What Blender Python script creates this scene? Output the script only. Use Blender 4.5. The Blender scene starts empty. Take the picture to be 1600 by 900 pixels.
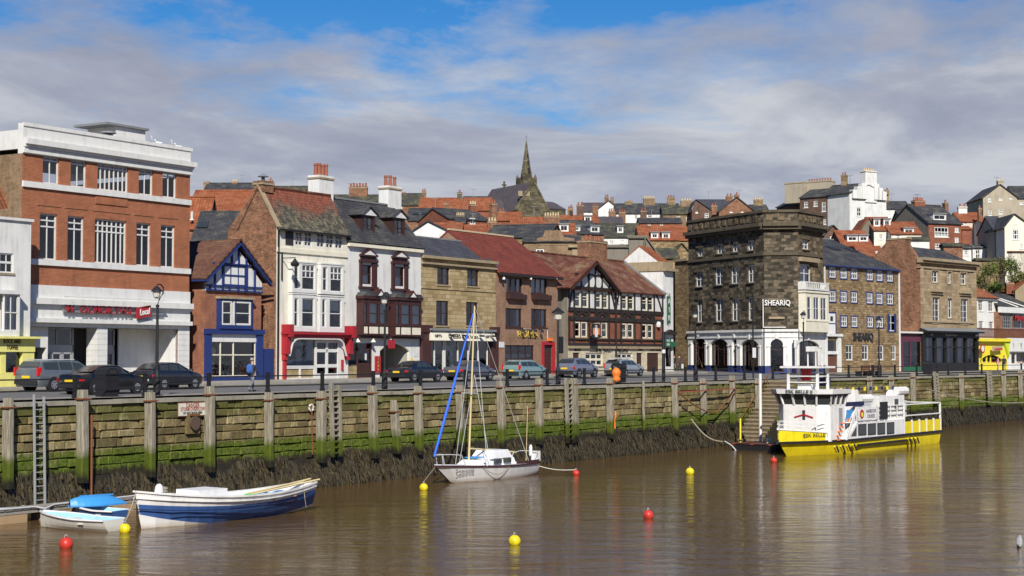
import bpy, bmesh, math, random
from mathutils import Vector, Matrix
R = math.radians
rnd = random.Random(7)
scene = bpy.context.scene
COL = scene.collection

# ------------------------------------------------------------------ camera
# world: x runs along the quay, y runs inland, z up; street level at the quay edge = 0, water = WZ
F_PX, HORIZON = 2500.0, 555.0
CAM = Vector((-43.2, -55.1, 2.0))
HEAD = R(34.2)
PITCH = math.atan((HORIZON - 450.0) / F_PX)
WZ = -4.8
cd = bpy.data.cameras.new('camera')
cam = bpy.data.objects.new('camera', cd)
COL.objects.link(cam)
cam.location = CAM
cam.rotation_euler = (R(90) + PITCH, 0, HEAD - R(90))
cd.sensor_width = 36.0
cd.lens = F_PX / 1600.0 * 36.0
cd.clip_start = 0.5
cd.clip_end = 6000
scene.camera = cam

# ------------------------------------------------------------------ world, sun, exposure
SUN_EL, SUN_AZ = R(37), R(231)      # azimuth clockwise from +y: the sun stands behind the camera's left shoulder
world = bpy.data.worlds.new('World')
scene.world = world
world.use_nodes = True
wn, wl = world.node_tree.nodes, world.node_tree.links
wn.clear()
def wnode(t, **kw):
    n = wn.new(t)
    for k, v in kw.items():
        if k in n.inputs: n.inputs[k].default_value = v
        else: setattr(n, k, v)
    return n
def wmath(op, a, b=None, clamp=False):
    n = wn.new('ShaderNodeMath'); n.operation = op; n.use_clamp = clamp
    for i, s in enumerate((a, b)):
        if s is None: continue
        if isinstance(s, (int, float)): n.inputs[i].default_value = s
        else: wl.new(s, n.inputs[i])
    return n.outputs[0]
sky = wnode('ShaderNodeTexSky', sky_type='NISHITA', sun_disc=False, sun_elevation=SUN_EL, sun_rotation=SUN_AZ,
            altitude=0, air_density=1.0, dust_density=0.15, ozone_density=3.0)
tc = wn.new('ShaderNodeTexCoord')
sep = wn.new('ShaderNodeSeparateXYZ'); wl.new(tc.outputs['Generated'], sep.inputs[0])
dz = wmath('ADD', wmath('MAXIMUM', sep.outputs[2], 0.0), 0.14)
px_ = wmath('DIVIDE', sep.outputs[0], dz)
py_ = wmath('DIVIDE', sep.outputs[1], dz)
comb = wn.new('ShaderNodeCombineXYZ'); wl.new(px_, comb.inputs[0]); wl.new(py_, comb.inputs[1])
def wnoise(scale, detail, rough, off, dist=0.0):
    m = wn.new('ShaderNodeMapping'); m.inputs['Location'].default_value = off
    wl.new(comb.outputs[0], m.inputs[0])
    n = wn.new('ShaderNodeTexNoise')
    for k, v in (('Scale', scale), ('Detail', detail), ('Roughness', rough), ('Distortion', dist)): n.inputs[k].default_value = v
    wl.new(m.outputs[0], n.inputs['Vector'])
    return n.outputs['Fac']
def wramp(src, stops):
    r = wn.new('ShaderNodeValToRGB')
    el = r.color_ramp.elements
    el[0].position, el[0].color = stops[0][0], (*stops[0][1], 1)
    el[1].position, el[1].color = stops[-1][0], (*stops[-1][1], 1)
    for p, c in stops[1:-1]:
        e = el.new(p); e.color = (*c, 1)
    wl.new(src, r.inputs[0])
    return r.outputs[0]
big = wnoise(1.15, 10, 0.6, (3.1, 7.4, 0), 0.25)
fine = wnoise(3.6, 8, 0.62, (11.0, 2.0, 4.0), 0.3)
# cloud cover: thickest low down where one looks through many clouds, thinning upwards
low = wmath('MULTIPLY', wmath('SUBTRACT', 0.195, sep.outputs[2]), 4.8)
cover = wmath('ADD', wmath('ADD', wmath('MULTIPLY', big, 1.25), wmath('MULTIPLY', fine, 0.4)), low)
mask = wramp(cover, [(0.77, (0, 0, 0)), (0.87, (.55, .55, .55)), (1.0, (1, 1, 1))])
shade = wnoise(1.3, 9, 0.6, (5.0, 1.3, 9.0), 0.35)
CL = 1.0
ccol = wramp(shade, [(0.36, (.42, .46, .60)), (0.5, (.54, .58, .71)), (0.64, (.80, .83, .90))])
csc = wn.new('ShaderNodeVectorMath'); csc.operation = 'SCALE'; csc.inputs['Scale'].default_value = 6.5
wl.new(ccol, csc.inputs[0])
hs = wn.new('ShaderNodeHueSaturation'); hs.inputs['Saturation'].default_value = 1.5; hs.inputs['Value'].default_value = .84; hs.inputs['Hue'].default_value = .512
wl.new(sky.outputs[0], hs.inputs['Color'])
mix = wn.new('ShaderNodeMix'); mix.data_type = 'RGBA'
wl.new(mask, mix.inputs[0]); wl.new(hs.outputs[0], mix.inputs[6]); wl.new(csc.outputs[0], mix.inputs[7])
bg = wn.new('ShaderNodeBackground'); bg.inputs['Strength'].default_value = 0.085
wl.new(mix.outputs[2], bg.inputs['Color'])
wo = wn.new('ShaderNodeOutputWorld'); wl.new(bg.outputs[0], wo.inputs['Surface'])

sd = bpy.data.lights.new('sun', 'SUN'); sd.energy = 4.6; sd.angle = R(0.53); sd.color = (1.0, 0.94, 0.84)
sun = bpy.data.objects.new('sun', sd); COL.objects.link(sun)
SUND = Vector((math.sin(SUN_AZ) * math.cos(SUN_EL), math.cos(SUN_AZ) * math.cos(SUN_EL), math.sin(SUN_EL)))
sun.rotation_euler = SUND.to_track_quat('Z', 'Y').to_euler()
sun.location = SUND * 300

vs = scene.view_settings
vs.view_transform = 'Standard'; vs.look = 'None'; vs.exposure = 0.38; vs.gamma = 1.0; vs.use_curve_mapping = False
scene.render.engine = 'CYCLES'
scene.cycles.use_denoising = True
scene.cycles.max_bounces = 6
scene.cycles.transparent_max_bounces = 12
scene.cycles.caustics_reflective = False
scene.cycles.caustics_refractive = False
scene.cycles.sample_clamp_indirect = 6.0

# ------------------------------------------------------------------ picture geometry -> place geometry
HD = Vector((math.cos(HEAD), math.sin(HEAD), 0)); HR = Vector((math.sin(HEAD), -math.cos(HEAD), 0))
FW = HD * math.cos(PITCH) + Vector((0, 0, math.sin(PITCH))); UP = HD * -math.sin(PITCH) + Vector((0, 0, math.cos(PITCH)))
def ray(px, py): return FW + HR * ((px - 800) / F_PX) + UP * ((450 - py) / F_PX)
def at_z(px, py, z=0.0):
    d = ray(px, py); return CAM + d * ((z - CAM.z) / d.z)
def at_d(px, py, D):
    d = ray(px, py); return CAM + d * (D / (d.x * HD.x + d.y * HD.y))
def at_y(px, py, y):
    d = ray(px, py); return CAM + d * ((y - CAM.y) / d.y)
def quay_y(x): return 0.0 if x < 75 else -0.085 * (x - 75)
def ground(x, y):
    w = y - quay_y(x)
    return 0.017 * min(max(w - 1.0, 0), 15) + 0.022 * max(0.0, y - 15)

# ------------------------------------------------------------------ mesh builder
class MB:
    def __init__(s): s.v = []; s.f = []; s.m = []; s.mats = []; s.mi = 0
    def mat(s, name):
        if name not in s.mats: s.mats.append(name)
        s.mi = s.mats.index(name); return s
    def add(s, vs_, fs):
        o = len(s.v); s.v += [tuple(p) for p in vs_]
        for f in fs: s.f.append(tuple(o + i for i in f)); s.m.append(s.mi)
        return s
    def box(s, x0, x1, y0, y1, z0, z1):
        return s.add([(x0, y0, z0), (x1, y0, z0), (x1, y1, z0), (x0, y1, z0), (x0, y0, z1), (x1, y0, z1), (x1, y1, z1), (x0, y1, z1)],
                     [(0, 3, 2, 1), (4, 5, 6, 7), (0, 1, 5, 4), (1, 2, 6, 5), (2, 3, 7, 6), (3, 0, 4, 7)])
    def obox(s, c, ax, ay, az):
        c, ax, ay, az = Vector(c), Vector(ax), Vector(ay), Vector(az)
        P = [c - ax - ay - az, c + ax - ay - az, c + ax + ay - az, c - ax + ay - az, c - ax - ay + az, c + ax - ay + az, c + ax + ay + az, c - ax + ay + az]
        return s.add(P, [(0, 3, 2, 1), (4, 5, 6, 7), (0, 1, 5, 4), (1, 2, 6, 5), (2, 3, 7, 6), (3, 0, 4, 7)])
    def bar(s, a, b, w, h=None, up=(0, 0, 1)):
        a, b = Vector(a), Vector(b); h = w if h is None else h
        d = b - a; L = d.length
        if L < 1e-6: return s
        d /= L; u = Vector(up)
        if abs(d.dot(u)) > 0.95: u = Vector((0, 1, 0)) if abs(d.y) < .9 else Vector((1, 0, 0))
        sd_ = d.cross(u).normalized(); u = sd_.cross(d)
        return s.obox((a + b) / 2, d * L / 2, sd_ * w / 2, u * h / 2)
    def tube(s, pts, r, n=8, cap=True):
        pts = [Vector(p) for p in pts]; rs = r if isinstance(r, (list, tuple)) else [r] * len(pts)
        rings = []
        for i, p in enumerate(pts):
            d = (pts[min(i + 1, len(pts) - 1)] - pts[max(i - 1, 0)]).normalized()
            u = Vector((0, 0, 1)) if abs(d.z) < .9 else Vector((1, 0, 0))
            a = d.cross(u).normalized(); b = d.cross(a)
            rings.append([p + (a * math.cos(2 * math.pi * k / n) + b * math.sin(2 * math.pi * k / n)) * rs[i] for k in range(n)])
        return s.loft(rings, True, cap)
    def loft(s, rings, closed=True, cap=True):
        n = len(rings[0]); vs_ = [p for r in rings for p in r]; fs = []
        for i in range(len(rings) - 1):
            for k in range(n if closed else n - 1):
                k2 = (k + 1) % n
                fs.append((i * n + k, i * n + k2, (i + 1) * n + k2, (i + 1) * n + k))
        if cap and closed:
            fs.append(tuple(range(n - 1, -1, -1))); fs.append(tuple((len(rings) - 1) * n + k for k in range(n)))
        return s.add(vs_, fs)
    def lathe(s, prof, c=(0, 0, 0), n=12):
        return s.loft([[(c[0] + r * math.cos(2 * math.pi * k / n), c[1] + r * math.sin(2 * math.pi * k / n), c[2] + z) for k in range(n)] for r, z in prof])
    def prism(s, poly, y0, y1):
        """polygon in x,z extruded from y0 (front) to y1"""
        n = len(poly)
        vs_ = [(x, y0, z) for x, z in poly] + [(x, y1, z) for x, z in poly]
        fs = [tuple(range(n)), tuple(range(2 * n - 1, n - 1, -1))]
        for k in range(n): k2 = (k + 1) % n; fs.append((k, n + k, n + k2, k2))
        return s.add(vs_, fs)
    def prismx(s, poly, x0, x1):
        n = len(poly)
        vs_ = [(x0, y, z) for y, z in poly] + [(x1, y, z) for y, z in poly]
        fs = [tuple(range(n - 1, -1, -1)), tuple(range(n, 2 * n))]
        for k in range(n): k2 = (k + 1) % n; fs.append((k, k2, n + k2, n + k))
        return s.add(vs_, fs)
    def slab(s, P, t):
        """planar quad or polygon P thickened by t along its normal"""
        P = [Vector(p) for p in P]; nrm = (P[1] - P[0]).cross(P[-1] - P[0]).normalized() * t
        n = len(P); Q = [p - nrm for p in P]
        fs = [tuple(range(n)), tuple(range(2 * n - 1, n - 1, -1))]
        for k in range(n): k2 = (k + 1) % n; fs.append((k, n + k, n + k2, k2))
        return s.add(P + Q, fs)
    def mesh(s, name, smooth=False):
        me = bpy.data.meshes.new(name)
        me.from_pydata(s.v, [], s.f)
        for mn in s.mats: me.materials.append(MAT(mn))
        if len(s.mats) > 1: me.polygons.foreach_set('material_index', s.m)
        me.update()
        if smooth: me.shade_smooth()
        return me
    def build(s, name, parent=None, smooth=False, fix=False):
        me = s.mesh(name, smooth)
        if fix:
            bm = bmesh.new(); bm.from_mesh(me); bmesh.ops.recalc_face_normals(bm, faces=bm.faces); bm.to_mesh(me); bm.free()
        return link(name, me, parent)
def link(name, data, parent=None):
    o = bpy.data.objects.new(name, data); COL.objects.link(o)
    if parent is not None: o.parent = parent
    return o
def tag(o, label, cat, group=None):
    o['label'] = label; o['category'] = cat
    if group: o['group'] = group
    return o
def kind(o, k, label=None):
    o['kind'] = k
    if label: o['label'] = label
    return o
def thing(name, label, cat, loc=(0, 0, 0), rz=0.0, group=None):
    o = bpy.data.objects.new(name, None); COL.objects.link(o)
    o.empty_display_size = .3; o.location = loc; o.rotation_euler = (0, 0, rz)
    return tag(o, label, cat, group)
def copy_tree(o, parent=None):
    c = o.copy(); COL.objects.link(c); c.parent = parent
    for ch in list(o.children): copy_tree(ch, c)
    return c
def text(name, body, parent, mat, size, loc, rot=(R(90), 0, 0), ext=.015, width=None, align='CENTER', shear=0.0, bold=0.0):
    cu = bpy.data.curves.new(name, 'FONT'); cu.body = body; cu.size = size; cu.extrude = ext; cu.align_x = align; cu.align_y = 'CENTER'
    cu.shear = shear; cu.offset = bold; cu.resolution_u = 2
    t = bpy.data.objects.new(name, cu); COL.objects.link(t)
    bpy.context.view_layer.update()
    me = bpy.data.meshes.new_from_object(t)
    bpy.data.objects.remove(t)
    me.materials.clear(); me.materials.append(MAT(mat))
    if width:
        xs = [v.co.x for v in me.vertices]
        if xs: k = width / max(max(xs) - min(xs), 1e-3)
        for v in me.vertices: v.co.x *= k
    o = link(name, me, parent); o.location = loc; o.rotation_euler = rot
    return o
# ------------------------------------------------------------------ materials
_M = {}; _DEF = {}
def MAT(name):
    if name not in _M: _M[name] = _DEF[name](name)
    return _M[name]
class N:
    def __init__(s, name):
        s.m = bpy.data.materials.new(name); s.m.use_nodes = True
        s.n, s.l = s.m.node_tree.nodes, s.m.node_tree.links
        s.b = s.n['Principled BSDF']; s.out = s.n['Material Output']
    def node(s, t, ins=None, **kw):
        n = s.n.new(t)
        for k, v in kw.items(): setattr(n, k, v)
        for k, v in (ins or {}).items(): s.put(v, n.inputs[k])
        return n
    def put(s, v, sock):
        if hasattr(v, 'node') or isinstance(v, bpy.types.NodeSocket): s.l.new(v, sock)
        else:
            if hasattr(sock.default_value, '__len__') and len(sock.default_value) == 4 and len(v) == 3: v = (*v, 1)
            sock.default_value = v
    def math(s, op, a, b=0.0, clamp=False):
        n = s.n.new('ShaderNodeMath'); n.operation = op; n.use_clamp = clamp
        s.put(a, n.inputs[0]); s.put(b, n.inputs[1]); return n.outputs[0]
    def coord(s, which='Object'): return s.node('ShaderNodeTexCoord').outputs[which]
    def pos(s): return s.node('ShaderNodeNewGeometry').outputs['Position']
    def xyz(s, v): n = s.node('ShaderNodeSeparateXYZ', {0: v}); return n.outputs
    def vec(s, x=0.0, y=0.0, z=0.0): return s.node('ShaderNodeCombineXYZ', {0: x, 1: y, 2: z}).outputs[0]
    def noise(s, v, scale, detail=5, rough=.55, dist=0.0):
        return s.node('ShaderNodeTexNoise', {'Vector': v, 'Scale': scale, 'Detail': detail, 'Roughness': rough, 'Distortion': dist}).outputs['Fac']
    def scaled(s, v, k): return s.node('ShaderNodeMapping', {0: v, 'Scale': k}).outputs[0]
    def ramp(s, f, stops):
        r = s.n.new('ShaderNodeValToRGB'); s.put(f, r.inputs[0]); el = r.color_ramp.elements
        def c4(c): return (c, c, c, 1) if isinstance(c, (int, float)) else (*c, 1)
        el[0].position, el[0].color = stops[0][0], c4(stops[0][1])
        el[1].position, el[1].color = stops[-1][0], c4(stops[-1][1])
        for p, c in stops[1:-1]: e = el.new(p); e.color = c4(c)
        return r.outputs[0]
    def mix(s, f, a, b, mode='MIX'):
        n = s.n.new('ShaderNodeMix'); n.data_type = 'RGBA'; n.blend_type = mode
        s.put(f, n.inputs[0]); s.put(a, n.inputs[6]); s.put(b, n.inputs[7]); return n.outputs[2]
    def bump(s, h, strength=.3, dist=.02):
        n = s.node('ShaderNodeBump', {'Height': h, 'Strength': strength, 'Distance': dist}); s.l.new(n.outputs[0], s.b.inputs['Normal'])
    def fin(s, color=None, rough=.8, metal=0.0, spec=.4):
        if color is not None: s.put(color, s.b.inputs['Base Color'])
        s.put(rough, s.b.inputs['Roughness']); s.b.inputs['Metallic'].default_value = metal
        s.b.inputs['Specular IOR Level'].default_value = spec
        return s.m
def mul(c, k): return tuple(min(1.0, x * k) for x in c)
def weather(k, col, amt=.35, scale=.6):
    """blotches plus rain streaks with their own shape"""
    p = k.coord()
    a = k.noise(p, scale, 6, .62)
    st = k.noise(k.scaled(p, (2.2, 2.2, .18)), 1.6, 4, .6)
    f = k.math('MULTIPLY', k.math('ADD', a, st), .5)
    return k.mix(1.0, col, k.ramp(f, [(.36, 1 - amt), (.5, 1.0 - amt * .25), (.64, 1.0)]), 'MULTIPLY')
def d_plain(c, rough=.8, amt=.2, metal=0.0, spec=.4, scale=2.0, bump=.06):
    def f(name):
        k = N(name); n = k.noise(k.coord(), scale * 4, 4)
        if bump: k.bump(n, bump, .01)
        return k.fin(weather(k, c, amt, scale) if amt else c, rough, metal, spec)
    return f
def d_brick(c1, c2, mortar, w=.225, h=.075, amt=.35, ms=.012, bump=.5, dirt=.6):
    def f(name):
        k = N(name); x, y, z = k.xyz(k.coord())
        v = k.vec(k.math('ADD', x, y), z)
        b = k.node('ShaderNodeTexBrick', {'Vector': v, 'Color1': c1, 'Color2': c2, 'Mortar': mortar, 'Scale': 1.0, 'Mortar Size': ms,
            'Mortar Smooth': .3, 'Bias': 0.0, 'Brick Width': w, 'Row Height': h})
        b.offset = .5
        vv = k.noise(v, 1.1, 7, .65)
        col = k.mix(1.0, b.outputs['Color'], k.ramp(vv, [(.3, 1 - amt), (.55, 1.0), (.75, 1.12)]), 'MULTIPLY')
        col = k.mix(1.0, col, k.ramp(k.noise(v, 5.5, 6, .72), [(.32, 1 - amt * .9), (.5, 1.0), (.68, 1.0 + amt * .5)]), 'MULTIPLY')
        k.bump(b.outputs['Fac'], -bump, .02)
        return k.fin(weather(k, col, dirt * .5, .5), .88, 0, .25)
    return f
def d_stone(cols, w=.8, h=.33, amt=.4, bump=.6, mortar=.55):
    """coursed stone: every block its own tint"""
    def f(name):
        k = N(name); x, y, z = k.xyz(k.coord())
        v = k.vec(k.math('ADD', k.math('ADD', x, y), k.math('MULTIPLY', k.noise(k.vec(0.0, 0.0, z), 3.0, 1), .6)), z)
        b = k.node('ShaderNodeTexBrick', {'Vector': v, 'Color1': (0, 0, 0), 'Color2': (1, 1, 1), 'Mortar': (.5, .5, .5), 'Scale': 1.0, 'Mortar Size': .016,
            'Mortar Smooth': .4, 'Bias': 0.0, 'Brick Width': w, 'Row Height': h})
        b.offset = .47; b.squash = .8; b.squash_frequency = 3
        n1 = k.noise(v, 2.6, 8, .66); n2 = k.noise(v, .35, 5, .6)
        g = k.math('ADD', k.math('MULTIPLY', b.outputs['Color'], .5), k.math('MULTIPLY', n1, .55))
        col = k.ramp(g, [(.2, cols[0]), (.5, cols[1]), (.82, cols[2])])
        col = k.mix(1.0, col, k.ramp(n2, [(.34, 1 - amt), (.62, 1.05)]), 'MULTIPLY')
        col = k.mix(b.outputs['Fac'], col, mul(cols[1], mortar))
        k.bump(k.math('SUBTRACT', n1, k.math('MULTIPLY', b.outputs['Fac'], 1.2)), bump, .03)
        return k.fin(col, .92, 0, .2)
    return f
def d_roof(c1, c2, row=.28, w=.24, ridge='x', lichen=None, pan=False, amt=.4, lich_amt=.5):
    """tile or slate rows running along the ridge"""
    def f(name):
        k = N(name); x, y, z = k.xyz(k.coord())
        along = x if ridge == 'x' else y
        v = k.vec(along, k.math('MULTIPLY', z, 1.35))
        b = k.node('ShaderNodeTexBrick', {'Vector': v, 'Color1': c1, 'Color2': c2, 'Mortar': mul(c1, .4), 'Scale': 1.0, 'Mortar Size': .012,
            'Mortar Smooth': .4, 'Bias': 0.0, 'Brick Width': w, 'Row Height': row})
        if pan: b.offset = 0.0
        n = k.noise(k.coord(), .9, 8, .66); n2 = k.noise(k.coord(), 5.0, 5, .6)
        col = k.mix(1.0, b.outputs['Color'], k.ramp(n, [(.3, 1 - amt), (.7, 1.15)]), 'MULTIPLY')
        if lichen: col = k.mix(k.math('MULTIPLY', k.ramp(k.math('ADD', k.math('MULTIPLY', n, .6), k.math('MULTIPLY', n2, .4)), [(.5, 0.0), (.62, 1.0)]), lich_amt), col, lichen)
        saw = k.math('FRACT', k.math('DIVIDE', k.math('MULTIPLY', z, 1.35), row))
        hgt = k.math('ADD', k.math('MULTIPLY', saw, -1.0), k.math('MULTIPLY', b.outputs['Fac'], -.5))
        if pan: hgt = k.math('ADD', hgt, k.math('MULTIPLY', k.math('SINE', k.math('MULTIPLY', along, 2 * math.pi / w)), 1.0))
        k.bump(hgt, .8, .035)
        return k.fin(col, .85, 0, .3)
    return f
def d_glass(tint=(.9, .94, .94), base=.5):
    def f(name):
        k = N(name); k.n.remove(k.b)
        fr = k.node('ShaderNodeFresnel', {'IOR': 1.5})
        t = k.node('ShaderNodeBsdfTransparent', {'Color': mul(tint, base)}); g = k.node('ShaderNodeBsdfGlossy', {'Color': (.9, .92, .95), 'Roughness': .02})
        wob = k.node('ShaderNodeBump', {'Height': k.noise(k.coord(), 1.3, 2), 'Strength': .12, 'Distance': .05}); k.l.new(wob.outputs[0], g.inputs['Normal'])
        mx = k.node('ShaderNodeMixShader', {0: k.math('ADD', k.math('MULTIPLY', fr.outputs[0], 1.0), .05, True)}); k.l.new(t.outputs[0], mx.inputs[1]); k.l.new(g.outputs[0], mx.inputs[2])
        k.l.new(mx.outputs[0], k.out.inputs['Surface']); return k.m
    return f
D = _DEF
# paints, metals, small things
for nm, c in dict(white_paint=(.68, .68, .65), cream_paint=(.74, .70, .56), cream_wall=(.72, .68, .56), yellow_trim=(.74, .70, .22), black_paint=(.014, .014, .016),
        red_paint=(.36, .02, .03), maroon=(.055, .020, .019), plum=(.11, .03, .05), blue_paint=(.018, .036, .15), timber_black=(.028, .022, .020), dark_brown=(.05, .022, .018),
        green_paint=(.02, .12, .06), gold=(.55, .40, .08), grey_paint=(.30, .31, .32), lightblue=(.32, .58, .80), pink=(.70, .55, .50), bright_yellow=(.80, .68, .04),
        lime=(.55, .70, .05), navy=(.012, .018, .06), orange=(.80, .20, .03), brown_wood=(.13, .05, .03), tan=(.40, .28, .16), lead=(.20, .21, .22),
        rust=(.20, .075, .03), grey_metal=(.33, .34, .34), shop_dark=(.03, .03, .032), stock_red=(.5, .05, .05), stock_tan=(.45, .35, .22), stock_blue=(.1, .2, .45), stock_green=(.12, .3, .12),
        poster=(.62, .64, .66), curtain=(.78, .77, .73), pot=(.29, .10, .055), pot_cream=(.55, .45, .28), soil=(.1, .07, .05), rubber=(.015, .015, .016)).items():
    D[nm] = d_plain(c, .55, .18)
D['white_wall'] = d_plain((.70, .70, .67), .85, .28, scale=.8, bump=.15)
D['cream_render'] = d_plain((.74, .71, .60), .85, .26, scale=.8, bump=.15)
D['render_grey'] = d_plain((.20, .18, .145), .9, .4, scale=.4, bump=.3)
D['pink_render'] = d_plain((.62, .52, .44), .9, .2, scale=.5, bump=.2)
D['tan_render'] = d_plain((.40, .35, .26), .9, .3, scale=.5, bump=.2)
D['sand_render'] = d_plain((.30, .24, .15), .9, .35, scale=.5, bump=.2)
D['concrete'] = d_plain((.36, .35, .31), .9, .3, scale=.7, bump=.3)
D['coping'] = d_plain((.30, .28, .22), .92, .4, scale=.9, bump=.5)
D['kerb'] = d_plain((.32, .31, .29), .9, .3, scale=1.2, bump=.3)
D['line_yellow'] = d_plain((.60, .45, .06), .8, .3)
D['glass'] = d_glass(base=1.0)
D['shop_glass'] = d_glass(base=.8)
D['car_glass'] = d_glass((.6, .68, .66), .55)
D['interior'] = d_plain((.24, .22, .19), .9, .3)
D['brick_red'] = d_brick((.40, .108, .04), (.31, .08, .032), (.34, .22, .14), amt=.22, dirt=.4)
D['brick_red2'] = d_brick((.38, .125, .06), (.27, .08, .045), (.28, .2, .14))
D['brick_pale'] = d_brick((.34, .19, .12), (.27, .13, .08), (.28, .21, .15), amt=.25)
D['brick_old'] = d_brick((.36, .16, .085), (.17, .07, .042), (.28, .2, .13), amt=.5, w=.26, h=.085)
D['brick_dark'] = d_brick((.17, .085, .055), (.11, .055, .04), (.17, .13, .1), amt=.4)
D['brick_brown'] = d_brick((.30, .20, .11), (.24, .14, .075), (.24, .19, .13), amt=.4)
D['brick_bright'] = d_brick((.30, .08, .04), (.23, .06, .033), (.25, .15, .1), amt=.35)
D['stone_yellow'] = d_stone([(.27, .19, .09), (.38, .29, .15), (.48, .38, .22)], .75, .30, .25, .4)
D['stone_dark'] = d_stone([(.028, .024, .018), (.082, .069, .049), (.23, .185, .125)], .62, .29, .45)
D['stone_dark_lit'] = d_stone([(.05, .04, .028), (.13, .10, .062), (.26, .20, .12)], .8, .36, .4)  # paler copy of stone_dark; the sunlit front's brightness is put into the colour
D['stone_brown'] = d_stone([(.16, .11, .055), (.26, .18, .095), (.38, .29, .17)], .55, .24, .3)
D['stone_georgian'] = d_stone([(.24, .17, .10), (.34, .26, .16), (.42, .34, .22)], .9, .36, .3, .3)
D['stone_trim'] = d_plain((.34, .27, .17), .9, .35, scale=.9, bump=.3)
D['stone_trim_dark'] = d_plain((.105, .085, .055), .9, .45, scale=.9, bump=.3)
D['stone_church'] = d_stone([(.06, .055, .035), (.12, .105, .065), (.20, .17, .11)], 1.0, .4, .5)
D['stone_pale'] = d_stone([(.42, .36, .24), (.52, .46, .33), (.60, .54, .40)], .9, .34, .15, .3, .75)
for rd in 'xy':
    D['slate_' + rd] = d_roof((.062, .062, .07), (.045, .046, .053), .26, .3, rd, (.16, .155, .09), amt=.4, lich_amt=.45)
    D['slate_blue_' + rd] = d_roof((.068, .07, .085), (.05, .052, .066), .26, .3, rd, amt=.3)
    D['slate_moss_' + rd] = d_roof((.075, .075, .06), (.055, .055, .05), .26, .3, rd, (.15, .14, .05), amt=.4, lich_amt=.9)
    D['slate_purple_' + rd] = d_roof((.10, .085, .092), (.08, .068, .074), .3, .35, rd, amt=.25)
    D['pantile_' + rd] = d_roof((.40, .125, .05), (.30, .088, .038), .3, .26, rd, (.19, .14, .08), True, .45, .5)
    D['tile_red_' + rd] = d_roof((.215, .05, .03), (.16, .037, .025), .2, .2, rd, amt=.3)
    D['tile_brown_' + rd] = d_roof((.18, .085, .055), (.125, .055, .04), .2, .2, rd, (.17, .13, .07), amt=.35, lich_amt=.4)
    D['tile_old_' + rd] = d_roof((.22, .075, .045), (.14, .05, .035), .22, .2, rd, (.20, .18, .10), amt=.5, lich_amt=.75)
def d_roof_white(name):
    """red tiles above, lichened grey tiles below"""
    k = N(name); x, y, z = k.xyz(k.coord())
    v = k.vec(x, k.math('MULTIPLY', z, 1.35))
    b = k.node('ShaderNodeTexBrick', {'Vector': v, 'Color1': (0, 0, 0), 'Color2': (1, 1, 1), 'Mortar': (.2, .2, .2), 'Scale': 1.0, 'Mortar Size': .012, 'Brick Width': .24, 'Row Height': .26})
    n = k.noise(k.coord(), .8, 8, .7); n2 = k.noise(k.coord(), 3.2, 6, .65)
    red = k.mix(b.outputs['Color'], (.15, .045, .03), (.24, .085, .05)); gry = k.mix(k.ramp(n2, [(.45, 0.0), (.62, 1.0)]), (.055, .05, .042), (.18, .165, .105))
    fac = k.math('SUBTRACT', k.math('ADD', z, k.math('MULTIPLY', k.math('SUBTRACT', n, .5), 4.0)), 11.35, True)
    col = k.mix(fac, gry, red)
    saw = k.math('FRACT', k.math('DIVIDE', k.math('MULTIPLY', z, 1.35), .26))
    k.bump(k.math('ADD', k.math('MULTIPLY', saw, -1.0), k.math('MULTIPLY', b.outputs['Fac'], -.5)), .8, .03)
    return k.fin(col, .88, 0, .25)
D['roof_mixed'] = d_roof_white
def d_car(c, rough=.22):
    def f(name):
        k = N(name); k.b.inputs['Coat Weight'].default_value = .6; k.b.inputs['Coat Roughness'].default_value = .08
        n = k.noise(k.coord(), 3.0, 4)
        return k.fin(k.mix(1.0, c, k.ramp(n, [(.3, .85), (.7, 1.05)]), 'MULTIPLY'), rough, .25, .5)
    return f
for nm, c in dict(car_black=(.010, .011, .013), car_grey=(.13, .15, .17), car_navy=(.018, .022, .035), car_greyblue=(.10, .11, .15), car_teal=(.20, .33, .34), car_lilac=(.17, .185, .26), car_silver=(.28, .31, .35)).items():
    D[nm] = d_car(c)
D['car_trim'] = d_plain((.02, .02, .022), .6, .1)
D['rim'] = d_plain((.55, .56, .57), .3, .1, .8)
D['tail_red'] = d_plain((.55, .01, .01), .25, .0, bump=0)
D['plate_yellow'] = d_plain((.75, .52, .02), .5, 0, bump=0)
D['lens'] = d_plain((.7, .72, .72), .15, 0, bump=0)
# boats
for nm, c in dict(hull_white=(.78, .77, .74), hull_blue=(.045, .11, .30), hull_yellow=(.80, .66, .015), hull_cream=(.62, .60, .52), deck_white=(.76, .77, .77), boat_blue=(.05, .28, .62),
        sail_blue=(.02, .13, .75), mast=(.62, .50, .26), buoy_yellow=(.85, .75, .01), buoy_red=(.72, .04, .03), rope=(.32, .28, .2), steel=(.5, .51, .52), crate_green=(.12, .62, .10),
        fender=(.70, .66, .36), rust_red=(.30, .07, .04)).items():
    D[nm] = d_plain(c, .38, .12, scale=1.2, bump=.03)
def d_stain_hull(c, low, z0, z1):
    def f(name):
        k = N(name); z = k.xyz(k.pos())[2]
        n = k.noise(k.scaled(k.coord(), (3, 3, .5)), 2.0, 5)
        fac = k.math('MULTIPLY', k.math('SUBTRACT', k.math('ADD', WZ + z1 - .08, k.math('MULTIPLY', n, .16)), z), 1.0 / (z1 - z0 + .2), True)
        return k.fin(k.mix(fac, c, low), .4, 0, .4)
    return f
for nm, c, a_ in (('buoy_yellow', (.80, .66, .015), .45), ('buoy_red', (.62, .045, .03), .45), ('hull_yellow', (.80, .64, .015), .28), ('hull_white', (.76, .75, .72), .25), ('hull_blue', (.045, .11, .30), .3)): D[nm] = d_plain(c, .42, a_, scale=1.6, bump=.05)
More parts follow.
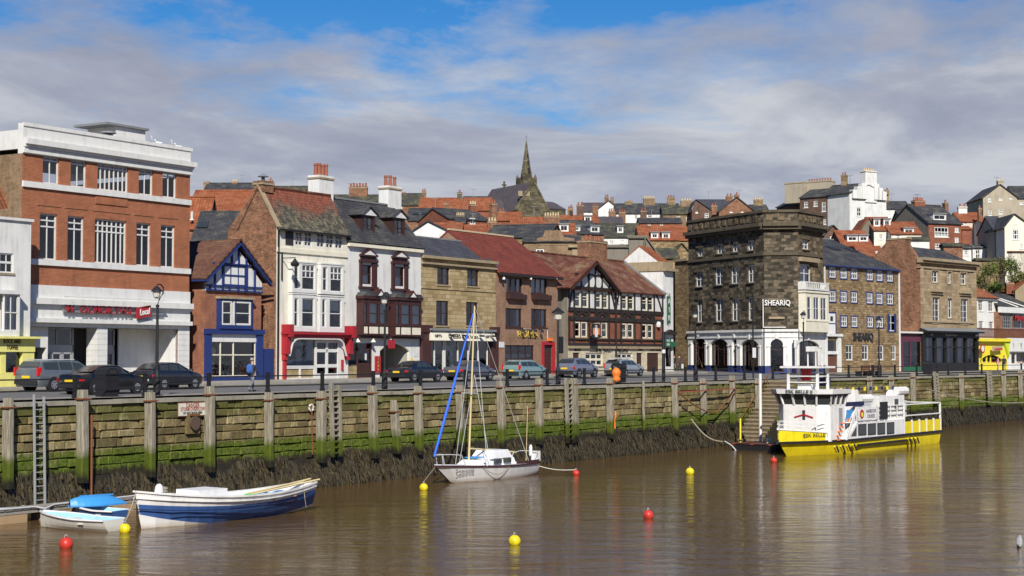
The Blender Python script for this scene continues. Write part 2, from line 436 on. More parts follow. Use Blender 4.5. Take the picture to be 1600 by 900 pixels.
D['hull_white_stained'] = d_stain_hull((.78, .77, .74), (.45, .33, .2), .02, .22)
D['dinghy_white'] = d_stain_hull((.72, .71, .64), (.40, .36, .24), .02, .25)
# quay wall and its weed
def d_quay(name):
    k = N(name); p = k.pos(); z = k.xyz(p)[2]
    ri = k.node('ShaderNodeNewGeometry').outputs['Random Per Island']
    ri = k.math('FRACT', k.math('ADD', ri, k.node('ShaderNodeObjectInfo').outputs['Random']))
    n1 = k.noise(p, 1.6, 9, .68); n2 = k.noise(p, .5, 6, .6); n3 = k.noise(k.scaled(p, (1, 1, .35)), 2.6, 6, .65); n4 = k.noise(p, 9.0, 6, .7)
    g = k.math('ADD', k.math('MULTIPLY', ri, .7), k.math('MULTIPLY', n1, .4))
    col = k.ramp(g, [(.15, (.055, .038, .02)), (.38, (.15, .105, .05)), (.62, (.27, .20, .10)), (.82, (.36, .29, .17)), (.95, (.46, .39, .27))])
    col = k.mix(k.ramp(n3, [(.4, .1), (.62, .75)]), col, k.mix(n4, (.085, .078, .035), (.19, .175, .09)))
    # damp dark stone, then moss at the top
    col = k.mix(1.0, col, k.ramp(n4, [(.3, .62), (.6, 1.08)]), 'MULTIPLY')
    col = k.mix(k.ramp(n2, [(.45, .0), (.65, .5)]), col, (.09, .068, .038))
    col = k.mix(1.0, col, (1.14, 1.15, 1.04), 'MULTIPLY')
    top = k.math('ADD', k.math('MULTIPLY', k.math('ADD', z, 1.05), .5), k.math('SUBTRACT', n3, .52))
    col = k.mix(k.math('MULTIPLY', k.math('MULTIPLY', top, 4.0, True), .75), col, k.mix(n4, (.04, .045, .01), (.15, .16, .035)))
    pa = k.math('ADD', z, k.math('MULTIPLY', k.math('SUBTRACT', n3, .5), .9))
    alg = k.math('MULTIPLY', k.math('MULTIPLY', k.math('SUBTRACT', -2.05, pa), 4.0, True), k.ramp(n2, [(.3, .55), (.5, 1.0)]))
    col = k.mix(alg, col, k.mix(k.ramp(n4, [(.35, 0.0), (.72, 1.0)]), (.03, .05, .008), (.15, .20, .018)))
    wd = k.math('MULTIPLY', k.math('SUBTRACT', -2.95, pa), 6.0, True)
    col = k.mix(wd, col, k.mix(n4, (.012, .011, .007), (.05, .042, .02)))
    k.bump(k.math('ADD', n1, k.math('MULTIPLY', n4, .5)), .8, .06)
    return k.fin(col, .9, 0, .25)
D['quay_stone'] = d_quay
def d_pile(name):
    k = N(name); p = k.pos(); z = k.xyz(p)[2]; o = k.coord()
    n = k.noise(k.scaled(o, (6, 6, .35)), 3.0, 7, .65); n2 = k.noise(p, 2.0, 5)
    col = k.ramp(n, [(.3, (.10, .085, .055)), (.5, (.25, .225, .17)), (.7, (.38, .36, .30))])
    pa = k.math('ADD', z, k.math('MULTIPLY', k.math('SUBTRACT', n2, .5), .8))
    col = k.mix(k.math('MULTIPLY', k.math('SUBTRACT', -2.1, pa), 2.5, True), col, k.mix(n, (.03, .045, .006), (.11, .14, .015)))
    col = k.mix(k.math('MULTIPLY', k.math('SUBTRACT', -3.0, pa), 3.0, True), col, (.018, .016, .01))
    k.bump(n, .7, .03)
    return k.fin(col, .9, 0, .2)
D['pile_wood'] = d_pile
def d_weed(name):
    k = N(name); ri = k.node('ShaderNodeNewGeometry').outputs['Random Per Island']; p = k.pos()
    n = k.noise(p, 1.1, 6, .65)
    col = k.ramp(k.math('ADD', k.math('MULTIPLY', ri, .55), k.math('MULTIPLY', n, .5)), [(.22, (.018, .015, .010)), (.52, (.055, .045, .025)), (.75, (.085, .066, .032)), (.95, (.12, .092, .046))])
    return k.fin(col, .55, 0, .45)
D['seaweed'] = d_weed
D['weed_back'] = d_plain((.02, .017, .01), .8, .5, bump=.5)
def d_asphalt(name):
    k = N(name); p = k.pos(); n = k.noise(p, .35, 6, .6); n2 = k.noise(p, 25.0, 3)
    k.bump(n2, .3, .01)
    return k.fin(k.mix(n2, k.ramp(n, [(.35, (.085, .083, .082)), (.65, (.14, .137, .132))]), (.15, .148, .145)), .85, 0, .3)
D['asphalt'] = d_asphalt
def d_paving(name):
    k = N(name); x, y, z = k.xyz(k.pos())
    b = k.node('ShaderNodeTexBrick', {'Vector': k.vec(x, y), 'Color1': (.30, .27, .22), 'Color2': (.37, .34, .29), 'Mortar': (.16, .15, .13), 'Scale': 1.0, 'Mortar Size': .012, 'Brick Width': .75, 'Row Height': .6})
    n = k.noise(k.pos(), .8, 6, .6)
    return k.fin(k.mix(1.0, b.outputs['Color'], k.ramp(n, [(.35, .7), (.65, 1.05)]), 'MULTIPLY'), .85, 0, .3)
D['paving'] = d_paving
def d_hill(name):
    k = N(name); p = k.pos(); n = k.noise(p, .12, 8, .65); n2 = k.noise(p, 1.2, 6, .6)
    col = k.ramp(n, [(.35, (.045, .075, .015)), (.5, (.09, .11, .03)), (.62, (.14, .105, .06)), (.75, (.10, .085, .06))])
    k.bump(n2, .8, .4)
    return k.fin(k.mix(1.0, col, k.ramp(n2, [(.3, .6), (.7, 1.15)]), 'MULTIPLY'), .95, 0, .15)
D['hillside'] = d_hill
def d_leaf(c1, c2, c3):
    def f(name):
        k = N(name); ri = k.node('ShaderNodeNewGeometry').outputs['Random Per Island']
        k.b.inputs['Subsurface Weight'].default_value = 0
        return k.fin(k.ramp(ri, [(.1, c1), (.5, c2), (.95, c3)]), .6, 0, .3)
    return f
D['leaf_green'] = d_leaf((.03, .055, .012), (.07, .11, .02), (.15, .18, .03))
D['leaf_olive'] = d_leaf((.05, .06, .02), (.10, .11, .03), (.2, .17, .04))
D['grey_wood'] = d_plain((.30, .28, .24), .9, .4, scale=1.5, bump=.3)
for rd in 'xy': D['cap_' + rd] = d_plain((.17, .155, .12), .9, .4, scale=.4)
D['bark'] = d_plain((.10, .075, .05), .9, .3)
k_w = .15
def d_water(name):
    k = N(name); p = k.pos()
    xr = k.node('ShaderNodeVectorRotate', {'Vector': p, 'Angle': -HEAD}, rotation_type='Z_AXIS').outputs[0]
    w1 = k.noise(k.scaled(xr, (.95, .34, 1)), 1.0, 6, .58, .6)
    w2 = k.noise(k.scaled(xr, (.28, .12, 1)), 1.0, 3, .5, .3)
    w3 = k.noise(p, .03, 4, .6); w4 = k.noise(k.scaled(xr, (2.6, 1.2, 1)), 1.0, 3, .6, .4)
    amp = k.ramp(w3, [(.38, .45), (.62, 1.6)])
    h = k.math('ADD', k.math('MULTIPLY', k.math('MULTIPLY', w1, amp), .30), k.math('ADD', k.math('MULTIPLY', w2, .35), k.math('MULTIPLY', k.math('MULTIPLY', w4, amp), .07)))
    k.bump(h, 1.0, k_w)
    col = k.mix(w3, (.088, .050, .016), (.112, .068, .026))
    k.b.inputs['IOR'].default_value = 1.33
    return k.fin(col, .06, 0, .28)
D['water'] = d_water
# clothes
for nm, c in dict(skin=(.50, .30, .22), hair_grey=(.28, .26, .24), hair_dark=(.04, .03, .02), jacket_navy=(.025, .03, .05), trousers_grey=(.14, .16, .19), jacket_plum=(.07, .045, .045), skirt_dark=(.025, .025, .03),
        shoe=(.03, .025, .02), bag_white=(.75, .75, .75), pack_blue=(.05, .14, .45), jacket_black=(.02, .02, .025), shirt_pink=(.7, .35, .4)).items():
    D[nm] = d_plain(c, .8, .1)
D['gull_white'] = d_plain((.8, .8, .78), .7, 0, bump=0)
D['gull_grey'] = d_plain((.35, .37, .4), .7, 0, bump=0)
D['lamp_glass'] = d_plain((.55, .53, .46), .2, 0, bump=0)
# ------------------------------------------------------------------ buildings: tools
def crop(x0, y0, k): return lambda x, y: (x0 + x / k, y0 + y / k)
c1 = crop(0, 180, 2.047); c2 = crop(280, 240, 2.368); c3 = crop(520, 260, 2.5); c4 = crop(760, 200, 2.143); c5 = crop(1040, 250, 2.432)
c6 = crop(1280, 250, 2.431); c7 = crop(600, 200, 3.478); c8 = crop(1060, 240, 2.963); c9 = crop(820, 370, 4.7375); s1 = crop(420, 490, 6.4); s2 = crop(640, 500, 6.4)
s6 = crop(1040, 500, 6.154); cr = crop(1440, 250, 4.2857); c0 = lambda x, y: (x, y)
LA = (Vector((20, 16, 0)), Vector((1, .04, 0)).normalized())          # building line of the left row
def on_line(px, line, py=500):
    P, t = line; d = ray(px, py); den = d.x * -t.y - -t.x * d.y
    r = P - CAM; k = (r.x * -t.y + t.x * r.y) / den
    return CAM + d * k
class Bld:
    """a building in its own frame: x along its front (left to right), y into the house, z up"""
    def __init__(s, name, label, cat, p0, p1):
        d = Vector((p1.x - p0.x, p1.y - p0.y, 0)); s.L = d.length; s.t = d.normalized(); s.n = Vector((-s.t.y, s.t.x, 0)); s.o = Vector((p0.x, p0.y, 0))
        s.e = thing(name, label, cat, s.o, math.atan2(s.t.y, s.t.x)); s.holes = []
    def fp(s, xy, dy=0.0):
        d = ray(*xy); k = ((s.o + s.n * dy - CAM).dot(s.n)) / d.dot(s.n); p = CAM + d * k
        return (p - s.o).dot(s.t), p.z
    def z(s, xy, dy=0.0): return s.fp(xy, dy)[1]
    def x(s, xy, dy=0.0): return s.fp(xy, dy)[0]
    def depth(s, xy, sx):
        """how far in a point of the side wall x = sx lies"""
        d = ray(*xy); k = ((s.o + s.t * sx - CAM).dot(s.t)) / d.dot(s.t); p = CAM + d * k
        return (p - s.o).dot(s.n), p.z
    def rect(s, c, b, dy=0.0):
        xm, ym = (b[0] + b[2]) / 2, (b[1] + b[3]) / 2
        return s.x(c(b[0], ym), dy), s.x(c(b[2], ym), dy), s.z(c(xm, b[3]), dy), s.z(c(xm, b[1]), dy)
def panel(mb, x0, x1, z0, z1, y, holes, t=.2):
    """front face with real openings and their reveals"""
    hs_ = [(max(a, x0), min(b, x1), max(c, z0), min(d, z1)) for a, b, c, d in holes if a < x1 and b > x0 and c < z1 and d > z0]
    xs = sorted({x0, x1, *[h[0] for h in hs_], *[h[1] for h in hs_]}); zs = sorted({z0, z1, *[h[2] for h in hs_], *[h[3] for h in hs_]})
    for i in range(len(xs) - 1):
        for j in range(len(zs) - 1):
            mx, mz = (xs[i] + xs[i + 1]) / 2, (zs[j] + zs[j + 1]) / 2
            if any(a < mx < b and c < mz < d for a, b, c, d in hs_): continue
            mb.add([(xs[i], y, zs[j]), (xs[i + 1], y, zs[j]), (xs[i + 1], y, zs[j + 1]), (xs[i], y, zs[j + 1])], [(0, 1, 2, 3)])
    for a, b, c, d in hs_:
        mb.add([(a, y, c), (b, y, c), (b, y, d), (a, y, d), (a, y + t, c), (b, y + t, c), (b, y + t, d), (a, y + t, d)],
               [(0, 4, 5, 1), (1, 5, 6, 2), (2, 6, 7, 3), (3, 7, 4, 0)])
def shell(B, mat, x0, x1, z0, z1, depth, side=None, name='wall', y=0.0, top=True):
    mb = MB().mat(mat); panel(mb, x0, x1, z0, z1, y, B.holes)
    mb.mat(side or mat)
    mb.add([(x0, y, z0), (x0, depth, z0), (x0, depth, z1), (x0, y, z1)], [(3, 2, 1, 0)][::-1])
    mb.add([(x1, y, z0), (x1, depth, z0), (x1, depth, z1), (x1, y, z1)], [(0, 1, 2, 3)])
    mb.add([(x0, depth, z0), (x1, depth, z0), (x1, depth, z1), (x0, depth, z1)], [(0, 1, 2, 3)])
    if top: mb.add([(x0, y + .01, z1 - .02), (x1, y + .01, z1 - .02), (x1, depth, z1 - .02), (x0, depth, z1 - .02)], [(0, 1, 2, 3)])
    return mb.build(name, B.e)
def window(B, r, frame='white_paint', cols=2, rows=2, fw=.07, bar=.035, rec=.13, sill='stone_trim', curtain=None, glass='glass', hole=True, y=0.0, name='window', transom=None, proud=.06, parent=None):
    x0, x1, z0, z1 = r
    if hole: B.holes.append(r)
    f = MB().mat(frame); ya, yb = y + rec - .05, y + rec + .04
    f.box(x0, x0 + fw, ya, yb, z0, z1); f.box(x1 - fw, x1, ya, yb, z0, z1); f.box(x0 + fw, x1 - fw, ya, yb, z0, z0 + fw); f.box(x0 + fw, x1 - fw, ya, yb, z1 - fw, z1)
    for i in range(1, cols):
        x = x0 + (x1 - x0) * i / cols; f.box(x - bar / 2, x + bar / 2, ya + .015, yb - .01, z0 + fw, z1 - fw)
    for j in range(1, rows):
        z = z0 + (z1 - z0) * j / rows; b2 = bar * (1.6 if rows == 2 else 1.0)
        f.box(x0 + fw, x1 - fw, ya + .005, yb - .02, z - b2 / 2, z + b2 / 2)
    if transom: z = z0 + (z1 - z0) * transom; f.box(x0 + fw, x1 - fw, ya + .003, yb - .02, z - .04, z + .04)
    w = f.build(name, parent or B.e)
    MB().mat(glass).add([(x0 + .02, yb - .03, z0 + .02), (x1 - .02, yb - .03, z0 + .02), (x1 - .02, yb - .03, z1 - .02), (x0 + .02, yb - .03, z1 - .02)], [(0, 1, 2, 3)]).build('pane', w)
    if sill: MB().mat(sill).box(x0 - .08, x1 + .08, y - proud, y + rec, z0 - .11, z0 - .002).build('sill', w)
    if curtain:
        cb = MB().mat('curtain'); yy = yb + .10; h0 = z0 + .05
        spans = dict(net=[(x0, x1, z0, z0 + (z1 - z0) * .55)], full=[(x0, x1, z0, z1)], sides=[(x0, x0 + (x1 - x0) * .27, z0, z1), (x1 - (x1 - x0) * .27, x1, z0, z1)],
                     right=[(x1 - (x1 - x0) * .33, x1, z0, z1)], top=[(x0, x1, z0 + (z1 - z0) * .6, z1)])[curtain]
        for a, b, c, d in spans:
            n = max(4, int((b - a) / .09)); top = [(a + (b - a) * i / n, yy + (.04 if i % 2 else 0)) for i in range(n + 1)]
            cb.add([(x, q, c) for x, q in top] + [(x, q, d) for x, q in top], [(i, i + 1, n + 2 + i, n + 1 + i) for i in range(n)])
        cb.build('curtain', w)
    return w
def wins(B, c, boxes, **kw):
    cur = kw.pop('curtains', None)
    return [window(B, B.rect(c, b), curtain=(cur[i % len(cur)] if cur else None), **kw) for i, b in enumerate(boxes)]
def slab_roof(B, mat, x0, x1, ye, ze, yr, zr, t=.12, back=True, name='roof', ox=.0, ridge='lead'):
    """two slopes with the ridge along the front"""
    k = (zr - ze) / (yr - ye)
    m = MB().mat(mat); m.slab([(x0 - ox, ye, ze), (x1 + ox, ye, ze), (x1 + ox, yr, zr), (x0 - ox, yr, zr)], t)
    if back:
        yb = 2 * yr - ye; m.slab([(x1 + ox, yb, ze), (x0 - ox, yb, ze), (x0 - ox, yr + .002, zr - .002), (x1 + ox, yr + .002, zr - .002)], t)
    o = m.build(name, B.e)
    if ridge: MB().mat(ridge).bar((x0 - ox, yr, zr + .03), (x1 + ox, yr, zr + .03), .22, .12).build('ridge_tiles', o)
    return o
def gable_side(B, mat, x, y0, y1, ze, yr, zr, t=.3, sgn=1, name='gable_wall'):
    """triangle of side wall under a roof whose ridge runs along the front"""
    m = MB().mat(mat); m.prismx([(y0, ze), (y1, ze), (yr, zr)], min(x, x + t * sgn), max(x, x + t * sgn)); return m.build(name, B.e)
def chimney(parent, x, y, z0, z1, w=.9, d=.6, mat='brick_old', pots=3, pot='pot', ph=.45, cap='stone_trim', rot=0.0):
    m = MB().mat(mat); m.box(x - w / 2, x + w / 2, y - d / 2, y + d / 2, z0, z1 - .12)
    m.mat(cap).box(x - w / 2 - .06, x + w / 2 + .06, y - d / 2 - .06, y + d / 2 + .06, z1 - .26, z1 - .14); m.mat(mat).box(x - w / 2 - .03, x + w / 2 + .03, y - d / 2 - .03, y + d / 2 + .03, z1 - .14, z1)
    o = m.build('chimney', parent)
    if pots:
        r = min(.15, w / pots * .36); me = MB().mat(pot).lathe([(r * .9, 0), (r, .05), (r * .8, ph * .75), (r, ph * .85), (r * .95, ph), (r * .6, ph - .04)], n=8).mesh('chimney_pot')
        for i in range(pots):
            p = link('chimney_pot', me, o); p.location = (x - w / 2 + w * (i + .5) / pots, y, z1 + (.06 if i % 2 else 0) - .01)
    return o
def trim(B, mat, c, a, b, th, proud, name='cornice', dy=0.0, back=.0):
    """a moulding along the front between two picture points (its top edge)"""
    (xa, za), (xb, zb) = B.fp(c(*a), dy), B.fp(c(*b), dy); z = (za + zb) / 2
    return MB().mat(mat).box(xa, xb, dy - proud, dy + back + .001, z - th, z).build(name, B.e)
def bands(B, mat, rows, x0, x1, name='string_course'):
    for z, th, pr in rows: MB().mat(mat).box(x0, x1, -pr, .001, z - th, z).build(name, B.e)
def stock(B, x0, x1, z0, z1, y, n=14, parent=None, mats=('stock_red', 'stock_tan', 'stock_blue', 'white_paint', 'stock_green', 'shop_dark', 'poster')):
    m = MB()
    for lv in range(2):
        zz = z0 + (z1 - z0) * (.02 + .42 * lv); m.mat('tan').box(x0, x1, y, y + .35, zz - .03, zz)
        for i in range(n):
            x = x0 + (x1 - x0) * (i + rnd.random() * .6) / n; w = rnd.uniform(.08, .24); h = rnd.uniform(.12, .38) * (z1 - z0) * .7
            m.mat(rnd.choice(mats)).box(x, min(x + w, x1), y + .04, y + .3, zz, zz + h)
    o = m.build('window_display', parent or B.e); o['kind'] = 'stuff'; return o
def interior(B, x0, x1, z0, z1, depth=3.0, mat='interior'):
    m = MB().mat(mat); m.add([(x0, depth, z0), (x1, depth, z0), (x1, depth, z1), (x0, depth, z1)], [(0, 1, 2, 3)])
    m.add([(x0, .25, z0 + .02), (x1, .25, z0 + .02), (x1, depth, z0 + .02), (x0, depth, z0 + .02)], [(0, 1, 2, 3)])
    m.add([(x0, .25, z1), (x1, .25, z1), (x1, depth, z1), (x0, depth, z1)], [(0, 1, 2, 3)])
    return m.build('room', B.e)

# ------------------------------------------------------------------ the left row
pA = lambda px, off=0.0, py=500: on_line(px, LA, py) + Vector((0, 0, 0)) + Vector((LA[1].y, -LA[1].x, 0)) * off
def GZ(p): return ground(p.x, p.y) - .05 + .12

# --- white shop at the left edge
P1 = on_line(47, (LA[0] + Vector((0, -1.3, 0)), LA[1])); P0 = P1 - LA[1] * 7
B = Bld('sweet_shop', 'white painted brick shop with yellow shopfront at the left edge of the picture', 'shop', P0, P1)
L = B.L; g = GZ(B.o); zt = B.z(c1(60, 338))
wins(B, c1, [(-40, 440, 43, 503)], cols=4, rows=2, rec=.1, transom=.55)
bx0, bx1, bz0, bz1 = B.rect(c1, (-60, 572, 36, 690))
zf1, zf0 = B.z(c1(60, 708)), B.z(c1(60, 757))
B.holes.append((L - 5.2, L - .75, g + .75, zf0 - .05))
shell(B, 'white_wall', 0, L, g - 1, zt, 4.5)
MB().mat('white_paint').box(0, L + .1, -.12, .3, zt, zt + .14).build('parapet_coping', B.e)
bay = MB().mat('white_paint'); bay.box(bx0, bx1 + .1, -.55, -.004, bz0 - .3, bz0); bay.box(bx0, bx1 + .25, -.65, -.004, bz1, bz1 + .2)
bay.box(bx1, bx1 + .1, -.55, -.004, bz0, bz1); bay.build('bay_window', B.e)
window(B, (bx0 + 1, bx1, bz0, bz1), cols=2, rows=2, hole=False, y=-.62, sill=None, curtain='full')
MB().mat('yellow_trim').box(L - 6, L + .12, -.75, -.004, zf1 - .12, zf1).build('cornice', B.e)
m = MB().mat('yellow_trim'); m.box(L - 6, L, -.42, -.003, zf0, zf1 - .12); m.box(L - .78, L, -.36, -.003, g, zf0); m.box(L - 2.2, L - 1.85, -.3, -.003, g + .8, zf0); m.box(L - 5.5, L - .78, -.33, -.003, g, g + .8)
fas = m.build('shopfront', B.e)
text('lettering', 'ROCK AND\nTOFFEE', fas, 'maroon', .30, (L - 1.55, -.44, (zf0 + zf1) / 2 - .02), width=1.15)
MB().mat('shop_glass').add([(L - 5.2, -.1, g + .8), (L - .75, -.1, g + .8), (L - .75, -.1, zf0), (L - 5.2, -.1, zf0)], [(0, 1, 2, 3)]).build('shop_window', fas)
stock(B, L - 5.2, L - .8, g + .8, zf0, .1, 22, fas)
rm = MB().mat('pantile_y'); rx, rz = B.fp(c1(42, 333), 2.5); lx, lz = B.fp(c1(0, 236), 2.5)
rm.slab([(rx, 2.4, rz), (rx, 4.5, rz), (rx - 3.4, 4.5, rz + (lz - rz) / (rx - lx) * 3.4), (rx - 3.4, 2.4, rz + (lz - rz) / (rx - lx) * 3.4)], .12)
rm.build('roof', B.e)

# --- large brick department store
P0, P1 = on_line(33.5, LA, 345), on_line(296.5, LA, 345)
B = Bld('department_store', 'tall red brick department store with white cornice and a broken red lettered sign', 'store', P0, P1)
L = B.L; g = GZ(B.o)
zp = (B.z(c1(80, 28)) + B.z(c1(614, 106))) / 2; zb = (B.z(c1(78, 126)) + B.z(c1(609, 191))) / 2
top = [(137, 135, 190, 219), (226, 145, 277, 229), (312, 158, 411, 246), (444, 174, 490, 256), (520, 186, 565, 263)]
mid = [(127, 316, 183, 462), (216, 324, 269, 467), (303, 333, 405, 477), (436, 346, 482, 482), (514, 351, 560, 487)]
for row, tr in ((top, .0), (mid, .72)):
    rs = [B.rect(c1, b) for b in row]; z0 = sum(r[2] for r in rs) / 5; z1 = sum(r[3] for r in rs) / 5
    for i, r in enumerate(rs):
        w = window(B, (r[0], r[1], z0, z1), cols=7 if i == 2 else 2, rows=1, fw=.08, bar=.07 if i == 2 else .05, rec=.16, sill=None, transom=tr or .86, curtain=None)
        if row is mid: MB().mat('white_paint').box(r[0] + .05, r[1] - .05, .12, .18, z0 + (z1 - z0) * .84, z0 + (z1 - z0) * .87).build('glazing_bar', w)
    MB().mat('white_paint').box(.0, L + .03, -.12, -.002, z0 - .32, z0).build('sill_band', B.e)
    if row is mid:
        for i, r in enumerate(rs):
            if i == 2: MB().mat('brick_red').box(r[0], r[1], -.05, -.002, z1 + .85, z1 + 1.3).build('brick_panel', B.e)
            MB().mat('brick_red').box(r[0] - .25, r[1] + .2, -.035, -.002, z1 + .42, z1 + .55).build('brick_lintel', B.e)
zs1 = (B.z(c1(92, 545)) + B.z(c1(600, 562))) / 2; zs2 = (B.z(c1(92, 665)) + B.z(c1(590, 668))) / 2
xo0, xo1 = .25, L - .95
B.holes.append((xo0, xo1, g - .2, zs2 - .25))
shell(B, 'brick_red', 0, L, g - 1, zb, 11, 'brick_brown', top=False)
MB().mat('concrete').box(.05, L - .05, .05, 10.9, zp - 1.0, zp - .8).build('flat_roof', B.e)
par = MB().mat('white_paint'); par.box(0, L, -.04, .35, zb, zp); par.box(0, L + .05, -.16, -.04, zb + .05, zb + .35); par.box(-.0, L + .2, -.40, -.04, zp - 1.15, zp - .85)
par.box(0, L + .1, -.24, -.04, zp - 1.3, zp - 1.15); par.box(0, L + .12, -.1, -.04, zp - .16, zp + .04); par.box(0, .3, .35, 10.8, zp - 1.4, zp - .35); par.box(L - .3, L, .35, 10.8, zp - 1.4, zp - .1)
par.build('cornice', B.e)
fa = MB().mat('white_paint'); fa.box(0, L, -.1, -.003, zs2, zs1); fa.box(-.0, L + .05, -.35, -.1, zs1 - 1.05, zs1 - .72); fa.box(0, L + .05, -.22, -.1, zs1 - 1.2, zs1 - 1.05); fa.box(0, L, -.32, -.1, zs2 - .02, zs2 + .22)
fa.box(0, L, -.05, -.003, zs2 - .25, zs2 - .02)
fas = fa.build('fascia', B.e)
for k in range(6): MB().mat('concrete').box(L * k / 6 + .01, L * k / 6 + .03, -.106, -.099, zs2 + .25, zs1 - 1.22).build('panel_joint', fas)
lx0, lz0 = B.fp(c1(212, 622), -.4); lx1, _ = B.fp(c1(425, 630), -.4); lz = (lz0 + B.z(c1(420, 628), -.4)) / 2
MB().mat('lead').box(lx0 - .1, lx1 + 2.6, -.3, -.22, lz - .14, lz + .02).build('sign_rail', fas)
word = 'W OLWORTHS'; n = len(word)
for i, ch in enumerate(word):
    if ch == ' ': continue
    xx = lx0 + (lx1 - lx0) * (i + .5) / n
    MBt = text('letter', ch, fas, 'red_paint', .64, (xx, -.4, lz + .03), ext=.035, bold=.006)
tx0, tx1, tz0, tz1 = B.rect(c1, (436, 616, 482, 643), -.45)
tg = MB().mat('red_paint').obox(((tx0 + tx1) / 2, -.45, (tz0 + tz1) / 2), Vector((1, 0, .16)).normalized() * (tx1 - tx0) / 2, (0, .06, 0), Vector((-.16, 0, 1)).normalized() * .32).build('sign_tag', fas)
text('lettering', 'Local', tg, 'white_paint', .5, ((tx0 + tx1) / 2, -.53, (tz0 + tz1) / 2), rot=(R(90), R(-9), 0), width=(tx1 - tx0) * .75, shear=.3, bold=.015)
MB().mat('white_paint').box(lx0 - .6, lx1 + 2.2, -.85, -.72, lz + .68, lz + .74).build('light_bar', fas)
# recessed entrance
d1 = 1.6
room = MB().mat('concrete'); zc = zs2 - .25
room.add([(xo0, .2, zc), (xo1, .2, zc), (xo1, 5, zc), (xo0, 5, zc)], [(0, 1, 2, 3)]); room.add([(xo0, .2, g), (xo1, .2, g), (xo1, 5, g), (xo0, 5, g)], [(0, 1, 2, 3)])
room.mat('grey_paint').add([(xo0, 5, g), (xo1, 5, g), (xo1, 5, zc), (xo0, 5, zc)], [(0, 1, 2, 3)])
room.build('entrance', B.e)
def xz(x): return B.x(c1(x, 750))
px0, px1 = xz(308), xz(341)
for a, b in ((px0, px1), (L - .95, L)):
    pm = MB().mat('white_paint').box(a, b, -.06, .8, g, zc - .002).build('tiled_pier', B.e)
    for k in range(9):
        z = g + (zc - g) * (k + 1) / 10; MB().mat('concrete').box(a - .004, b + .004, -.065, .8, z, z + .012).build('tile_joint', pm)
def doorset(xa, xb, y, nd, ztop, zdoor):
    f = MB().mat('grey_metal'); f.box(xa, xb, y, y + .08, zdoor, zdoor + .35); f.box(xa, xb, y, y + .08, ztop - .08, ztop); f.box(xa, xa + .1, y, y + .08, g, ztop); f.box(xb - .1, xb, y, y + .08, g, ztop)
    f.box((xa + xb) / 2 - .04, (xa + xb) / 2 + .04, y, y + .08, zdoor + .35, ztop)
    for k in range(nd):
        a, b = xa + .1 + (xb - xa - .2) * k / nd, xa + .1 + (xb - xa - .2) * (k + 1) / nd
        f.mat('grey_paint'); f.box(a, a + .13, y - .02, y + .06, g, zdoor - .06); f.box(b - .13, b, y - .02, y + .06, g, zdoor - .06); f.box(a, b, y - .02, y + .06, zdoor - .16, zdoor - .002); f.box(a, b, y - .02, y + .06, g, g + .3)
    o = f.build('door', B.e)
    MB().mat('shop_glass').add([(xa, y + .04, g), (xb, y + .04, g), (xb, y + .04, ztop), (xa, y + .04, ztop)], [(0, 1, 2, 3)]).build('pane', o)
zd = B.z(c1(250, 755), d1)
doorset(xz(165), xz(275), 1.0, 3, zc - .02, zd); doorset(xz(345), xz(425), 1.5, 2, zc - .02, zd)
for q in ((xo0 + .1, xz(160) - .01, .3, .5, zd + .2, zc - .01), (xz(445), xo1 - .005, 1.7, 1.8, g, zc - .01), (xo1 - .12, xo1 - .006, .3, 1.69, g, zc - .01), (xz(160), xz(165), .3, .99, g, zc - .01)): MB().mat('white_paint').box(*q).build('white_panel', B.e)
stock(B, xz(100), xz(158), g + .2, zd, .9, 6); stock(B, xz(175), xz(420), g + .1, zd - .4, 3.2, 20)
# roof plant
x0, z0 = B.fp(c1(383, 78), 4.5); x1, z1 = B.fp(c1(465, 50), 4.5)
lh = MB().mat('white_wall').box(x0 - .3, x1, 4.5, 7.0, zp - .8, z1).build('lift_house', B.e); MB().mat('lead').box(x0 - 1.3, x1 + .15, 4.3, 7.2, z1, z1 + .14).build('lift_house_roof', lh)
vx, vz = B.fp(c1(328, 48), 4.0)
MB().mat('lead').lathe([(.22, 0), (.22, 1.3), (.5, 1.3), (.5, 1.4), (.2, 1.45), (.2, 1.55), (.5, 1.6), (.45, 1.7), (.0, 1.75)], (vx - .3, 3.2, zp - .85), 10).build('roof_vent', B.e)

# --- small half-timbered house with blue trim
P0, P1 = on_line(320, LA), on_line(408, LA)
B = Bld('blue_trim_house', 'small red brick house with half-timbered blue gable and blue shopfront', 'house', P0, P1)
L = B.L; g = GZ(B.o); za = B.z(c2(213, 327)); ze = (B.z(c2(92, 468)) + B.z(c2(325, 478))) / 2
wins(B, c2, [(160, 413, 243, 490)], frame='blue_paint', cols=3, rows=2, fw=.1, bar=.06, rec=.05, sill=None, hole=False, y=-.1, curtains=['sides'])
zt0 = B.z(c2(200, 512)); sf0, sf1 = B.z(c2(200, 697)), B.z(c2(200, 650))
B.holes.append((.35, L - .55, g + .1, sf0 - .02))
orx = B.rect(c2, (140, 545, 254, 636)); B.holes.append(orx)
shell(B, 'brick_red2', 0, L, g - 1, ze, 6.5, top=False)
gm = MB().mat('white_wall'); ax = L / 2 + .1; gm.prism([(0, zt0), (L, zt0), (L, ze), (ax, za - .25), (0, ze)], -.05, .2); gw = gm.build('gable_wall', B.e)
def timb(a, b, w=.1, y=-.11, mat='blue_paint', parent=None): return MB().mat(mat).bar((a[0], y, a[1]), (b[0], y, b[1]), w, .1, up=(0, 1, 0)).build('timber', parent or gw)
zw0, zw1 = B.z(c2(200, 492)), B.z(c2(200, 413))
timb((0, zt0 + .07), (L, zt0 + .07)); timb((.0, zw0), (L, zw0)); timb((.6, zw1 + .05), (L - .6, zw1 + .05))
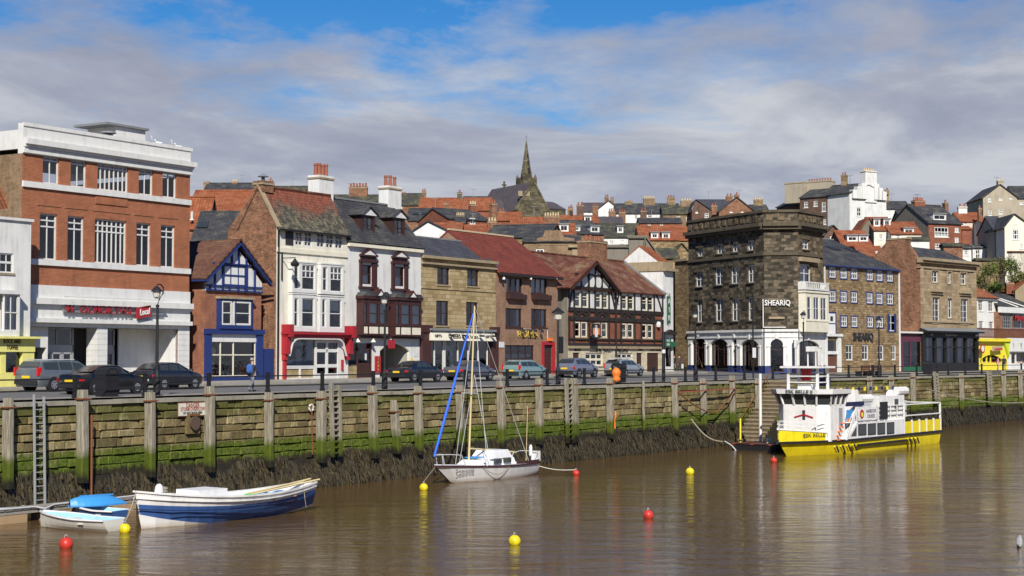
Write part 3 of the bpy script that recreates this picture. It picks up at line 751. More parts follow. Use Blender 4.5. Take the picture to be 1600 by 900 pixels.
for xx in (c2(128, 450), c2(157, 450), c2(246, 450), c2(275, 450)):
    q = B.x(xx); hh = ze + (za - ze) * (1 - abs(q - ax) / (L / 2 + .2)); timb((q, zt0), (q, min(hh, zw1 + .05)))
for xx in (c2(191, 380), c2(216, 380), c2(244, 390)):
    q = B.x(xx); timb((q, zw1), (q, ze + (za - ze) * (1 - abs(q - ax) / (L / 2 + .4)) - .1))
for xx in (c2(110, 500), c2(182, 500), c2(214, 500), c2(240, 500)): q = B.x(xx); timb((q, zt0), (q, zw0), .1)
k = (za - ze) / (L / 2 + .45)
bo = MB().mat('blue_paint'); bo.bar((-.38, -.42, ze - .14), (ax, -.42, za - .14), .12, .2, up=(0, 1, 0)); bo.build('bargeboard', B.e)
bo = MB().mat('blue_paint'); bo.bar((L + .5, -.42, ze - .18), (ax, -.42, za - .14), .12, .2, up=(0, 1, 0)); bo.build('bargeboard', B.e)
rf = MB().mat('tile_brown_y'); rf.slab([(-.45, -.5, ze), (ax, -.5, za + .05), (ax, 6.6, za + .05), (-.45, 6.6, ze)][::-1], .1); rf.slab([(L + .55, -.5, ze), (ax, -.5, za + .05), (ax, 6.6, za + .05), (L + .55, 6.6, ze)], .1)
rf = rf.build('roof', B.e); MB().mat('tile_brown_y').bar((ax, -.5, za + .1), (ax, 6.6, za + .1), .25, .14).build('ridge_tiles', rf)
MB().mat('blue_paint').box(-.5, -.35, -.4, 6, ze - .12, ze - .01).build('gutter', B.e)
ob = MB().mat('blue_paint'); x0, x1, z0, z1 = orx; ob.box(x0 - .08, x1 + .08, -.38, .1, z0 - .22, z0); ob.box(x0 - .08, x1 + .08, -.38, .1, z1, z1 + .1); ob.box(x0 - .06, x0 + .06, -.35, .1, z0, z1); ob.box(x1 - .06, x1 + .06, -.35, .1, z0, z1); ob.box((x0 + x1) / 2 - .14, (x0 + x1) / 2 - .04, -.35, .1, z0, z1); ob.build('oriel', B.e)
xm = x0 + (x1 - x0) * .36
window(B, (x0 + .08, xm - .03, z0 + .02, z1 - .02), hole=False, y=-.42, cols=1, rows=2, sill=None, fw=.1); window(B, (xm + .1, x1 - .1, z0 + .02, z1 - .02), hole=False, y=-.42, cols=1, rows=2, sill=None, fw=.12)
MB().mat('stone_trim').box(x0 - .15, x1 + .2, -.45, -.003, z1 + .1, z1 + .26).build('lintel', B.e)
m = MB().mat('blue_paint'); m.box(-.05, .42, -.22, -.003, g, sf1 - .2); m.box(L - .6, L + .0, -.22, -.003, g, sf1 - .2); m.box(-.1, L + .05, -.3, -.003, sf1 - .32, sf1); m.box(.42, L - .6, -.1, -.003, g, g + .32)
sfm = m.build('shopfront', B.e); MB().mat('white_paint').box(.42, L - .6, -.12, -.003, sf0, sf1 - .32).build('sign_board', sfm)
fz = sf0; m = MB().mat('cream_paint')
for xx in (.42, 1.35, 2.55, L - .66): m.box(xx, xx + .07, -.06, .06, g + .32, fz)
m.box(.42, L - .6, -.055, .05, fz - .85, fz - .78); m.box(.42, L - .6, -.09, .06, g + .3, g + .38); m.build('shop_window_frame', sfm)
MB().mat('shop_glass').add([(.42, 0, g + .3), (L - .6, 0, g + .3), (L - .6, 0, fz), (.42, 0, fz)], [(0, 1, 2, 3)]).build('shop_window', sfm)
stock(B, .5, L - .7, g + .3, fz - .8, .3, 12, sfm); interior(B, .1, L - .1, g, fz + .1)

# --- blue yard gate
Pg0, Pg1 = on_line(408.5, LA), on_line(430.5, LA)
Bg = Bld('yard_gate', 'plain blue boarded yard gate between the blue trimmed house and the cream building', 'gate', Pg0, Pg1)
zg = Bg.z(c2(330, 722)); n = 7
for i in range(n): MB().mat('blue_paint').box(Bg.L * i / n + .008, Bg.L * (i + 1) / n - .008, .1, .15, g - .1, zg).build('board', Bg.e)
for zz in (g + .4, zg - .4): MB().mat('blue_paint').box(0, Bg.L, .152, .2, zz, zz + .12).build('rail', Bg.e)

# --- tall cream building with red shopfront
P0, P1 = on_line(431, LA), on_line(541.5, LA)
B = Bld('cream_shop_house', 'tall cream rendered house with brick gable, lichened roof and red shopfront', 'house', P0, P1)
L = B.L; g = GZ(B.o); ze = (B.z(c2(358, 266)) + B.z(c2(612, 303))) / 2
yr, _ = B.depth(c2(292, 140), 0); zr = B.z(c2(400, 134), yr); yb, _ = B.depth(c2(180, 305), 0); yr = max(yr, 1.6); yb = max(yb, 2 * yr)
wins(B, c2, [(428, 288, 457, 341), (462, 290, 491, 344), (508, 294, 538, 348), (542, 299, 571, 351), (576, 303, 605, 353)], cols=2, rows=3, rec=.07, sill=None, fw=.09, bar=.05)
x0, x1, z0, z1 = B.rect(c2, (393, 284, 421, 338)); MB().mat('shop_dark').box(x0, x1, -.04, -.002, z0, z1).build('shutter', B.e)
grp = [((405, 405, 495, 512), [(412, 412, 430, 502), (441, 412, 489, 505)]), ((512, 412, 598, 518), [(518, 420, 535, 508), (546, 420, 590, 512)]),
       ((405, 522, 495, 655), [(412, 535, 428, 640), (441, 535, 487, 642)]), ((508, 530, 598, 658), [(515, 538, 530, 643), (543, 540, 588, 645)])]
for ob_, wl_ in grp:
    x0, x1, z0, z1 = B.rect(c2, ob_); rs = [B.rect(c2, w_) for w_ in wl_]
    mb = MB().mat('white_paint'); panel(mb, x0, x1, z0, z1, -.32, rs, .1); mb.box(x0, x0 + .06, -.319, -.003, z0, z1); mb.box(x1 - .06, x1, -.319, -.003, z0, z1); mb.box(x0, x1, -.319, -.003, z0 - .06, z0); mb.box(x0 - .04, x1 + .04, -.36, -.003, z1, z1 + .08)
    bay = mb.build('bay_window', B.e)
    zz0, zz1 = min(r[2] for r in rs), max(r[3] for r in rs)
    B.holes.append((x0 + .15, x1 - .15, zz0 + .1, zz1 - .1))
    for j, r in enumerate(rs): window(B, r, hole=False, y=-.36, cols=1, rows=2, sill=None, fw=.07, curtain=('top' if j else None), transom=(.75 if ob_[1] < 450 and j else None))
    if ob_[1] < 450:
        r = rs[1]; mb2 = MB().mat('white_paint')
        for q in (1, 2): mb2.box(r[0] + (r[1] - r[0]) * q / 3 - .02, r[0] + (r[1] - r[0]) * q / 3 + .02, -.28, -.2, (r[2] + r[3]) / 2, r[3])
        mb2.build('glazing_bar', bay)
sz1 = B.z(c2(490, 655)); 
def sq(b): return B.rect(s1, b)
win_r = sq((160, 262, 455, 520)); door_r = sq((472, 292, 682, 672))
B.holes += [win_r, door_r]
shell(B, 'cream_render', 0, L, g - 1, ze, yb, 'brick_old', top=False)
gable_side(B, 'brick_old', 0, 0, yb, ze - .001, yr, zr, .3, 1)
slab_roof(B, 'roof_mixed', -.0, L + .1, -.3, ze - .15, yr, zr, ox=.0, ridge='tile_old_x')
MB().mat('stone_trim').slab([(-.06, -.2, ze + .02), (.28, -.2, ze + .02), (.28, yr, zr + .14), (-.06, yr, zr + .14)], .12).build('verge_coping', B.e)
MB().mat('black_paint').box(0, L, -.42, -.3, ze - .22, ze - .1).build('gutter', B.e)
za_ = (B.z(c2(370, 343)) + B.z(c2(612, 372))) / 2; MB().mat('cream_paint').box(0, L, -.1, -.002, za_ - .3, za_).build('string_course', B.e)
chimney(B.e, .55, yr, zr - .4, zr + .35, 1.1, .8, 'brick_old', 0)
MB().mat('lead').lathe([(.12, 0), (.12, .3), (.4, .3), (.0, .55)], (.5, yr, zr + .35), 8).build('chimney_cowl', B.e)
cx0, cz1 = B.fp(c2(515, 82), yr + .5); cx1, _ = B.fp(c2(567, 82), yr + .5)
chimney(B.e, L - .1 - (cx1 - cx0) / 2 + .6, yr + .5, zr - 1.6, cz1, cx1 - cx0, 1.0, 'white_wall', 4, ph=.85)
# shopfront
x0, x1 = B.x(s1(125, 300)), B.x(s1(790, 300)); zt, zb_ = B.z(s1(450, 190)), B.z(s1(450, 240))
m = MB().mat('red_paint'); m.box(x0, x1, -.55, -.003, zb_, zt - .14); m.box(x0 - .05, x1 + .05, -.7, -.003, zt - .14, zt)
for xx in (x0, x1 - .38): m.box(xx, xx + .42, -.72, -.004, zb_ + .02, zt + .5); m.box(xx, xx + .36, -.5, -.003, zb_ - 1.1, zb_); m.box(xx + .04, xx + .3, -.3, -.003, zb_ - 1.5, zb_ - 1.1)
m.box(B.x(s1(135, 550)), B.x(s1(155, 550)), -.2, -.003, g, zb_ - 1.5); m.box(B.x(s1(712, 500)), B.x(s1(727, 500)), -.2, -.003, g + .6, zb_ - 1.5)
sfm = m.build('red_shopfront', B.e)
m = MB().mat('white_paint'); xa, xb = win_r[0] - .15, B.x(s1(745, 400)); zt2 = zb_ - .02
panel(m, xa, xb, g, zt2, -.08, [win_r, door_r, sq((160, 552, 297, 640)), sq((312, 552, 442, 640))], .06)
m.box(door_r[0] + (door_r[1] - door_r[0]) * .44, door_r[0] + (door_r[1] - door_r[0]) * .54, -.06, .02, g, door_r[3]); m.box(door_r[0], door_r[1], -.06, .02, sq((0, 352, 9, 385))[2], sq((0, 352, 9, 380))[3]); m.box(door_r[0], door_r[1], -.05, .02, sq((0, 510, 9, 545))[2], sq((0, 510, 9, 545))[3]); m.box(door_r[0], door_r[1], -.05, .02, g, g + .4)
m.box(win_r[0], win_r[1], -.1, .05, win_r[2] - .08, win_r[2]); m.build('shopfront_frame', sfm)
ar = MB().mat('white_paint')   # scalloped arch edge
pts = []
for i in range(21):
    u = i / 20; xx = xa + .1 + (xb - xa - .35) * u; e = min(u, 1 - u) / .16; zz = zb_ - .08 - (1.15 * (1 - math.sqrt(max(0, 1 - (1 - min(e, 1)) ** 2))))
    pts.append((xx, zz))
for a, b in zip(pts, pts[1:]): ar.bar((a[0], -.46, a[1]), (b[0], -.46, b[1]), .09, .08, up=(0, 1, 0))
ar.build('arch_trim', sfm)
for r in (win_r, door_r): MB().mat('shop_glass').add([(r[0], 0.01, r[2]), (r[1], 0.01, r[2]), (r[1], 0.01, r[3]), (r[0], 0.01, r[3])], [(0, 1, 2, 3)]).build('pane', sfm)
MB().mat('poster').box(win_r[0], win_r[1], .1, .14, win_r[2], win_r[3]).build('window_blind', sfm)
x0, x1, z0, z1 = sq((205, 322, 380, 465)); pic = MB().mat('shop_dark').prism([(x0, z0), (x0 + (x1 - x0) * .75, z0 + .15), (x1, z0 + (z1 - z0) * .5), (x1 - .05, z1), (x0 + .35, z1)], .07, .1).build('window_picture', sfm)
MB().mat('white_paint').prism([(x0 + (x1 - x0) * .55 + .3 * math.cos(q * math.pi / 6), z0 + (z1 - z0) * .42 + .38 * math.sin(q * math.pi / 6)) for q in range(12)], .055, .069).build('emblem', pic)
m = MB().mat('stone_yellow'); m.box(win_r[0], win_r[1], -.02, .05, g, win_r[2] - .1); m.build('stall_riser', sfm)
interior(B, .3, L - .2, g, zb_)
bl = MB().mat('black_paint'); bx, bz = B.fp(c2(405, 415), -1.0); bl.bar((B.x(c2(378, 405)), 0, bz + .55), (B.x(c2(378, 405)), -1.2, bz + .55), .05); bl.lathe([(.05, .5), (.1, .4), (.3, .15), (.24, 0), (.2, -.02)], (B.x(c2(378, 405)), -1.15, bz - .0), 8); bl.bar((B.x(c2(378, 405)), -.06, bz - .9), (B.x(c2(378, 405)), -.06, bz + .9), .08); bl.build('bracket_lamp', B.e)
MB().mat('black_paint').bar((.12, -.1, g), (.12, -.1, ze - .1), .09).build('downpipe', B.e)

# --- white house with slate roof, dormers and maroon bays
P0, P1 = on_line(541.7, LA), on_line(657.5, LA)
B = Bld('dormer_house', 'white house with slate roof, two dormers, maroon bay windows and an archway', 'house', P0, P1)
L = B.L; g = GZ(B.o); ze = (B.z(c3(60, 292)) + B.z(c3(345, 312))) / 2
yr, zr_ = B.depth(c3(262, 186), L); yr = 2.6; zr = B.z(c3(150, 143), yr)
for b, sb in (((110, 385, 151, 460), (102, 375, 168, 470)), ((238, 392, 278, 468), (227, 382, 290, 478))):
    window(B, B.rect(c3, b), frame='maroon', cols=1, rows=2, sill=None, rec=.1, curtain='net')
    x0, x1, z0, z1 = B.rect(c3, sb); w0 = B.rect(c3, b)
    m = MB().mat('maroon'); m.box(x0, w0[0], -.14, -.003, z0, z1); m.box(w0[1], x1, -.14, -.003, z0, z1); m.box(x0 - .08, x1 + .08, -.22, -.003, z0 - .16, z0); m.box(x0 - .05, x1 + .05, -.22, -.003, z1, z1 + .16)
    xm = (x0 + x1) / 2; m.box(x0 + .12, x1 - .12, -.1, -.003, z1 + .16, z1 + .42)
    m.prism([(x0, z1 + .42), (x1, z1 + .42), (x1, z1 + .52), (xm, z1 + .98), (x0, z1 + .52)], -.24, -.003); sd2 = m.build('window_surround', B.e)
    MB().mat('white_paint').prism([(x0 + .3, z1 + .52), (x1 - .3, z1 + .52), (xm, z1 + .82)], -.26, -.241).build('pediment_panel', sd2)
for bx in ((92, 512, 192, 660), (217, 518, 320, 664)):
    x0, x1, z0, z1 = B.rect(c3, bx); zs0 = B.z(c3(150, 616)); zs1 = B.z(c3(150, 535)); n = 3
    m = MB().mat('maroon'); m.box(x0, x1, -.6, -.003, z0, zs0 - .95 + .85); 
    edges = [x0, x0 + (x1 - x0) * .2, x0 + (x1 - x0) * .61, x1]
    for e_ in edges: m.box(max(e_ - .07, x0), min(e_ + .07, x1), -.62, -.003, zs0, z1 - .1)
    m.box(x0 - .1, x1 + .1, -.7, -.003, z1 - .12, z1 + .06); m.box(x0 - .03, x1 + .03, -.66, -.003, zs0 - .14, zs0)
    m.box(x0, x1, -.59, -.003, zs1, z1 - .1)
    bay = m.build('oriel', B.e)
    for a, b in zip(edges, edges[1:]):
        window(B, (a + .07, b - .07, zs0, zs1), frame='maroon', cols=1, rows=2, hole=False, y=-.7, sill=None, fw=.05, curtain='full', parent=B.e)
        MB().mat('cream_paint').box(a + .1, b - .1, -.62, -.605, z0 + .12, zs0 - .2).build('timber_panel', bay)
    MB().mat('slate_x').prism([(x0 - .12, z1 + .06), (x1 + .12, z1 + .06), (x1 - .2, z1 + .35), (x0 + .2, z1 + .35)], -.72, -.003).build('oriel_roof', bay)
    xm = x0 + (x1 - x0) * .62; MB().mat('maroon').prism([(xm - .65, z1 + .06), (xm + .65, z1 + .06), (xm, z1 + .62)], -.78, -.1).build('pediment', bay)
    MB().mat('white_paint').prism([(xm - .35, z1 + .12), (xm + .35, z1 + .12), (xm, z1 + .42)], -.80, -.781).build('pediment_panel', bay)
def sq(b): return B.rect(s1, b)
dr = sq((795, 295, 1032, 690)); ar = sq((1110, 300, 1405, 690)); dr = (dr[0], dr[1], g, dr[3]); ar = (ar[0], ar[1], g - .1, ar[3])
B.holes += [dr, ar]
shell(B, 'white_wall', 0, L, g - 1, ze, 2 * yr, top=False)
gable_side(B, 'white_wall', L, 0, 2 * yr, ze - .001, yr, zr - .05, .3, -1); gable_side(B, 'white_wall', 0, 0, 2 * yr, ze - .001, yr, zr - .05, .3, 1)
slab_roof(B, 'slate_x', 0, L, -.35, ze - .1, yr, zr, ox=.08)
MB().mat('cream_paint').box(0, L, -.28, -.003, ze - .42, ze - .2).build('eaves_cornice', B.e)
kr = (zr - ze + .1) / (yr + .35)
for wb in ((119, 198, 159, 262), (239, 208, 276, 272)):
    yd = .45; x0, x1, z0, z1 = B.rect(c3, wb, yd); xm = (x0 + x1) / 2
    d = MB().mat('dark_brown'); panel(d, x0 - .18, x1 + .18, z0 - .2, z1 + .12, yd, [(x0, x1, z0, z1)], .1); yb2 = yd + 1.5
    for xx in (x0 - .18, x1 + .18): d.add([(xx, yd, z0 - .2), (xx, yb2, z0 - .2), (xx, yb2, z1 + .12), (xx, yd, z1 + .12)], [(0, 1, 2, 3)])
    d.mat('white_paint').prism([(x0 - .3, z1 + .12), (x1 + .3, z1 + .12), (xm, z1 + .62)], yd - .12, yd + .1)
    dm = d.build('dormer', B.e)
    rr = MB().mat('slate_y'); rr.slab([(x0 - .42, yd - .25, z1 + .08), (xm, yd - .25, z1 + .72), (xm, yb2 + .4, z1 + .72), (x0 - .42, yb2 + .1, z1 + .08)][::-1], .07); rr.slab([(x1 + .42, yd - .25, z1 + .08), (xm, yd - .25, z1 + .72), (xm, yb2 + .4, z1 + .72), (x1 + .42, yb2 + .1, z1 + .08)], .07); rr.build('dormer_roof', dm)
    window(B, (x0, x1, z0, z1), frame='dark_brown', cols=2, rows=2, hole=False, y=yd, sill=None, curtain='sides', rec=.08)
qx, qz = B.fp(c3(180, 235), 1.2); yy = 1.0
cx, cz = B.fp(c3(236, 78), yr); cx0 = B.x(c3(211, 78), yr); cx1 = B.x(c3(262, 78), yr)
chimney(B.e, (cx0 + cx1) / 2, yr + .3, zr - 2.5, cz, cx1 - cx0, .9, 'white_wall', 3, ph=.8)
# ground floor
m = MB().mat('maroon'); zt = B.z(c3(200, 664)); m.box(0, L, -.3, -.003, zt - .14, zt); m.build('fascia_cornice', B.e)
m = MB().mat('dark_brown'); m.box(dr[0], dr[0] + (dr[1] - dr[0]) * .4, .06, .12, g + .9, g + 1.0); m.box(dr[0], dr[0] + .08, .03, .15, g, dr[3]); m.box(dr[0] + (dr[1] - dr[0]) * .4 - .06, dr[0] + (dr[1] - dr[0]) * .4 + .06, .03, .15, g, dr[3]); m.box(dr[1] - .1, dr[1], .03, .15, g, dr[3]); m.box(dr[0], dr[1], .03, .15, dr[3] - .5, dr[3] - .42)
m.box(dr[0] + (dr[1] - dr[0]) * .4, dr[1], .08, .14, g, g + 1.1); m.mat('stone_yellow').box(dr[0] + .05, dr[0] + (dr[1] - dr[0]) * .4 - .06, .05, .14, g, g + .9); m.mat('poster').box(dr[1] - .75, dr[1] - .55, .05, .078, g + 1.3, g + 1.75).box(dr[0] + .12, dr[0] + .3, .05, .078, g + 1.4, g + 1.7)
o = m.build('shop_door', B.e); MB().mat('shop_glass').add([(dr[0], .11, g + .9), (dr[1], .11, g + .9), (dr[1], .11, dr[3]), (dr[0], .11, dr[3])], [(0, 1, 2, 3)]).build('pane', o)
for b in ((1055, 425, 1110, 590),): 
    x0, x1, z0, z1 = sq(b); sg = MB().mat('red_paint').box(x0, x1, -.1, -.02, z0, z1).build('sign_board', B.e); text('lettering', 'T\nE\nA\nS', sg, 'gold', .24, ((x0 + x1) / 2, -.11, (z0 + z1) / 2))
x0, x1, z0, z1 = sq((1098, 262, 1160, 348)); sg = MB().mat('red_paint').box(x0, x1, -.9, -.84, z0, z1).build('hanging_sign', B.e); MB().mat('black_paint').bar(((x0 + x1) / 2, -1, z1 + .05), ((x0 + x1) / 2, 0, z1 + .05), .04).build('bracket', sg)
for xx in (885, 1040, 1215):
    q, zq = B.fp(s1(xx, 285), -.35); MB().mat('cream_paint').lathe([(.04, .25), (.06, .2), (.2, 0), (.17, -.01)], (q, -.4, zq), 8).build('shop_lamp', B.e)
m = MB().mat('concrete'); y2 = 6
m.add([(ar[0], .2, g - .1), (ar[0], y2, g - .1), (ar[0], y2, ar[3]), (ar[0], .2, ar[3])], [(0, 1, 2, 3)]); m.add([(ar[1], .2, g - .1), (ar[1], y2, g - .1), (ar[1], y2, ar[3]), (ar[1], .2, ar[3])], [(3, 2, 1, 0)]); m.add([(ar[0], .2, ar[3]), (ar[1], .2, ar[3]), (ar[1], y2, ar[3]), (ar[0], y2, ar[3])], [(0, 1, 2, 3)])
m.mat('cream_wall').add([(ar[0], y2, g - .1), (ar[1], y2, g - .1), (ar[1], y2, ar[3]), (ar[0], y2, ar[3])], [(0, 1, 2, 3)]); m.build('passage', B.e)
m = MB().mat('white_paint'); n = 10   # flat arch head
hw = (ar[1] - ar[0]); pts = [(ar[0] + hw * i / n, ar[3] - .55 * (abs(2 * i / n - 1) ** 2.2)) for i in range(n + 1)]
m.prism([(ar[0], ar[3] + .02)] + pts[::1] + [(ar[1], ar[3] + .02)], .004, .19); m.build('arch_head', B.e)
x0, x1, z0, z1 = sq((1410, 425, 1445, 475)); MB().mat('plate_yellow').prism([(x0, z0), (x1, z0), ((x0 + x1) / 2, z1)], -.02, -.003).build('warning_sign', B.e)
x0, x1, z0, z1 = sq((1448, 390, 1490, 430)); MB().mat('poster').box(x0, x1, -.02, -.003, z0, z1).build('notice', B.e)
interior(B, .1, ar[0] - .05, g, zt)

# --- yellow sandstone building with gift shop
P0, P1 = on_line(657.7, LA), on_line(774.5, LA)
B = Bld('sandstone_shop', 'yellow sandstone building with parapet, slate roof and cream gift shop fascia', 'shop', P0, P1)
L = B.L; g = GZ(B.o); zp = (B.z(c3(348, 352)) + B.z(c3(636, 372))) / 2
wins(B, c3, [(408, 395, 456, 462), (525, 402, 570, 468), (404, 525, 453, 622), (521, 530, 567, 622)], frame='dark_brown', cols=2, rows=2, curtains=['sides', 'net', 'right', 'sides'], fw=.08)
def sq(b): return B.rect(s2, b)
so = sq((185, 205, 800, 470)); so = (so[0], so[1], g, so[3]); B.holes.append(so)
shell(B, 'stone_yellow', 0, L, g - 1, zp, 9, top=False)
for za_, th, pr in ((zp + .06, .22, .28), (zp - .45, .14, .2)): MB().mat('stone_trim').box(0, L, -pr, .3, za_ - th, za_).build('cornice', B.e)
zm = (B.z(c3(350, 468)) + B.z(c3(635, 483))) / 2; MB().mat('stone_yellow').box(0, L, -.06, -.002, zm - .18, zm).build('string_course', B.e)
yrg = 3.4; zrg = (B.z(c3(345, 277), yrg) + B.z(c3(520, 296), yrg)) / 2
slab_roof(B, 'slate_blue_x', 0, B.x(c3(525, 298), yrg) + .0, .35, zp - .35, yrg, zrg, ridge='lead')
MB().mat('slate_blue_x').slab([(B.x(c3(525, 298), yrg), yrg, zrg), (B.x(c3(525, 298), yrg), .35, zp - .35), (L, .35, zp - .35), (L, .36, zp - .34)], .1).build('roof_hip', B.e)
sfm = MB().mat('maroon').box(so[0], so[1], -.08, -.003, so[3], so[3] + .3).build('shopfront', B.e)
for b in ((100, 50, 185, 470), (800, 70, 860, 490)):
    x0, x1, z0, z1 = sq(b); MB().mat('maroon').box(x0, x1, -.3, -.003, g, z1 - .55).box(x0 - .05, x1 + .05, -.4, -.003, z1 - .55, z1).build('pilaster', sfm)
x0, x1, z0, z1 = sq((165, 112, 805, 208))
f = MB().mat('cream_paint'); f.prismx([(-.62, z0), (-.15, z0), (-.15, z1), (-.36, z1)], x0, x1); fs = f.build('fascia', sfm)
MB().mat('lead').box(x0 - .1, x1 + .1, -.55, -.003, z1, z1 + .16).build('cornice', sfm)
text('lettering', 'CHEERS & gift house', fs, 'shop_dark', .5, ((x0 + x1) / 2 - .2, -.55, (z0 + z1) / 2 - .05), rot=(R(75), 0, 0), width=(x1 - x0) * .46)
for u in (.09, .88): text('lettering', 'GIFTS', fs, 'shop_dark', .3, (x0 + (x1 - x0) * u, -.56, (z0 + z1) / 2 - .03), rot=(R(75), 0, 0), width=(x1 - x0) * .1)
for u in (.25, .45, .72, .92): MB().mat('black_paint').obox((x0 + (x1 - x0) * u, -.85, z1 - .35), (.16, 0, 0), (0, .12, 0), (0, .05, .07)).bar((x0 + (x1 - x0) * u, -.8, z1 - .3), (x0 + (x1 - x0) * u, -.3, z1 + .1), .03).build('spotlight', fs)
m = MB().mat('white_paint')
for xx in (240, 328, 345, 475, 578, 678, 770): q = B.x(s2(xx, 350)); m.box(q, q + .12, -.05, .07, g, so[3])
m.box(so[0], so[1], -.04, .06, g, g + .35); m.box(B.x(s2(355, 350)), B.x(s2(470, 350)), .3, .36, g, so[3] - .4); m.build('shop_window_frame', sfm)
MB().mat('dark_brown').box(B.x(s2(375, 350)), B.x(s2(432, 350)), .27, .299, g + .6, so[3] - .75).build('door_panel', sfm)
MB().mat('shop_glass').add([(so[0], 0.01, g), (so[1], 0.01, g), (so[1], 0.01, so[3]), (so[0], 0.01, so[3])], [(0, 1, 2, 3)]).build('shop_window', sfm)
stock(B, so[0] + .1, so[1] - .1, g + .35, so[3] - .3, .45, 30, sfm); interior(B, .1, L - .1, g, so[3] + .1)

# --- red brick building with red tile roof
P0, P1 = on_line(775, LA), on_line(871.5, LA)
B = Bld('brick_restaurant', 'red brick restaurant with steep red tile roof and red doorway', 'restaurant', P0, P1)
L = B.L; g = GZ(B.o); ze = (B.z(c4(35, 486)) + B.z(c4(243, 491))) / 2
wins(B, c4, [(67, 502, 120, 552), (150, 503, 203, 555), (64, 604, 119, 667), (150, 606, 203, 668)], frame='dark_brown', cols=3, rows=1, fw=.09, bar=.09, curtains=['sides', 'full', 'right', 'right'], sill='dark_brown')
for b in ((65, 557, 125, 574), (150, 559, 208, 576)):
    x0, x1, z0, z1 = B.rect(c4, b); MB().mat('dark_brown').box(x0, x1, -.35, -.003, z0, z1).build('window_box', B.e)
gw_ = B.rect(c4, (62, 727, 160, 795)); window(B, gw_, frame='dark_brown', cols=4, rows=3, fw=.1, bar=.08, sill='dark_brown', curtain='net', glass='shop_glass')
dr = B.rect(c4, (190, 726, 219, 815)); dr = (dr[0], dr[1], g, dr[3]); B.holes.append(dr)
shell(B, 'brick_pale', 0, L, g - 1, ze, 8, top=False)
yr = 4.6; zr = B.z(c4(70, 364), yr); xr0, xr1 = B.x(c4(5, 362), yr), B.x(c4(130, 370), yr)
xr1 = max(xr1, L - 3)
m = MB().mat('tile_red_x'); m.slab([(-.05, -.4, ze - .08), (L + .15, -.4, ze - .08), (L + .15, yr, zr), (-.05, yr, zr)], .12); m.slab([(L + .15, 2 * yr + .4, ze - .08), (-.05, 2 * yr + .4, ze - .08), (-.05, yr + .002, zr - .002), (L + .15, yr + .002, zr - .002)], .12)
rf = m.build('roof', B.e); MB().mat('pot_cream').bar((0, yr, zr + .05), (L + .1, yr, zr + .05), .25, .14).build('ridge_tiles', rf)
gable_side(B, 'brick_pale', L, 0, 2 * yr, ze - .001, yr, zr - .1, .3, -1); gable_side(B, 'brick_pale', 0, 0, 2 * yr, ze - .001, yr, zr - .1, .3, 1)
MB().mat('timber_black').box(-.05, L + .15, -.5, -.35, ze - .32, ze - .12).build('gutter', B.e)
m = MB().mat('red_paint'); x0, x1 = B.x(c4(184, 770)), B.x(c4(226, 770)); zt = B.z(c4(205, 715)); m.box(x0, dr[0], -.12, .1, g, zt); m.box(dr[1], x1, -.12, .1, g, zt); m.box(dr[0], dr[1], -.12, .1, dr[3], zt); ds = m.build('door_surround', B.e)
m = MB().mat('maroon').box(dr[0], dr[1], .1, .15, g, dr[3] - .5); m.mat('shop_dark').box(dr[0], dr[1], .1, .14, dr[3] - .5, dr[3]); m.build('door', B.e)
MB().mat('orange').box(x0 + .9, x0 + 1.5, -.25, -.01, zt + .05, zt + .3).build('alarm_box', B.e)
tx, tz = B.fp(c4(137, 692)); text('lettering', 'ROMA', B.e, 'gold', .75, (tx, -.06, tz), width=B.x(c4(172, 692)) - B.x(c4(103, 692)), ext=.04)
sx0, sx1, sz0, sz1 = B.rect(c4, (63, 672, 205, 703)); m = MB().mat('cream_paint'); m.box(sx0, sx1, -.03, -.004, sz1 - .03, sz1); m.box(sx1 - .06, sx1, -.03, -.004, sz0 - .2, sz1 - .03); m.build('cable', B.e)
for u in (.33, .5, .62, .78): q = sx0 + (sx1 - sx0) * u; MB().mat('black_paint').lathe([(.06, .25), (.12, .2), (.14, 0), (.1, 0)], (q, -.35, sz1 - .3), 8).bar((q, -.35, sz1 - .05), (q, 0, sz1 - .02), .03).build('spotlight', B.e)
x0, x1, z0, z1 = B.rect(c4, (42, 716, 58, 735)); MB().mat('poster').box(x0, x1, -.06, -.003, z0, z1).build('menu_case', B.e)
for xx in (55, 145, 230): q, zq = B.fp(c4(xx, 507), -.3); MB().mat('lens').lathe([(.02, .2), (.1, .15), (.12, 0), (.08, -.02)], (q, -.4, zq), 8).build('floodlight', B.e)
interior(B, .1, L - .1, g, gw_[3] + .3)

# --- half-timbered inn
Pl, P0, P1 = on_line(872, LA), on_line(887.3, LA), on_line(1035.5, LA)
B = Bld('half_timbered_inn', 'half-timbered black and white inn with brick bands and stone ground floor', 'inn', P0, P1)
L = B.L; g = GZ(B.o); ze = (B.z(c9(690, 398)) + B.z(c9(1012, 418))) / 2
t1 = [(365, 410, 412, 525), (422, 412, 468, 528), (520, 415, 565, 533), (573, 415, 615, 533), (712, 425, 757, 540), (764, 425, 805, 543), (862, 430, 905, 543), (910, 432, 950, 545)]
t2 = [(366, 628, 410, 748), (418, 632, 461, 748), (514, 634, 556, 748), (566, 636, 609, 748), (716, 640, 754, 748), (760, 640, 801, 748), (865, 645, 902, 748), (908, 645, 946, 748)]
R1 = [B.rect(c9, b) for b in t1]; R2 = [B.rect(c9, b) for b in t2]
def avg(rs, i): return sum(r[i] for r in rs) / len(rs)
a1, b1, a2, b2 = avg(R1, 2), avg(R1, 3), avg(R2, 2), avg(R2, 3)
for r in R1: window(B, (r[0], r[1], a1, b1), frame='cream_paint', cols=1, rows=2, fw=.14, sill=None, rec=.06, curtain='net', transom=.68)
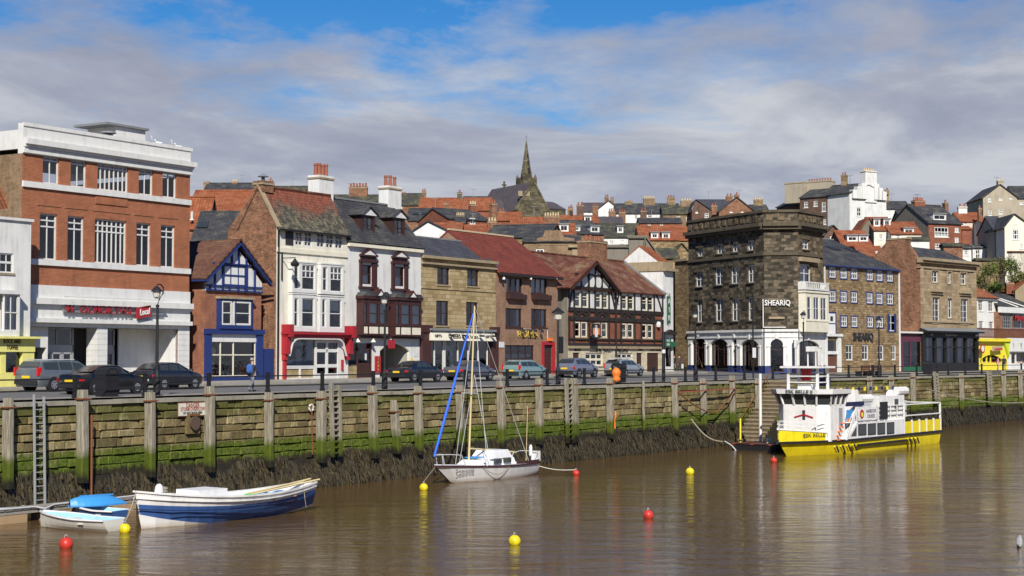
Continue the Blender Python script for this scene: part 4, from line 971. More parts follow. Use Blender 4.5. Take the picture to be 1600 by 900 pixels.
for i, r in enumerate(R2): window(B, (r[0], r[1], a2, b2), frame='cream_paint', cols=1, rows=2, fw=.12, sill='tan' if i % 2 == 0 else 'tan', rec=.06, curtain='right' if i % 3 else None)
gz = avg([B.rect(c9, (400, 810, 900, 818))], 3)
gw1 = B.rect(c4, (332, 753, 390, 797)); gw2 = B.rect(c4, (438, 753, 490, 797))
for r in (gw1, gw2): window(B, (r[0], r[1], gw1[2], gw1[3]), frame='cream_paint', cols=3, rows=2, fw=.14, bar=.12, sill='stone_trim', curtain=None)
drs = [B.rect(c4, b) for b in ((290, 752, 312, 815), (503, 752, 522, 815), (538, 750, 578, 822))]
for r in drs: B.holes.append((r[0], r[1], g, drs[0][3]))
shell(B, 'stone_pale', 0, L, g - 1, gz, 8, 'render_grey', name='ground_floor_wall', top=False)
zbrk = a1 - .30
shell(B, 'brick_bright', 0, L, gz, zbrk, 8, 'render_grey', name='brick_wall', top=False)
shell(B, 'white_wall', 0, L, zbrk, ze, 8, 'render_grey', name='wall', top=False)
for i, r in enumerate(drs): MB().mat('dark_brown').box(r[0], r[1], .1, .16, g, drs[0][3]).build('door', B.e)
ret = MB().mat('render_grey'); xl = -(P0 - Pl).length; zl = B.z(c9(260, 375)); ret.box(xl, -.005, .6, 8, g - 1, zl); ret.build('side_wing', B.e)
# roofs
yr = 4.2; zr = (B.z(c9(620, 181), yr) + B.z(c9(815, 185), yr)) / 2
m = MB().mat('tile_old_x'); m.slab([(xl - .3, -.3, ze - .12), (L + .1, -.3, ze - .12), (L + .1, yr, zr), (xl - .3, yr, zr)], .12); m.slab([(L + .1, 2 * yr + .3, ze - .12), (xl - .3, 2 * yr + .3, ze - .12), (xl - .3, yr + .002, zr - .002), (L + .1, yr + .002, zr - .002)], .12)
rf = m.build('roof', B.e); MB().mat('tile_old_x').bar((xl, yr, zr + .04), (L, yr, zr + .04), .25, .12).build('ridge_tiles', rf)
gable_side(B, 'render_grey', L, 0, 2 * yr, ze - .001, yr, zr - .1, .3, -1)
MB().mat('lead').slab([(L - .12, -.35, ze + .02), (L + .22, -.35, ze + .02), (L + .22, yr, zr + .16), (L - .12, yr, zr + .16)], .14).build('verge_coping', B.e)
gx, gza = B.fp(c9(517, 178), -.5); gl, gr_ = B.x(c9(325, 365), -.5), B.x(c9(690, 395), -.5); zgl = B.z(c9(330, 372), -.5)
zfoot = ze - .05
gm = MB().mat('white_wall').prism([(gl + .25, zfoot), (gr_ - .25, zfoot), (gx, gza - .35)], -.22, .2); gm = gm.build('gable_wall', B.e)
m = MB().mat('tile_old_y'); yk = (gza - ze) / ((zr - ze) / yr) + .3
m.slab([(gl - .1, -.75, zfoot - .1), (gx, -.75, gza), (gx, yk, gza), (gl - .1, .2, zfoot - .1)][::-1], .1); m.slab([(gr_ + .1, -.75, zfoot - .1), (gx, -.75, gza), (gx, yk, gza), (gr_ + .1, .2, zfoot - .1)], .1); m.build('gable_roof', B.e)
for e_ in (gl, gr_): MB().mat('dark_brown').bar((e_, -.7, zfoot - .22), (gx, -.7, gza - .2), .1, .34, up=(0, 1, 0)).build('bargeboard', B.e)
def tb(a, b, w=.17, y=-.07, nm='timber', par=None): return MB().mat('timber_black').bar((a[0], y, a[1]), (b[0], y, b[1]), w, .09, up=(0, 1, 0)).build(nm, par or B.e)
gp = lambda X, Y, dy=-.22: B.fp(c9(X, Y), dy)
gz1 = gp(500, 282)[1]; gz0 = zfoot + .05
tb((gl + 1.5, gz1), (gr_ - 1.6, gz1), .14, -.27, par=gm); tb((gl + .3, gz0), (gr_ - .3, gz0), .2, -.27, par=gm)
for X, Yt in ((415, 260), (473, 220), (520, 215), (570, 260), (622, 330)): q = B.x(c9(X, 330), -.22); tb((q, gz0), (q, B.z(c9(X, Yt), -.22)), .13, -.27, par=gm)
for X in (444, 494, 545):   # three oval panels: dark spandrels round a white oval
    q0, q1 = B.x(c9(X - 24, 330), -.22), B.x(c9(X + 24, 330), -.22); qc = (q0 + q1) / 2; hw = (q1 - q0) / 2; zc = (gz0 + gz1) / 2; hh = (gz1 - gz0) / 2
    n = 6; mo = MB().mat('timber_black')
    for sx in (-1, 1):
        for sz in (-1, 1):
            arc = [(qc + sx * hw * math.sin(i * math.pi / 2 / n), zc + sz * hh * math.cos(i * math.pi / 2 / n)) for i in range(n + 1)]
            poly = [(qc + sx * hw, zc + sz * hh)] + (arc if sx * sz < 0 else arc[::-1]); mo.prism(poly if True else poly, -.262, -.225)
    mo.build('oval_surround', gm)
tb((0, ze - .1), (L, ze - .1), .24); tb((0, zbrk + .12), (L, zbrk + .12), .34); zf = b2 + .30; zf2 = zbrk - (zbrk - zf) * .12
tb((0, zf), (L, zf), .34); tb((0, a2 - .16), (L, a2 - .16), .14); tb((0, gz + .12), (L, gz + .12), .26, -.09)
xs = [.12, R1[0][0] - .1, R1[1][1] + .1, R1[2][0] - .1, R1[3][1] + .1, (R1[3][1] + R1[4][0]) / 2 + .1, R1[4][0] - .1, R1[5][1] + .1, R1[6][0] - .1, R1[7][1] + .1, L - .12]
for q in xs:
    tb((q, zbrk), (q, ze), .17)
    if q not in (xs[3],): tb((q, gz), (q, zf), .2)
for i in (0, 2, 4, 6): tb(((R1[i][1] + R1[i + 1][0]) / 2, a1), ((R1[i][1] + R1[i + 1][0]) / 2, b1), .1)
for (xa, xb, s_) in ((xs[0], xs[1], 1), (xs[4], xs[5], -1), (xs[5], xs[6], 1), (xs[9], xs[10], -1)):
    xa_, xb_ = (xa, xb) if s_ > 0 else (xb, xa); n = 6
    pts = [(xa_ + (xb_ - xa_) * (i / n), zbrk + (ze - zbrk) * math.sin(i / n * math.pi / 2)) for i in range(n + 1)]
    m = MB().mat('timber_black')
    for a, b in zip(pts, pts[1:]): m.bar((a[0], -.065, a[1]), (b[0], -.065, b[1]), .16, .08, up=(0, 1, 0))
    m.build('curved_brace', B.e)
for i in (0, 2, 4, 6):   # braces in the brick frieze under each window pair
    qa, qb = R1[i][0], R1[i + 1][1]; qm = (qa + qb) / 2
    tb((qa + .1, zf + .1), (qm, zbrk - .1), .2, -.065); tb((qb - .1, zf + .1), (qm, zbrk - .1), .2, -.065); tb((qa, zbrk - .05), (qa + .5, (zf + zbrk) / 2), .16, -.06); tb((qb, zbrk - .05), (qb - .5, (zf + zbrk) / 2), .16, -.06)
for q in (xs[1], xs[2], xs[3], xs[4], xs[6], xs[7], xs[8], xs[9]): tb((q, zf), (q, zbrk), .22, -.06)
MB().mat('timber_black').bar((xs[5] - .1, -.16, g + .2), (xs[5] - .1, -.16, ze), .12).build('downpipe', B.e)
MB().mat('stone_trim').box(-.05, L + .05, -.18, -.003, gz - .22, gz).build('stone_band', B.e)
tx, tz = B.fp(c9(642, 838)); text('lettering', 'THE  JOLLY  SAILORS', B.e, 'shop_dark', .62, (tx, -.03, tz), width=B.x(c9(762, 838)) - B.x(c9(520, 838)), ext=.02)
for X, wd, tt in ((388, 50, 'PUBLIC BAR'), (855, 34, 'LOUNGE'), (965, 85, 'TO BEER GARDEN')): q, zq = B.fp(c9(X, 838)); text('lettering', tt, B.e, 'shop_dark', .26, (q, -.02, zq), width=B.x(c9(X + wd / 2, 838)) - B.x(c9(X - wd / 2, 838)), ext=.01)
x0, x1, z0, z1 = B.rect(c9, (497, 645, 552, 750), -.9)
sg = MB().mat('black_paint').box(x0, x1, -.95, -.88, z0, z1).build('hanging_sign', B.e)
MB().mat('tan').box(x0 + .1, x1 - .1, -.97, -.951, z0 + .3, z1 - .35).mat('orange').box(x0 + .1, x1 - .1, -.975, -.97, z0 + .3, z0 + .75).mat('white_paint').prism([((x0 + x1) / 2 + .32 * math.cos(q * .628), (z0 + z1) / 2 - .1 + .45 * math.sin(q * .628)) for q in range(10)], -.98, -.971).build('sign_picture', sg)
text('lettering', 'Jolly', sg, 'white_paint', .25, ((x0 + x1) / 2, -.96, z1 - .18), ext=.005); text('lettering', 'Sailors', sg, 'white_paint', .22, ((x0 + x1) / 2, -.96, z0 + .15), ext=.005)
MB().mat('black_paint').bar((x0 - .2, -.92, z1 + .08), (x1 + .9, -.92, z1 + .08), .05).bar(((x0 + x1) / 2, -.92, z1 + .1), ((x0 + x1) / 2, 0, z1 + .2), .05).build('bracket', sg)
q, zq = B.fp(c9(985, 648), -.1); MB().mat('white_paint').lathe([(.0, .28), (.22, .2), (.26, .0), (.2, -.25), (0, -.28)], (q, -.15, zq), 10).build('alarm_box', B.e)
# big stack behind the gable
cx0, cz = B.fp(c9(465, 20), yr); cx1 = B.x(c9(590, 20), yr); chimney(B.e, (cx0 + cx1) / 2, yr + .4, zr - 1.5, cz, cx1 - cx0, 1.4, 'brick_old', 4)

# --- narrow white corner building
P0, P1 = on_line(1036.3, LA), on_line(1052, LA)
B = Bld('white_corner_house', 'narrow white rendered corner house with green signs beside the inn', 'house', P0, P1)
L = B.L; g = GZ(B.o); zt = B.z(c9(1050, 255))
x0, x1, z0, z1 = B.rect(c5, (5, 712, 24, 800)); B.holes.append((.5, L - .35, g + .5, z1))
shell(B, 'white_wall', 0, L, g - 1, zt, 4, top=True)
MB().mat('stone_trim').box(-.1, L + .25, -.45, 4.2, zt, zt + .25).build('cornice', B.e); MB().mat('stone_trim').box(0, L, .02, 4, zt + .25, zt + .9).build('parapet', B.e)
MB().mat('shop_glass').add([(.5, .08, g + .5), (L - .35, .08, g + .5), (L - .35, .08, z1), (.5, .08, z1)], [(0, 1, 2, 3)]).build('shop_window', B.e)
MB().mat('green_paint').box(.15, L, -.3, -.003, z1 + .05, z1 + .55).build('fascia', B.e)
zz = B.z(c9(1040, 705)); MB().mat('timber_black').prism([(0, zz - .25), (L + .2, zz - .25), (L + .2, zz - .05), (L / 2, zz + .25), (0, zz - .05)], -.35, -.003).build('hood', B.e)
x0, x1, z0, z1 = B.rect(c9, (1050, 440, 1071, 645)); sg = MB().mat('green_paint').box(x0, x1, -.12, -.004, z0, z1).build('vertical_sign', B.e)
text('lettering', 'H\nA\nI\nR\nS', sg, 'white_paint', .8, ((x0 + x1) / 2, -.13, (z0 + z1) / 2), ext=.01)
x0, x1, z0, z1 = B.rect(c9, (1036, 757, 1080, 812), -.8); sg = MB().mat('green_paint').box(x0, x1, -.85, -.78, z0, z1).build('hanging_sign', B.e); text('lettering', 'FISH\nBAR', sg, 'white_paint', .35, ((x0 + x1) / 2, -.86, (z0 + z1) / 2), ext=.005)
MB().mat('black_paint').bar(((x0 + x1) / 2, -.8, z1 + .05), ((x0 + x1) / 2, 0, z1 + .05), .05).build('bracket', sg)
yr = 2.6; zr = B.z(c9(1080, 95), yr); m = MB().mat('pantile_x'); m.slab([(.1, .3, zt + .85), (L + .1, .3, zt + .85), (L + .1, yr, zr), (.1, yr, zr)], .1); m.slab([(L + .1, 4.9, zt + .85), (.1, 4.9, zt + .85), (.1, yr + .002, zr), (L + .1, yr + .002, zr)], .1); m.build('roof', B.e)
for q in (.12, L - .2): MB().mat('white_wall').prismx([(.35, zt + .8), (4.85, zt + .8), (yr, zr - .12)], q, q + .2).build('gable_wall', B.e)
# ------------------------------------------------------------------ dark stone corner building (two street fronts and a cut corner, one thing)
KC = Vector((98.85, 11.85, 0)); KD = Vector((.511, .86, 0)).normalized()
KL = on_line(1076, (KC, KD)); KF = on_line(1055, (KC, KD)); KE = on_line(1247, (KC, Vector((.45, -.89, 0)))); KR = on_line(1286.5, (KE, Vector((1, 0, 0))))
BL = Bld('corner_building', 'blackened stone corner building with white arcaded ground floor and blue plinth', 'building', KL, KC)
def sub(p0, p1):
    """another front of the same building: its frame is an Empty-free offset, parts are moved into the building's frame"""
    b = Bld.__new__(Bld); d = Vector((p1.x - p0.x, p1.y - p0.y, 0)); b.L = d.length; b.t = d.normalized(); b.n = Vector((-b.t.y, b.t.x, 0)); b.o = Vector((p0.x, p0.y, 0)); b.holes = []
    b.e = BL.e; return b
def moved(fn, b):
    """run fn, then re-seat the parts it made from front b into the building's own frame"""
    before = set(BL.e.children); fn()
    rel = Matrix.Translation(b.o) @ Matrix.Rotation(math.atan2(b.t.y, b.t.x), 4, 'Z')
    base = Matrix.Translation(BL.o) @ Matrix.Rotation(math.atan2(BL.t.y, BL.t.x), 4, 'Z')
    X = base.inverted() @ rel
    for ch in set(BL.e.children) - before:
        ch.matrix_local = X @ Matrix.LocRotScale(ch.location, ch.rotation_euler, ch.scale)
ZW = None
def dark_front(b, mat, c, rows, arches, zs, cur='full'):
    """rows: window boxes, arches: (x0,x1 in picture, top y, bottom) of the white ground floor"""
    for rw in rows:
        rs = [b.rect(c, q) for q in rw]; z0, z1 = avg(rs, 2), avg(rs, 3)
        for r in rs:
            window(b, (r[0], r[1], z0, z1), cols=2, rows=2, rec=.2, fw=.11, bar=.05, sill='stone_trim_dark', curtain=cur, proud=.12)
            MB().mat('stone_trim_dark').box(r[0] - .14, r[1] + .14, -.1, -.003, z1 + .02, z1 + .3).build('lintel', b.e)
    zt, zw, zg = zs
    ah = []
    for q in arches:
        xa, xb = b.x(c(q[0], (q[2] + q[3]) / 2)), b.x(c(q[1], (q[2] + q[3]) / 2)); za = b.z(c((q[0] + q[1]) / 2, q[2])); ah.append((xa, xb, zg + .15, za))
    hh = b.holes; b.holes = ah
    gmb = MB().mat('white_wall'); panel(gmb, 0, b.L, zg + .75, zw, -.12, ah, .35); gmb.mat('blue_paint'); panel(gmb, 0, b.L, zg - 1.2, zg + .75, -.14, ah, .35)
    gmb.mat('white_wall')
    for xa, xb, z0, za in ah:   # round the heads
        rr = (xb - xa) / 2; rise = min(rr, .75 if rr > 1 else rr); n = 6; xc = (xa + xb) / 2
        for s_ in (-1, 1):
            arc = [(xc + s_ * rr * math.sin(i * math.pi / 2 / n), za - rise + rise * math.cos(i * math.pi / 2 / n)) for i in range(n + 1)]
            poly = [(xc + s_ * rr, za + .01)] + (arc if s_ < 0 else arc[::-1]); gmb.prism(poly, -.118, .2)
    gmb.box(0, b.L, -.3, -.12, zw - .18, zw + .05); gmb.box(0, b.L, -.2, -.12, zw - .75, zw - .62)
    o = gmb.build('ground_floor', b.e)
    for xa, xb, z0, za in ah:
        w = window(b, (xa, xb, z0, za), frame='maroon', cols=3 if xb - xa > 1.8 else 1, rows=1, hole=False, rec=.15, sill=None, fw=.09, bar=.09, transom=.68, glass='shop_glass')
        for s_ in (xa - .3, xb):
            MB().mat('white_paint').box(s_, s_ + .3, -.2, -.121, zg + .76, za - .75).build('pilaster', o); MB().mat('white_paint').box(s_ - .05, s_ + .35, -.26, -.121, za - .75, za - .6).build('pilaster_cap', o)
        MB().mat('white_paint').box((xa + xb) / 2 - .13, (xa + xb) / 2 + .13, -.24, -.121, za + .02, za + .5).build('keystone', o)
    b.holes = hh
    mb = MB().mat(mat); panel(mb, 0, b.L, zw, zt, 0, b.holes, .25); mb.build('wall', b.e)
bL, bC, bR = BL, sub(KC, KE), sub(KE, KR)
zk = bC.z(c5(430, 193)); zc_ = bC.z(c5(430, 250)); zw = bC.z(c5(430, 645)); zgL, zgC = ground(KL.x, KL.y), ground(KC.x, KC.y)
zstr = bC.z(c5(430, 350))
rowsL = [[(193, 322, 217, 357), (252, 312, 276, 350), (310, 302, 336, 343)], [(120, 335, 142, 367)], [(187, 405, 217, 474), (247, 403, 278, 470), (311, 400, 338, 467)], [(113, 427, 141, 482)], [(118, 530, 140, 617), (188, 527, 218, 613), (250, 523, 278, 612), (312, 520, 338, 612)]]
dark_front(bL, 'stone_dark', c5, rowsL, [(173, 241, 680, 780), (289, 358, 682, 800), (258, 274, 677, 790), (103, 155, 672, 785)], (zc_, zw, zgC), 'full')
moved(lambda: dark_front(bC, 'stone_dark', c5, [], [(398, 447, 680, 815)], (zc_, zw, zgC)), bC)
def front_r():
    b = bR
    dark_front(b, 'stone_dark_lit', c5, [[(520, 303, 546, 340)], [(512, 396, 553, 465)]], [(492, 581, 685, 800)], (zc_, zw, zgC))
    x0, x1, z0, z1 = b.rect(c5, (505, 372, 572, 388)); MB().mat('stone_trim').box(x0, x1, -.4, -.003, z0, z1).build('window_hood', b.e)
    x0, x1, z0, z1 = b.rect(c5, (503, 466, 590, 496)); mb = MB().mat('white_paint'); mb.box(x0, x1, -.9, -.003, z0, z0 + .18); mb.box(x0, x1, -.9, -.82, z1 - .12, z1); n = 12
    for i in range(n): q = x0 + (x1 - x0) * (i + .5) / n; mb.box(q - .07, q + .07, -.89, -.83, z0 + .18, z1 - .12)
    mb.box(x0, x0 + .1, -.82, -.003, z0 + .18, z1); mb.box(x1 - .1, x1, -.82, -.003, z0 + .18, z1); mb.build('balcony', b.e)
    x0, x1, z0, z1 = b.rect(c5, (505, 503, 593, 652)); za, zb = b.z(c5(550, 608)), b.z(c5(550, 523))
    rs = [(b.x(c5(p, 560)), b.x(c5(q, 560)), za, zb) for p, q in ((511, 525), (535, 556), (562, 584))]
    mb = MB().mat('cream_paint'); panel(mb, x0, x1, z0, z1, -.75, rs, .1); mb.box(x0, x0 + .05, -.749, -.003, z0, z1); mb.box(x1 - .05, x1, -.749, -.003, z0, z1); mb.box(x0, x1, -.749, -.003, z0 - .05, z0); mb.box(x0 - .1, x1 + .1, -.85, -.003, z1 - .1, z1 + .08); mb.box(x0, x1, -.8, -.75, za - .16, za - .05)
    mb.build('oriel', b.e)
    for r in rs: window(b, r, hole=False, y=-.8, cols=2 if r[1] - r[0] > 1 else 1, rows=2, sill=None, fw=.06, curtain='full')
moved(front_r, bR)
def cap(b, ext0=0.0, ext1=0.0):
    mb = MB().mat('stone_trim_dark'); mb.box(-ext0, b.L + ext1, -.65, .3, zc_ - .05, zc_ + .3); mb.box(-ext0, b.L + ext1, -.4, .3, zc_ - .35, zc_ - .05); mb.mat('stone_dark').box(0, b.L, -.1, .4, zc_ + .3, zk - .15); mb.mat('stone_trim_dark').box(-ext0, b.L + ext1, -.22, .5, zk - .15, zk + .1)
    mb.build('parapet', b.e); MB().mat('stone_trim_dark').box(0, b.L, -.14, -.003, zstr - .3, zstr).build('string_course', b.e)
    for i in range(int(b.L / 1.1)): 
        q = (i + .5) * 1.1; MB().mat('stone_dark_lit').box(q - .32, q + .32, -.16, -.101, zc_ + .5, zk - .35).build('balustrade_panel', b.e)
cap(bL, 0, .1); moved(lambda: cap(bC, .1, .1), bC); moved(lambda: cap(bR, .1, .2), bR)
# remaining walls and a flat roof so that the house is closed
base = Matrix.Translation(BL.o) @ Matrix.Rotation(math.atan2(BL.t.y, BL.t.x), 4, 'Z'); inv = base.inverted()
back = [KR + Vector((1.0, 9, 0)), KL + Vector((9, 2, 0))]
poly = [KL, KC, KE, KR] + back; lp = [inv @ Vector((p.x, p.y, 0)) for p in poly]
m = MB().mat('concrete'); m.add([(p.x, p.y, zc_ + .25) for p in lp], [tuple(range(len(lp)))]); m.mat('stone_dark')
for i in (3, 4, 5):
    a, b = lp[i], lp[(i + 1) % 6]; m.add([(a.x, a.y, -1), (b.x, b.y, -1), (b.x, b.y, zc_ + .3), (a.x, a.y, zc_ + .3)], [(0, 1, 2, 3)])
m.build('rear_wall', BL.e)
def sgn():
    x0, x1, z0, z1 = bC.rect(c5, (376, 534, 474, 553)); text('lettering', 'SHEARIQ', BL.e, 'white_paint', .74, ((x0 + x1) / 2, -.12, (z0 + z1) / 2), width=(x1 - x0), ext=.05, bold=.015)
    mb = MB().mat('white_paint'); q = bC.x(c5(369, 580)); mb.box(q, q + .08, -.1, -.003, zw + .2, bC.z(c5(369, 528))); mb.box(q + .08, q + 2.2, -.1, -.003, zw + .2, zw + .28); mb.build('cable_pipe', BL.e)
    x0, x1, z0, z1 = bC.rect(c5, (393, 596, 452, 604)); MB().mat('stone_trim').box(x0, x1, -.2, -.003, z0, z1).build('stone_ledge', BL.e)
moved(sgn, bC)
# rougher lower wing up the side street
BW = Bld('rough_stone_wing', 'lower rough brown stone house up the side street beside the blackened corner building', 'house', KF, KL - KD * .03)
zt = BW.z(c5(60, 385)); shell(BW, 'stone_brown', 0, BW.L - .02, -.5, zt, 8); MB().mat('stone_trim').box(-.1, BW.L - .03, -.2, 8, zt, zt + .25).build('parapet_coping', BW.e)

# ------------------------------------------------------------------ the right row
LB = (Vector((KR.x + .02, KR.y, 0)), Vector((.989, -.146, 0)).normalized())
P0, P1 = Vector((KR.x + .05, KR.y - .0, 0)), on_line(1404, LB)
B = Bld('brown_stone_building', 'four storey brown stone building with blue framed windows and long slate roof', 'building', P0, P1)
L = B.L; g = ground(P0.x, P0.y) + .1; ze = (B.z(c6(20, 400)) + B.z(c6(298, 413))) / 2
R_ = [[(37, 407, 62, 447), (80, 409, 104, 449), (120, 412, 145, 452), (180, 416, 203, 456), (218, 420, 240, 458), (257, 424, 279, 462)], [(37, 500, 62, 538), (81, 500, 104, 541), (121, 502, 144, 541), (180, 505, 202, 543), (217, 508, 240, 545), (257, 509, 280, 547)],
      [(82, 595, 105, 632), (122, 595, 145, 633), (182, 597, 204, 635), (217, 598, 242, 636)]]
for k, rw in enumerate(R_):
    rs = [B.rect(c6, b) for b in rw]; z0, z1 = avg(rs, 2), avg(rs, 3)
    for r in rs:
        window(B, (r[0], r[1], z0, z1), cols=3, rows=2, fw=.1, bar=.06, sill='blue_paint', rec=.06, curtain='net' if k == 1 else 'full')
        MB().mat('blue_paint').box(r[0] - .12, r[0], -.03, .05, z0, z1).box(r[1], r[1] + .12, -.03, .05, z0, z1).box(r[0] - .12, r[1] + .12, -.03, .05, z1, z1 + .12).build('window_surround', B.e)
for b, cc in (((259, 587, 290, 650), 2),): window(B, B.rect(c6, b), frame='white_paint', cols=2, rows=2, fw=.1, sill='blue_paint', rec=.1)
for b in ((262, 585, 264, 650), (287, 585, 291, 650)): x0, x1, z0, z1 = B.rect(c6, b); MB().mat('blue_paint').box(x0 - .12, x1 + .02, -.06, -.003, z0, z1).build('window_surround', B.e)
rs = [B.rect(c6, b) for b in ((102, 702, 128, 760), (163, 702, 187, 760), (222, 702, 245, 760), (275, 702, 292, 760))]
for r in rs: window(B, (r[0], r[1], avg(rs, 2), avg(rs, 3)), cols=2, rows=2, fw=.12, rec=.12, curtain='right')
x0, x1, z0, z1 = B.rect(c6, (29, 582, 60, 660)); dm = MB().mat('white_paint').box(x0, x1, -.05, -.003, z0, z1).mat('blue_paint').box(x0 - .15, x0, -.08, -.003, z0 - .1, z1 + .15).box(x1, x1 + .15, -.08, -.003, z0 - .1, z1 + .15).box(x0, x1, -.08, -.003, z1, z1 + .15).box(x0, x1, -.08, -.003, z0 - .1, z0).box(x0, x1, -.065, -.05, (z0 + z1) / 2 - .06, (z0 + z1) / 2 + .04); dm.mat('shop_dark').box((x0 + x1) / 2 - .2, (x0 + x1) / 2 + .3, -.06, -.05, z0 + (z1 - z0) * .62, z0 + (z1 - z0) * .85); dm.build('loft_door', B.e)
dr = B.rect(c6, (28, 738, 68, 812)); dr = (dr[0], dr[1], g, dr[3]); tr = B.rect(c6, (28, 684, 68, 726)); B.holes += [dr, tr]
shell(B, 'stone_brown', 0, L, g - 1, ze, 9, top=False)
x0, x1 = B.x(c6(18, 740)), B.x(c6(80, 740)); zt = B.z(c6(45, 670)); m = MB().mat('white_paint'); m.box(x0, dr[0], -.15, .1, g, zt); m.box(dr[1], x1, -.15, .1, g, zt); m.box(x0 - .1, x1 + .1, -.3, .1, zt, zt + .25); m.box(dr[0], dr[1], -.1, .1, dr[3], tr[2]); ds = m.build('door_surround', B.e)
m = MB().mat('brown_wood').prism([(dr[0], g), (dr[1], g), (dr[1], dr[3] - .35)] + [((dr[0] + dr[1]) / 2 + (dr[1] - dr[0]) / 2 * math.cos(q * math.pi / 8), dr[3] - .35 + .34 * math.sin(q * math.pi / 8)) for q in range(1, 8)] + [(dr[0], dr[3] - .35)], .1, .16); m.build('door', B.e)
MB().mat('white_paint').box(dr[0], dr[1], .162, .2, g, dr[3]).build('door_back', ds); MB().mat('glass').add([(tr[0], .12, tr[2]), (tr[1], .12, tr[2]), (tr[1], .12, tr[3]), (tr[0], .12, tr[3])], [(0, 1, 2, 3)]).build('fanlight', ds)
yr, zr = B.depth(c6(18, 300), L); yr = 8.0; zr = B.z(c6(30, 301), yr)
slab_roof(B, 'slate_x', 0, L, -.25, ze - .05, yr, zr, ox=.1)
gable_side(B, 'stone_brown', L, 0, 2 * yr, ze - .001, yr, zr - .1, .3, -1)
for b in ((35, 335, 75, 358), (103, 340, 145, 362)):
    yy = 4.9; zz = ze + (zr - ze) * (yy + .25) / (yr + .25); q = B.x(c6((b[0] + b[2]) / 2, 348), yy); kk = (zr - ze) / (yr + .25)
    MB().mat('shop_dark').slab([(q - .7, yy - .5, zz - .5 * kk + .1), (q + .7, yy - .5, zz - .5 * kk + .1), (q + .7, yy + .5, zz + .5 * kk + .1), (q - .7, yy + .5, zz + .5 * kk + .1)], .08).build('rooflight', B.e)
tx, tz = B.fp(c6(165, 673)); text('lettering', 'SHEARIQ', B.e, 'shop_dark', 1.15, (tx, -.08, tz), width=B.x(c6(203, 673)) - B.x(c6(127, 673)), ext=.04, bold=.02)
MB().mat('white_paint').bar((L + .0, -.12, g), (L + .0, -.12, ze - .1), .14).build('downpipe', B.e); MB().mat('white_paint').bar((.1, -.12, g), (.1, -.12, ze - .1), .1).build('downpipe', B.e)
MB().mat('blue_paint').box(0, L, -.36, -.22, ze - .18, ze - .06).build('gutter', B.e)

# purple shop
P0, P1 = on_line(1406, LB), on_line(1446, LB)
B = Bld('purple_shop', 'single storey plum coloured shop between the brown and the Georgian stone buildings', 'shop', P0, P1)
L = B.L; g = ground(P0.x, P0.y) + .1; zt = B.z(c6(355, 655)); x0, x1, z0, z1 = B.rect(c6, (318, 690, 390, 790)); B.holes.append((x0, x1, g + .5, z1))
shell(B, 'plum', 0, L, g - 1, zt - .1, 3.2); MB().mat('white_paint').box(-.1, L + .15, -.35, 3.2, zt - .1, zt + .08).build('cornice', B.e)
m = MB().mat('plum'); m.box((x0 + x1) / 2 - .5, (x0 + x1) / 2 - .38, 0, .12, g + .5, z1); m.box(x0, x0 + .1, 0, .12, g + .5, z1); m.build('shop_window_frame', B.e); MB().mat('green_paint').box(x0, x1, -.06, -.003, g + .05, g + .5).build('stall_riser', B.e)
MB().mat('shop_glass').add([(x0, .08, g + .5), (x1, .08, g + .5), (x1, .08, z1), (x0, .08, z1)], [(0, 1, 2, 3)]).build('shop_window', B.e); stock(B, x0, x1, g + .5, z1, .3, 16); interior(B, .1, L - .1, g, z1 + .2, 2.9)
z2 = B.z(c6(345, 622), 2.8); MB().mat('plum').box(0, L - .7, 2.8, 3.1, zt, z2).build('rear_parapet', B.e)

# Georgian building
LG = (on_line(1438, LB) + Vector((0, 0, 0)), LB[1]); P0, P1 = on_line(1438.5, LB), on_line(1525, LB)
B = Bld('georgian_building', 'sandstone Georgian building with heavy cornice, tall windows and black shopfront', 'building', P0, P1)
L = B.L; g = ground(P0.x, P0.y) + .1; zt = (B.z(c6(388, 378)) + B.z(c6(590, 398))) / 2
R_ = [[(428, 420, 452, 465), (488, 427, 502, 470), (536, 428, 558, 472)], [(430, 525, 458, 621), (537, 525, 565, 621)], [(487, 527, 505, 600)]]
for k, rw in enumerate(R_):
    rs = [B.rect(c6, b) for b in rw]; z0, z1 = avg(rs, 2), avg(rs, 3)
    for r in rs:
        window(B, (r[0], r[1], z0, z1), cols=2, rows=4 if k == 1 else 2, fw=.1, bar=.045, rec=.18, sill='stone_trim', curtain='full' if k else 'net')
        MB().mat('stone_trim').box(r[0] - .2, r[0] - .02, -.06, -.003, z0, z1 + .2).box(r[1] + .02, r[1] + .2, -.06, -.003, z0, z1 + .2).box(r[0] - .2, r[1] + .2, -.07, -.003, z1 + .02, z1 + .25).build('architrave', B.e)
        if k == 1: MB().mat('stone_trim').box(r[0] - .45, r[1] + .45, -.45, -.003, z1 + .6, z1 + .85).box(r[0] - .3, r[1] + .3, -.25, -.003, z1 + .35, z1 + .6).build('window_hood', B.e)
zs = B.z(c6(495, 645)); zf = B.z(c6(495, 668)); so = (.55, L - .4, g + .9, zf - .1); B.holes.append((so[0], so[1], g, so[3]))
yb = 6.0
shell(B, 'stone_georgian', 0, L, g - 1, zt, yb, 'brick_old', top=True)
for z, th, pr in ((zt + .25, .3, .6), (zt - .05, .25, .38), (zt - .75, .14, .15)): MB().mat('stone_trim').box(-.15, L + .25, -pr, .3, z - th, z).build('cornice', B.e)
zm = B.z(c6(495, 612)); MB().mat('stone_trim').box(0, L, -.15, -.003, zm - .2, zm).build('string_course', B.e)
for xx in (.0, L - .55): MB().mat('stone_georgian').box(xx, xx + .55, -.12, -.003, zs, zt - .75).build('pilaster', B.e)
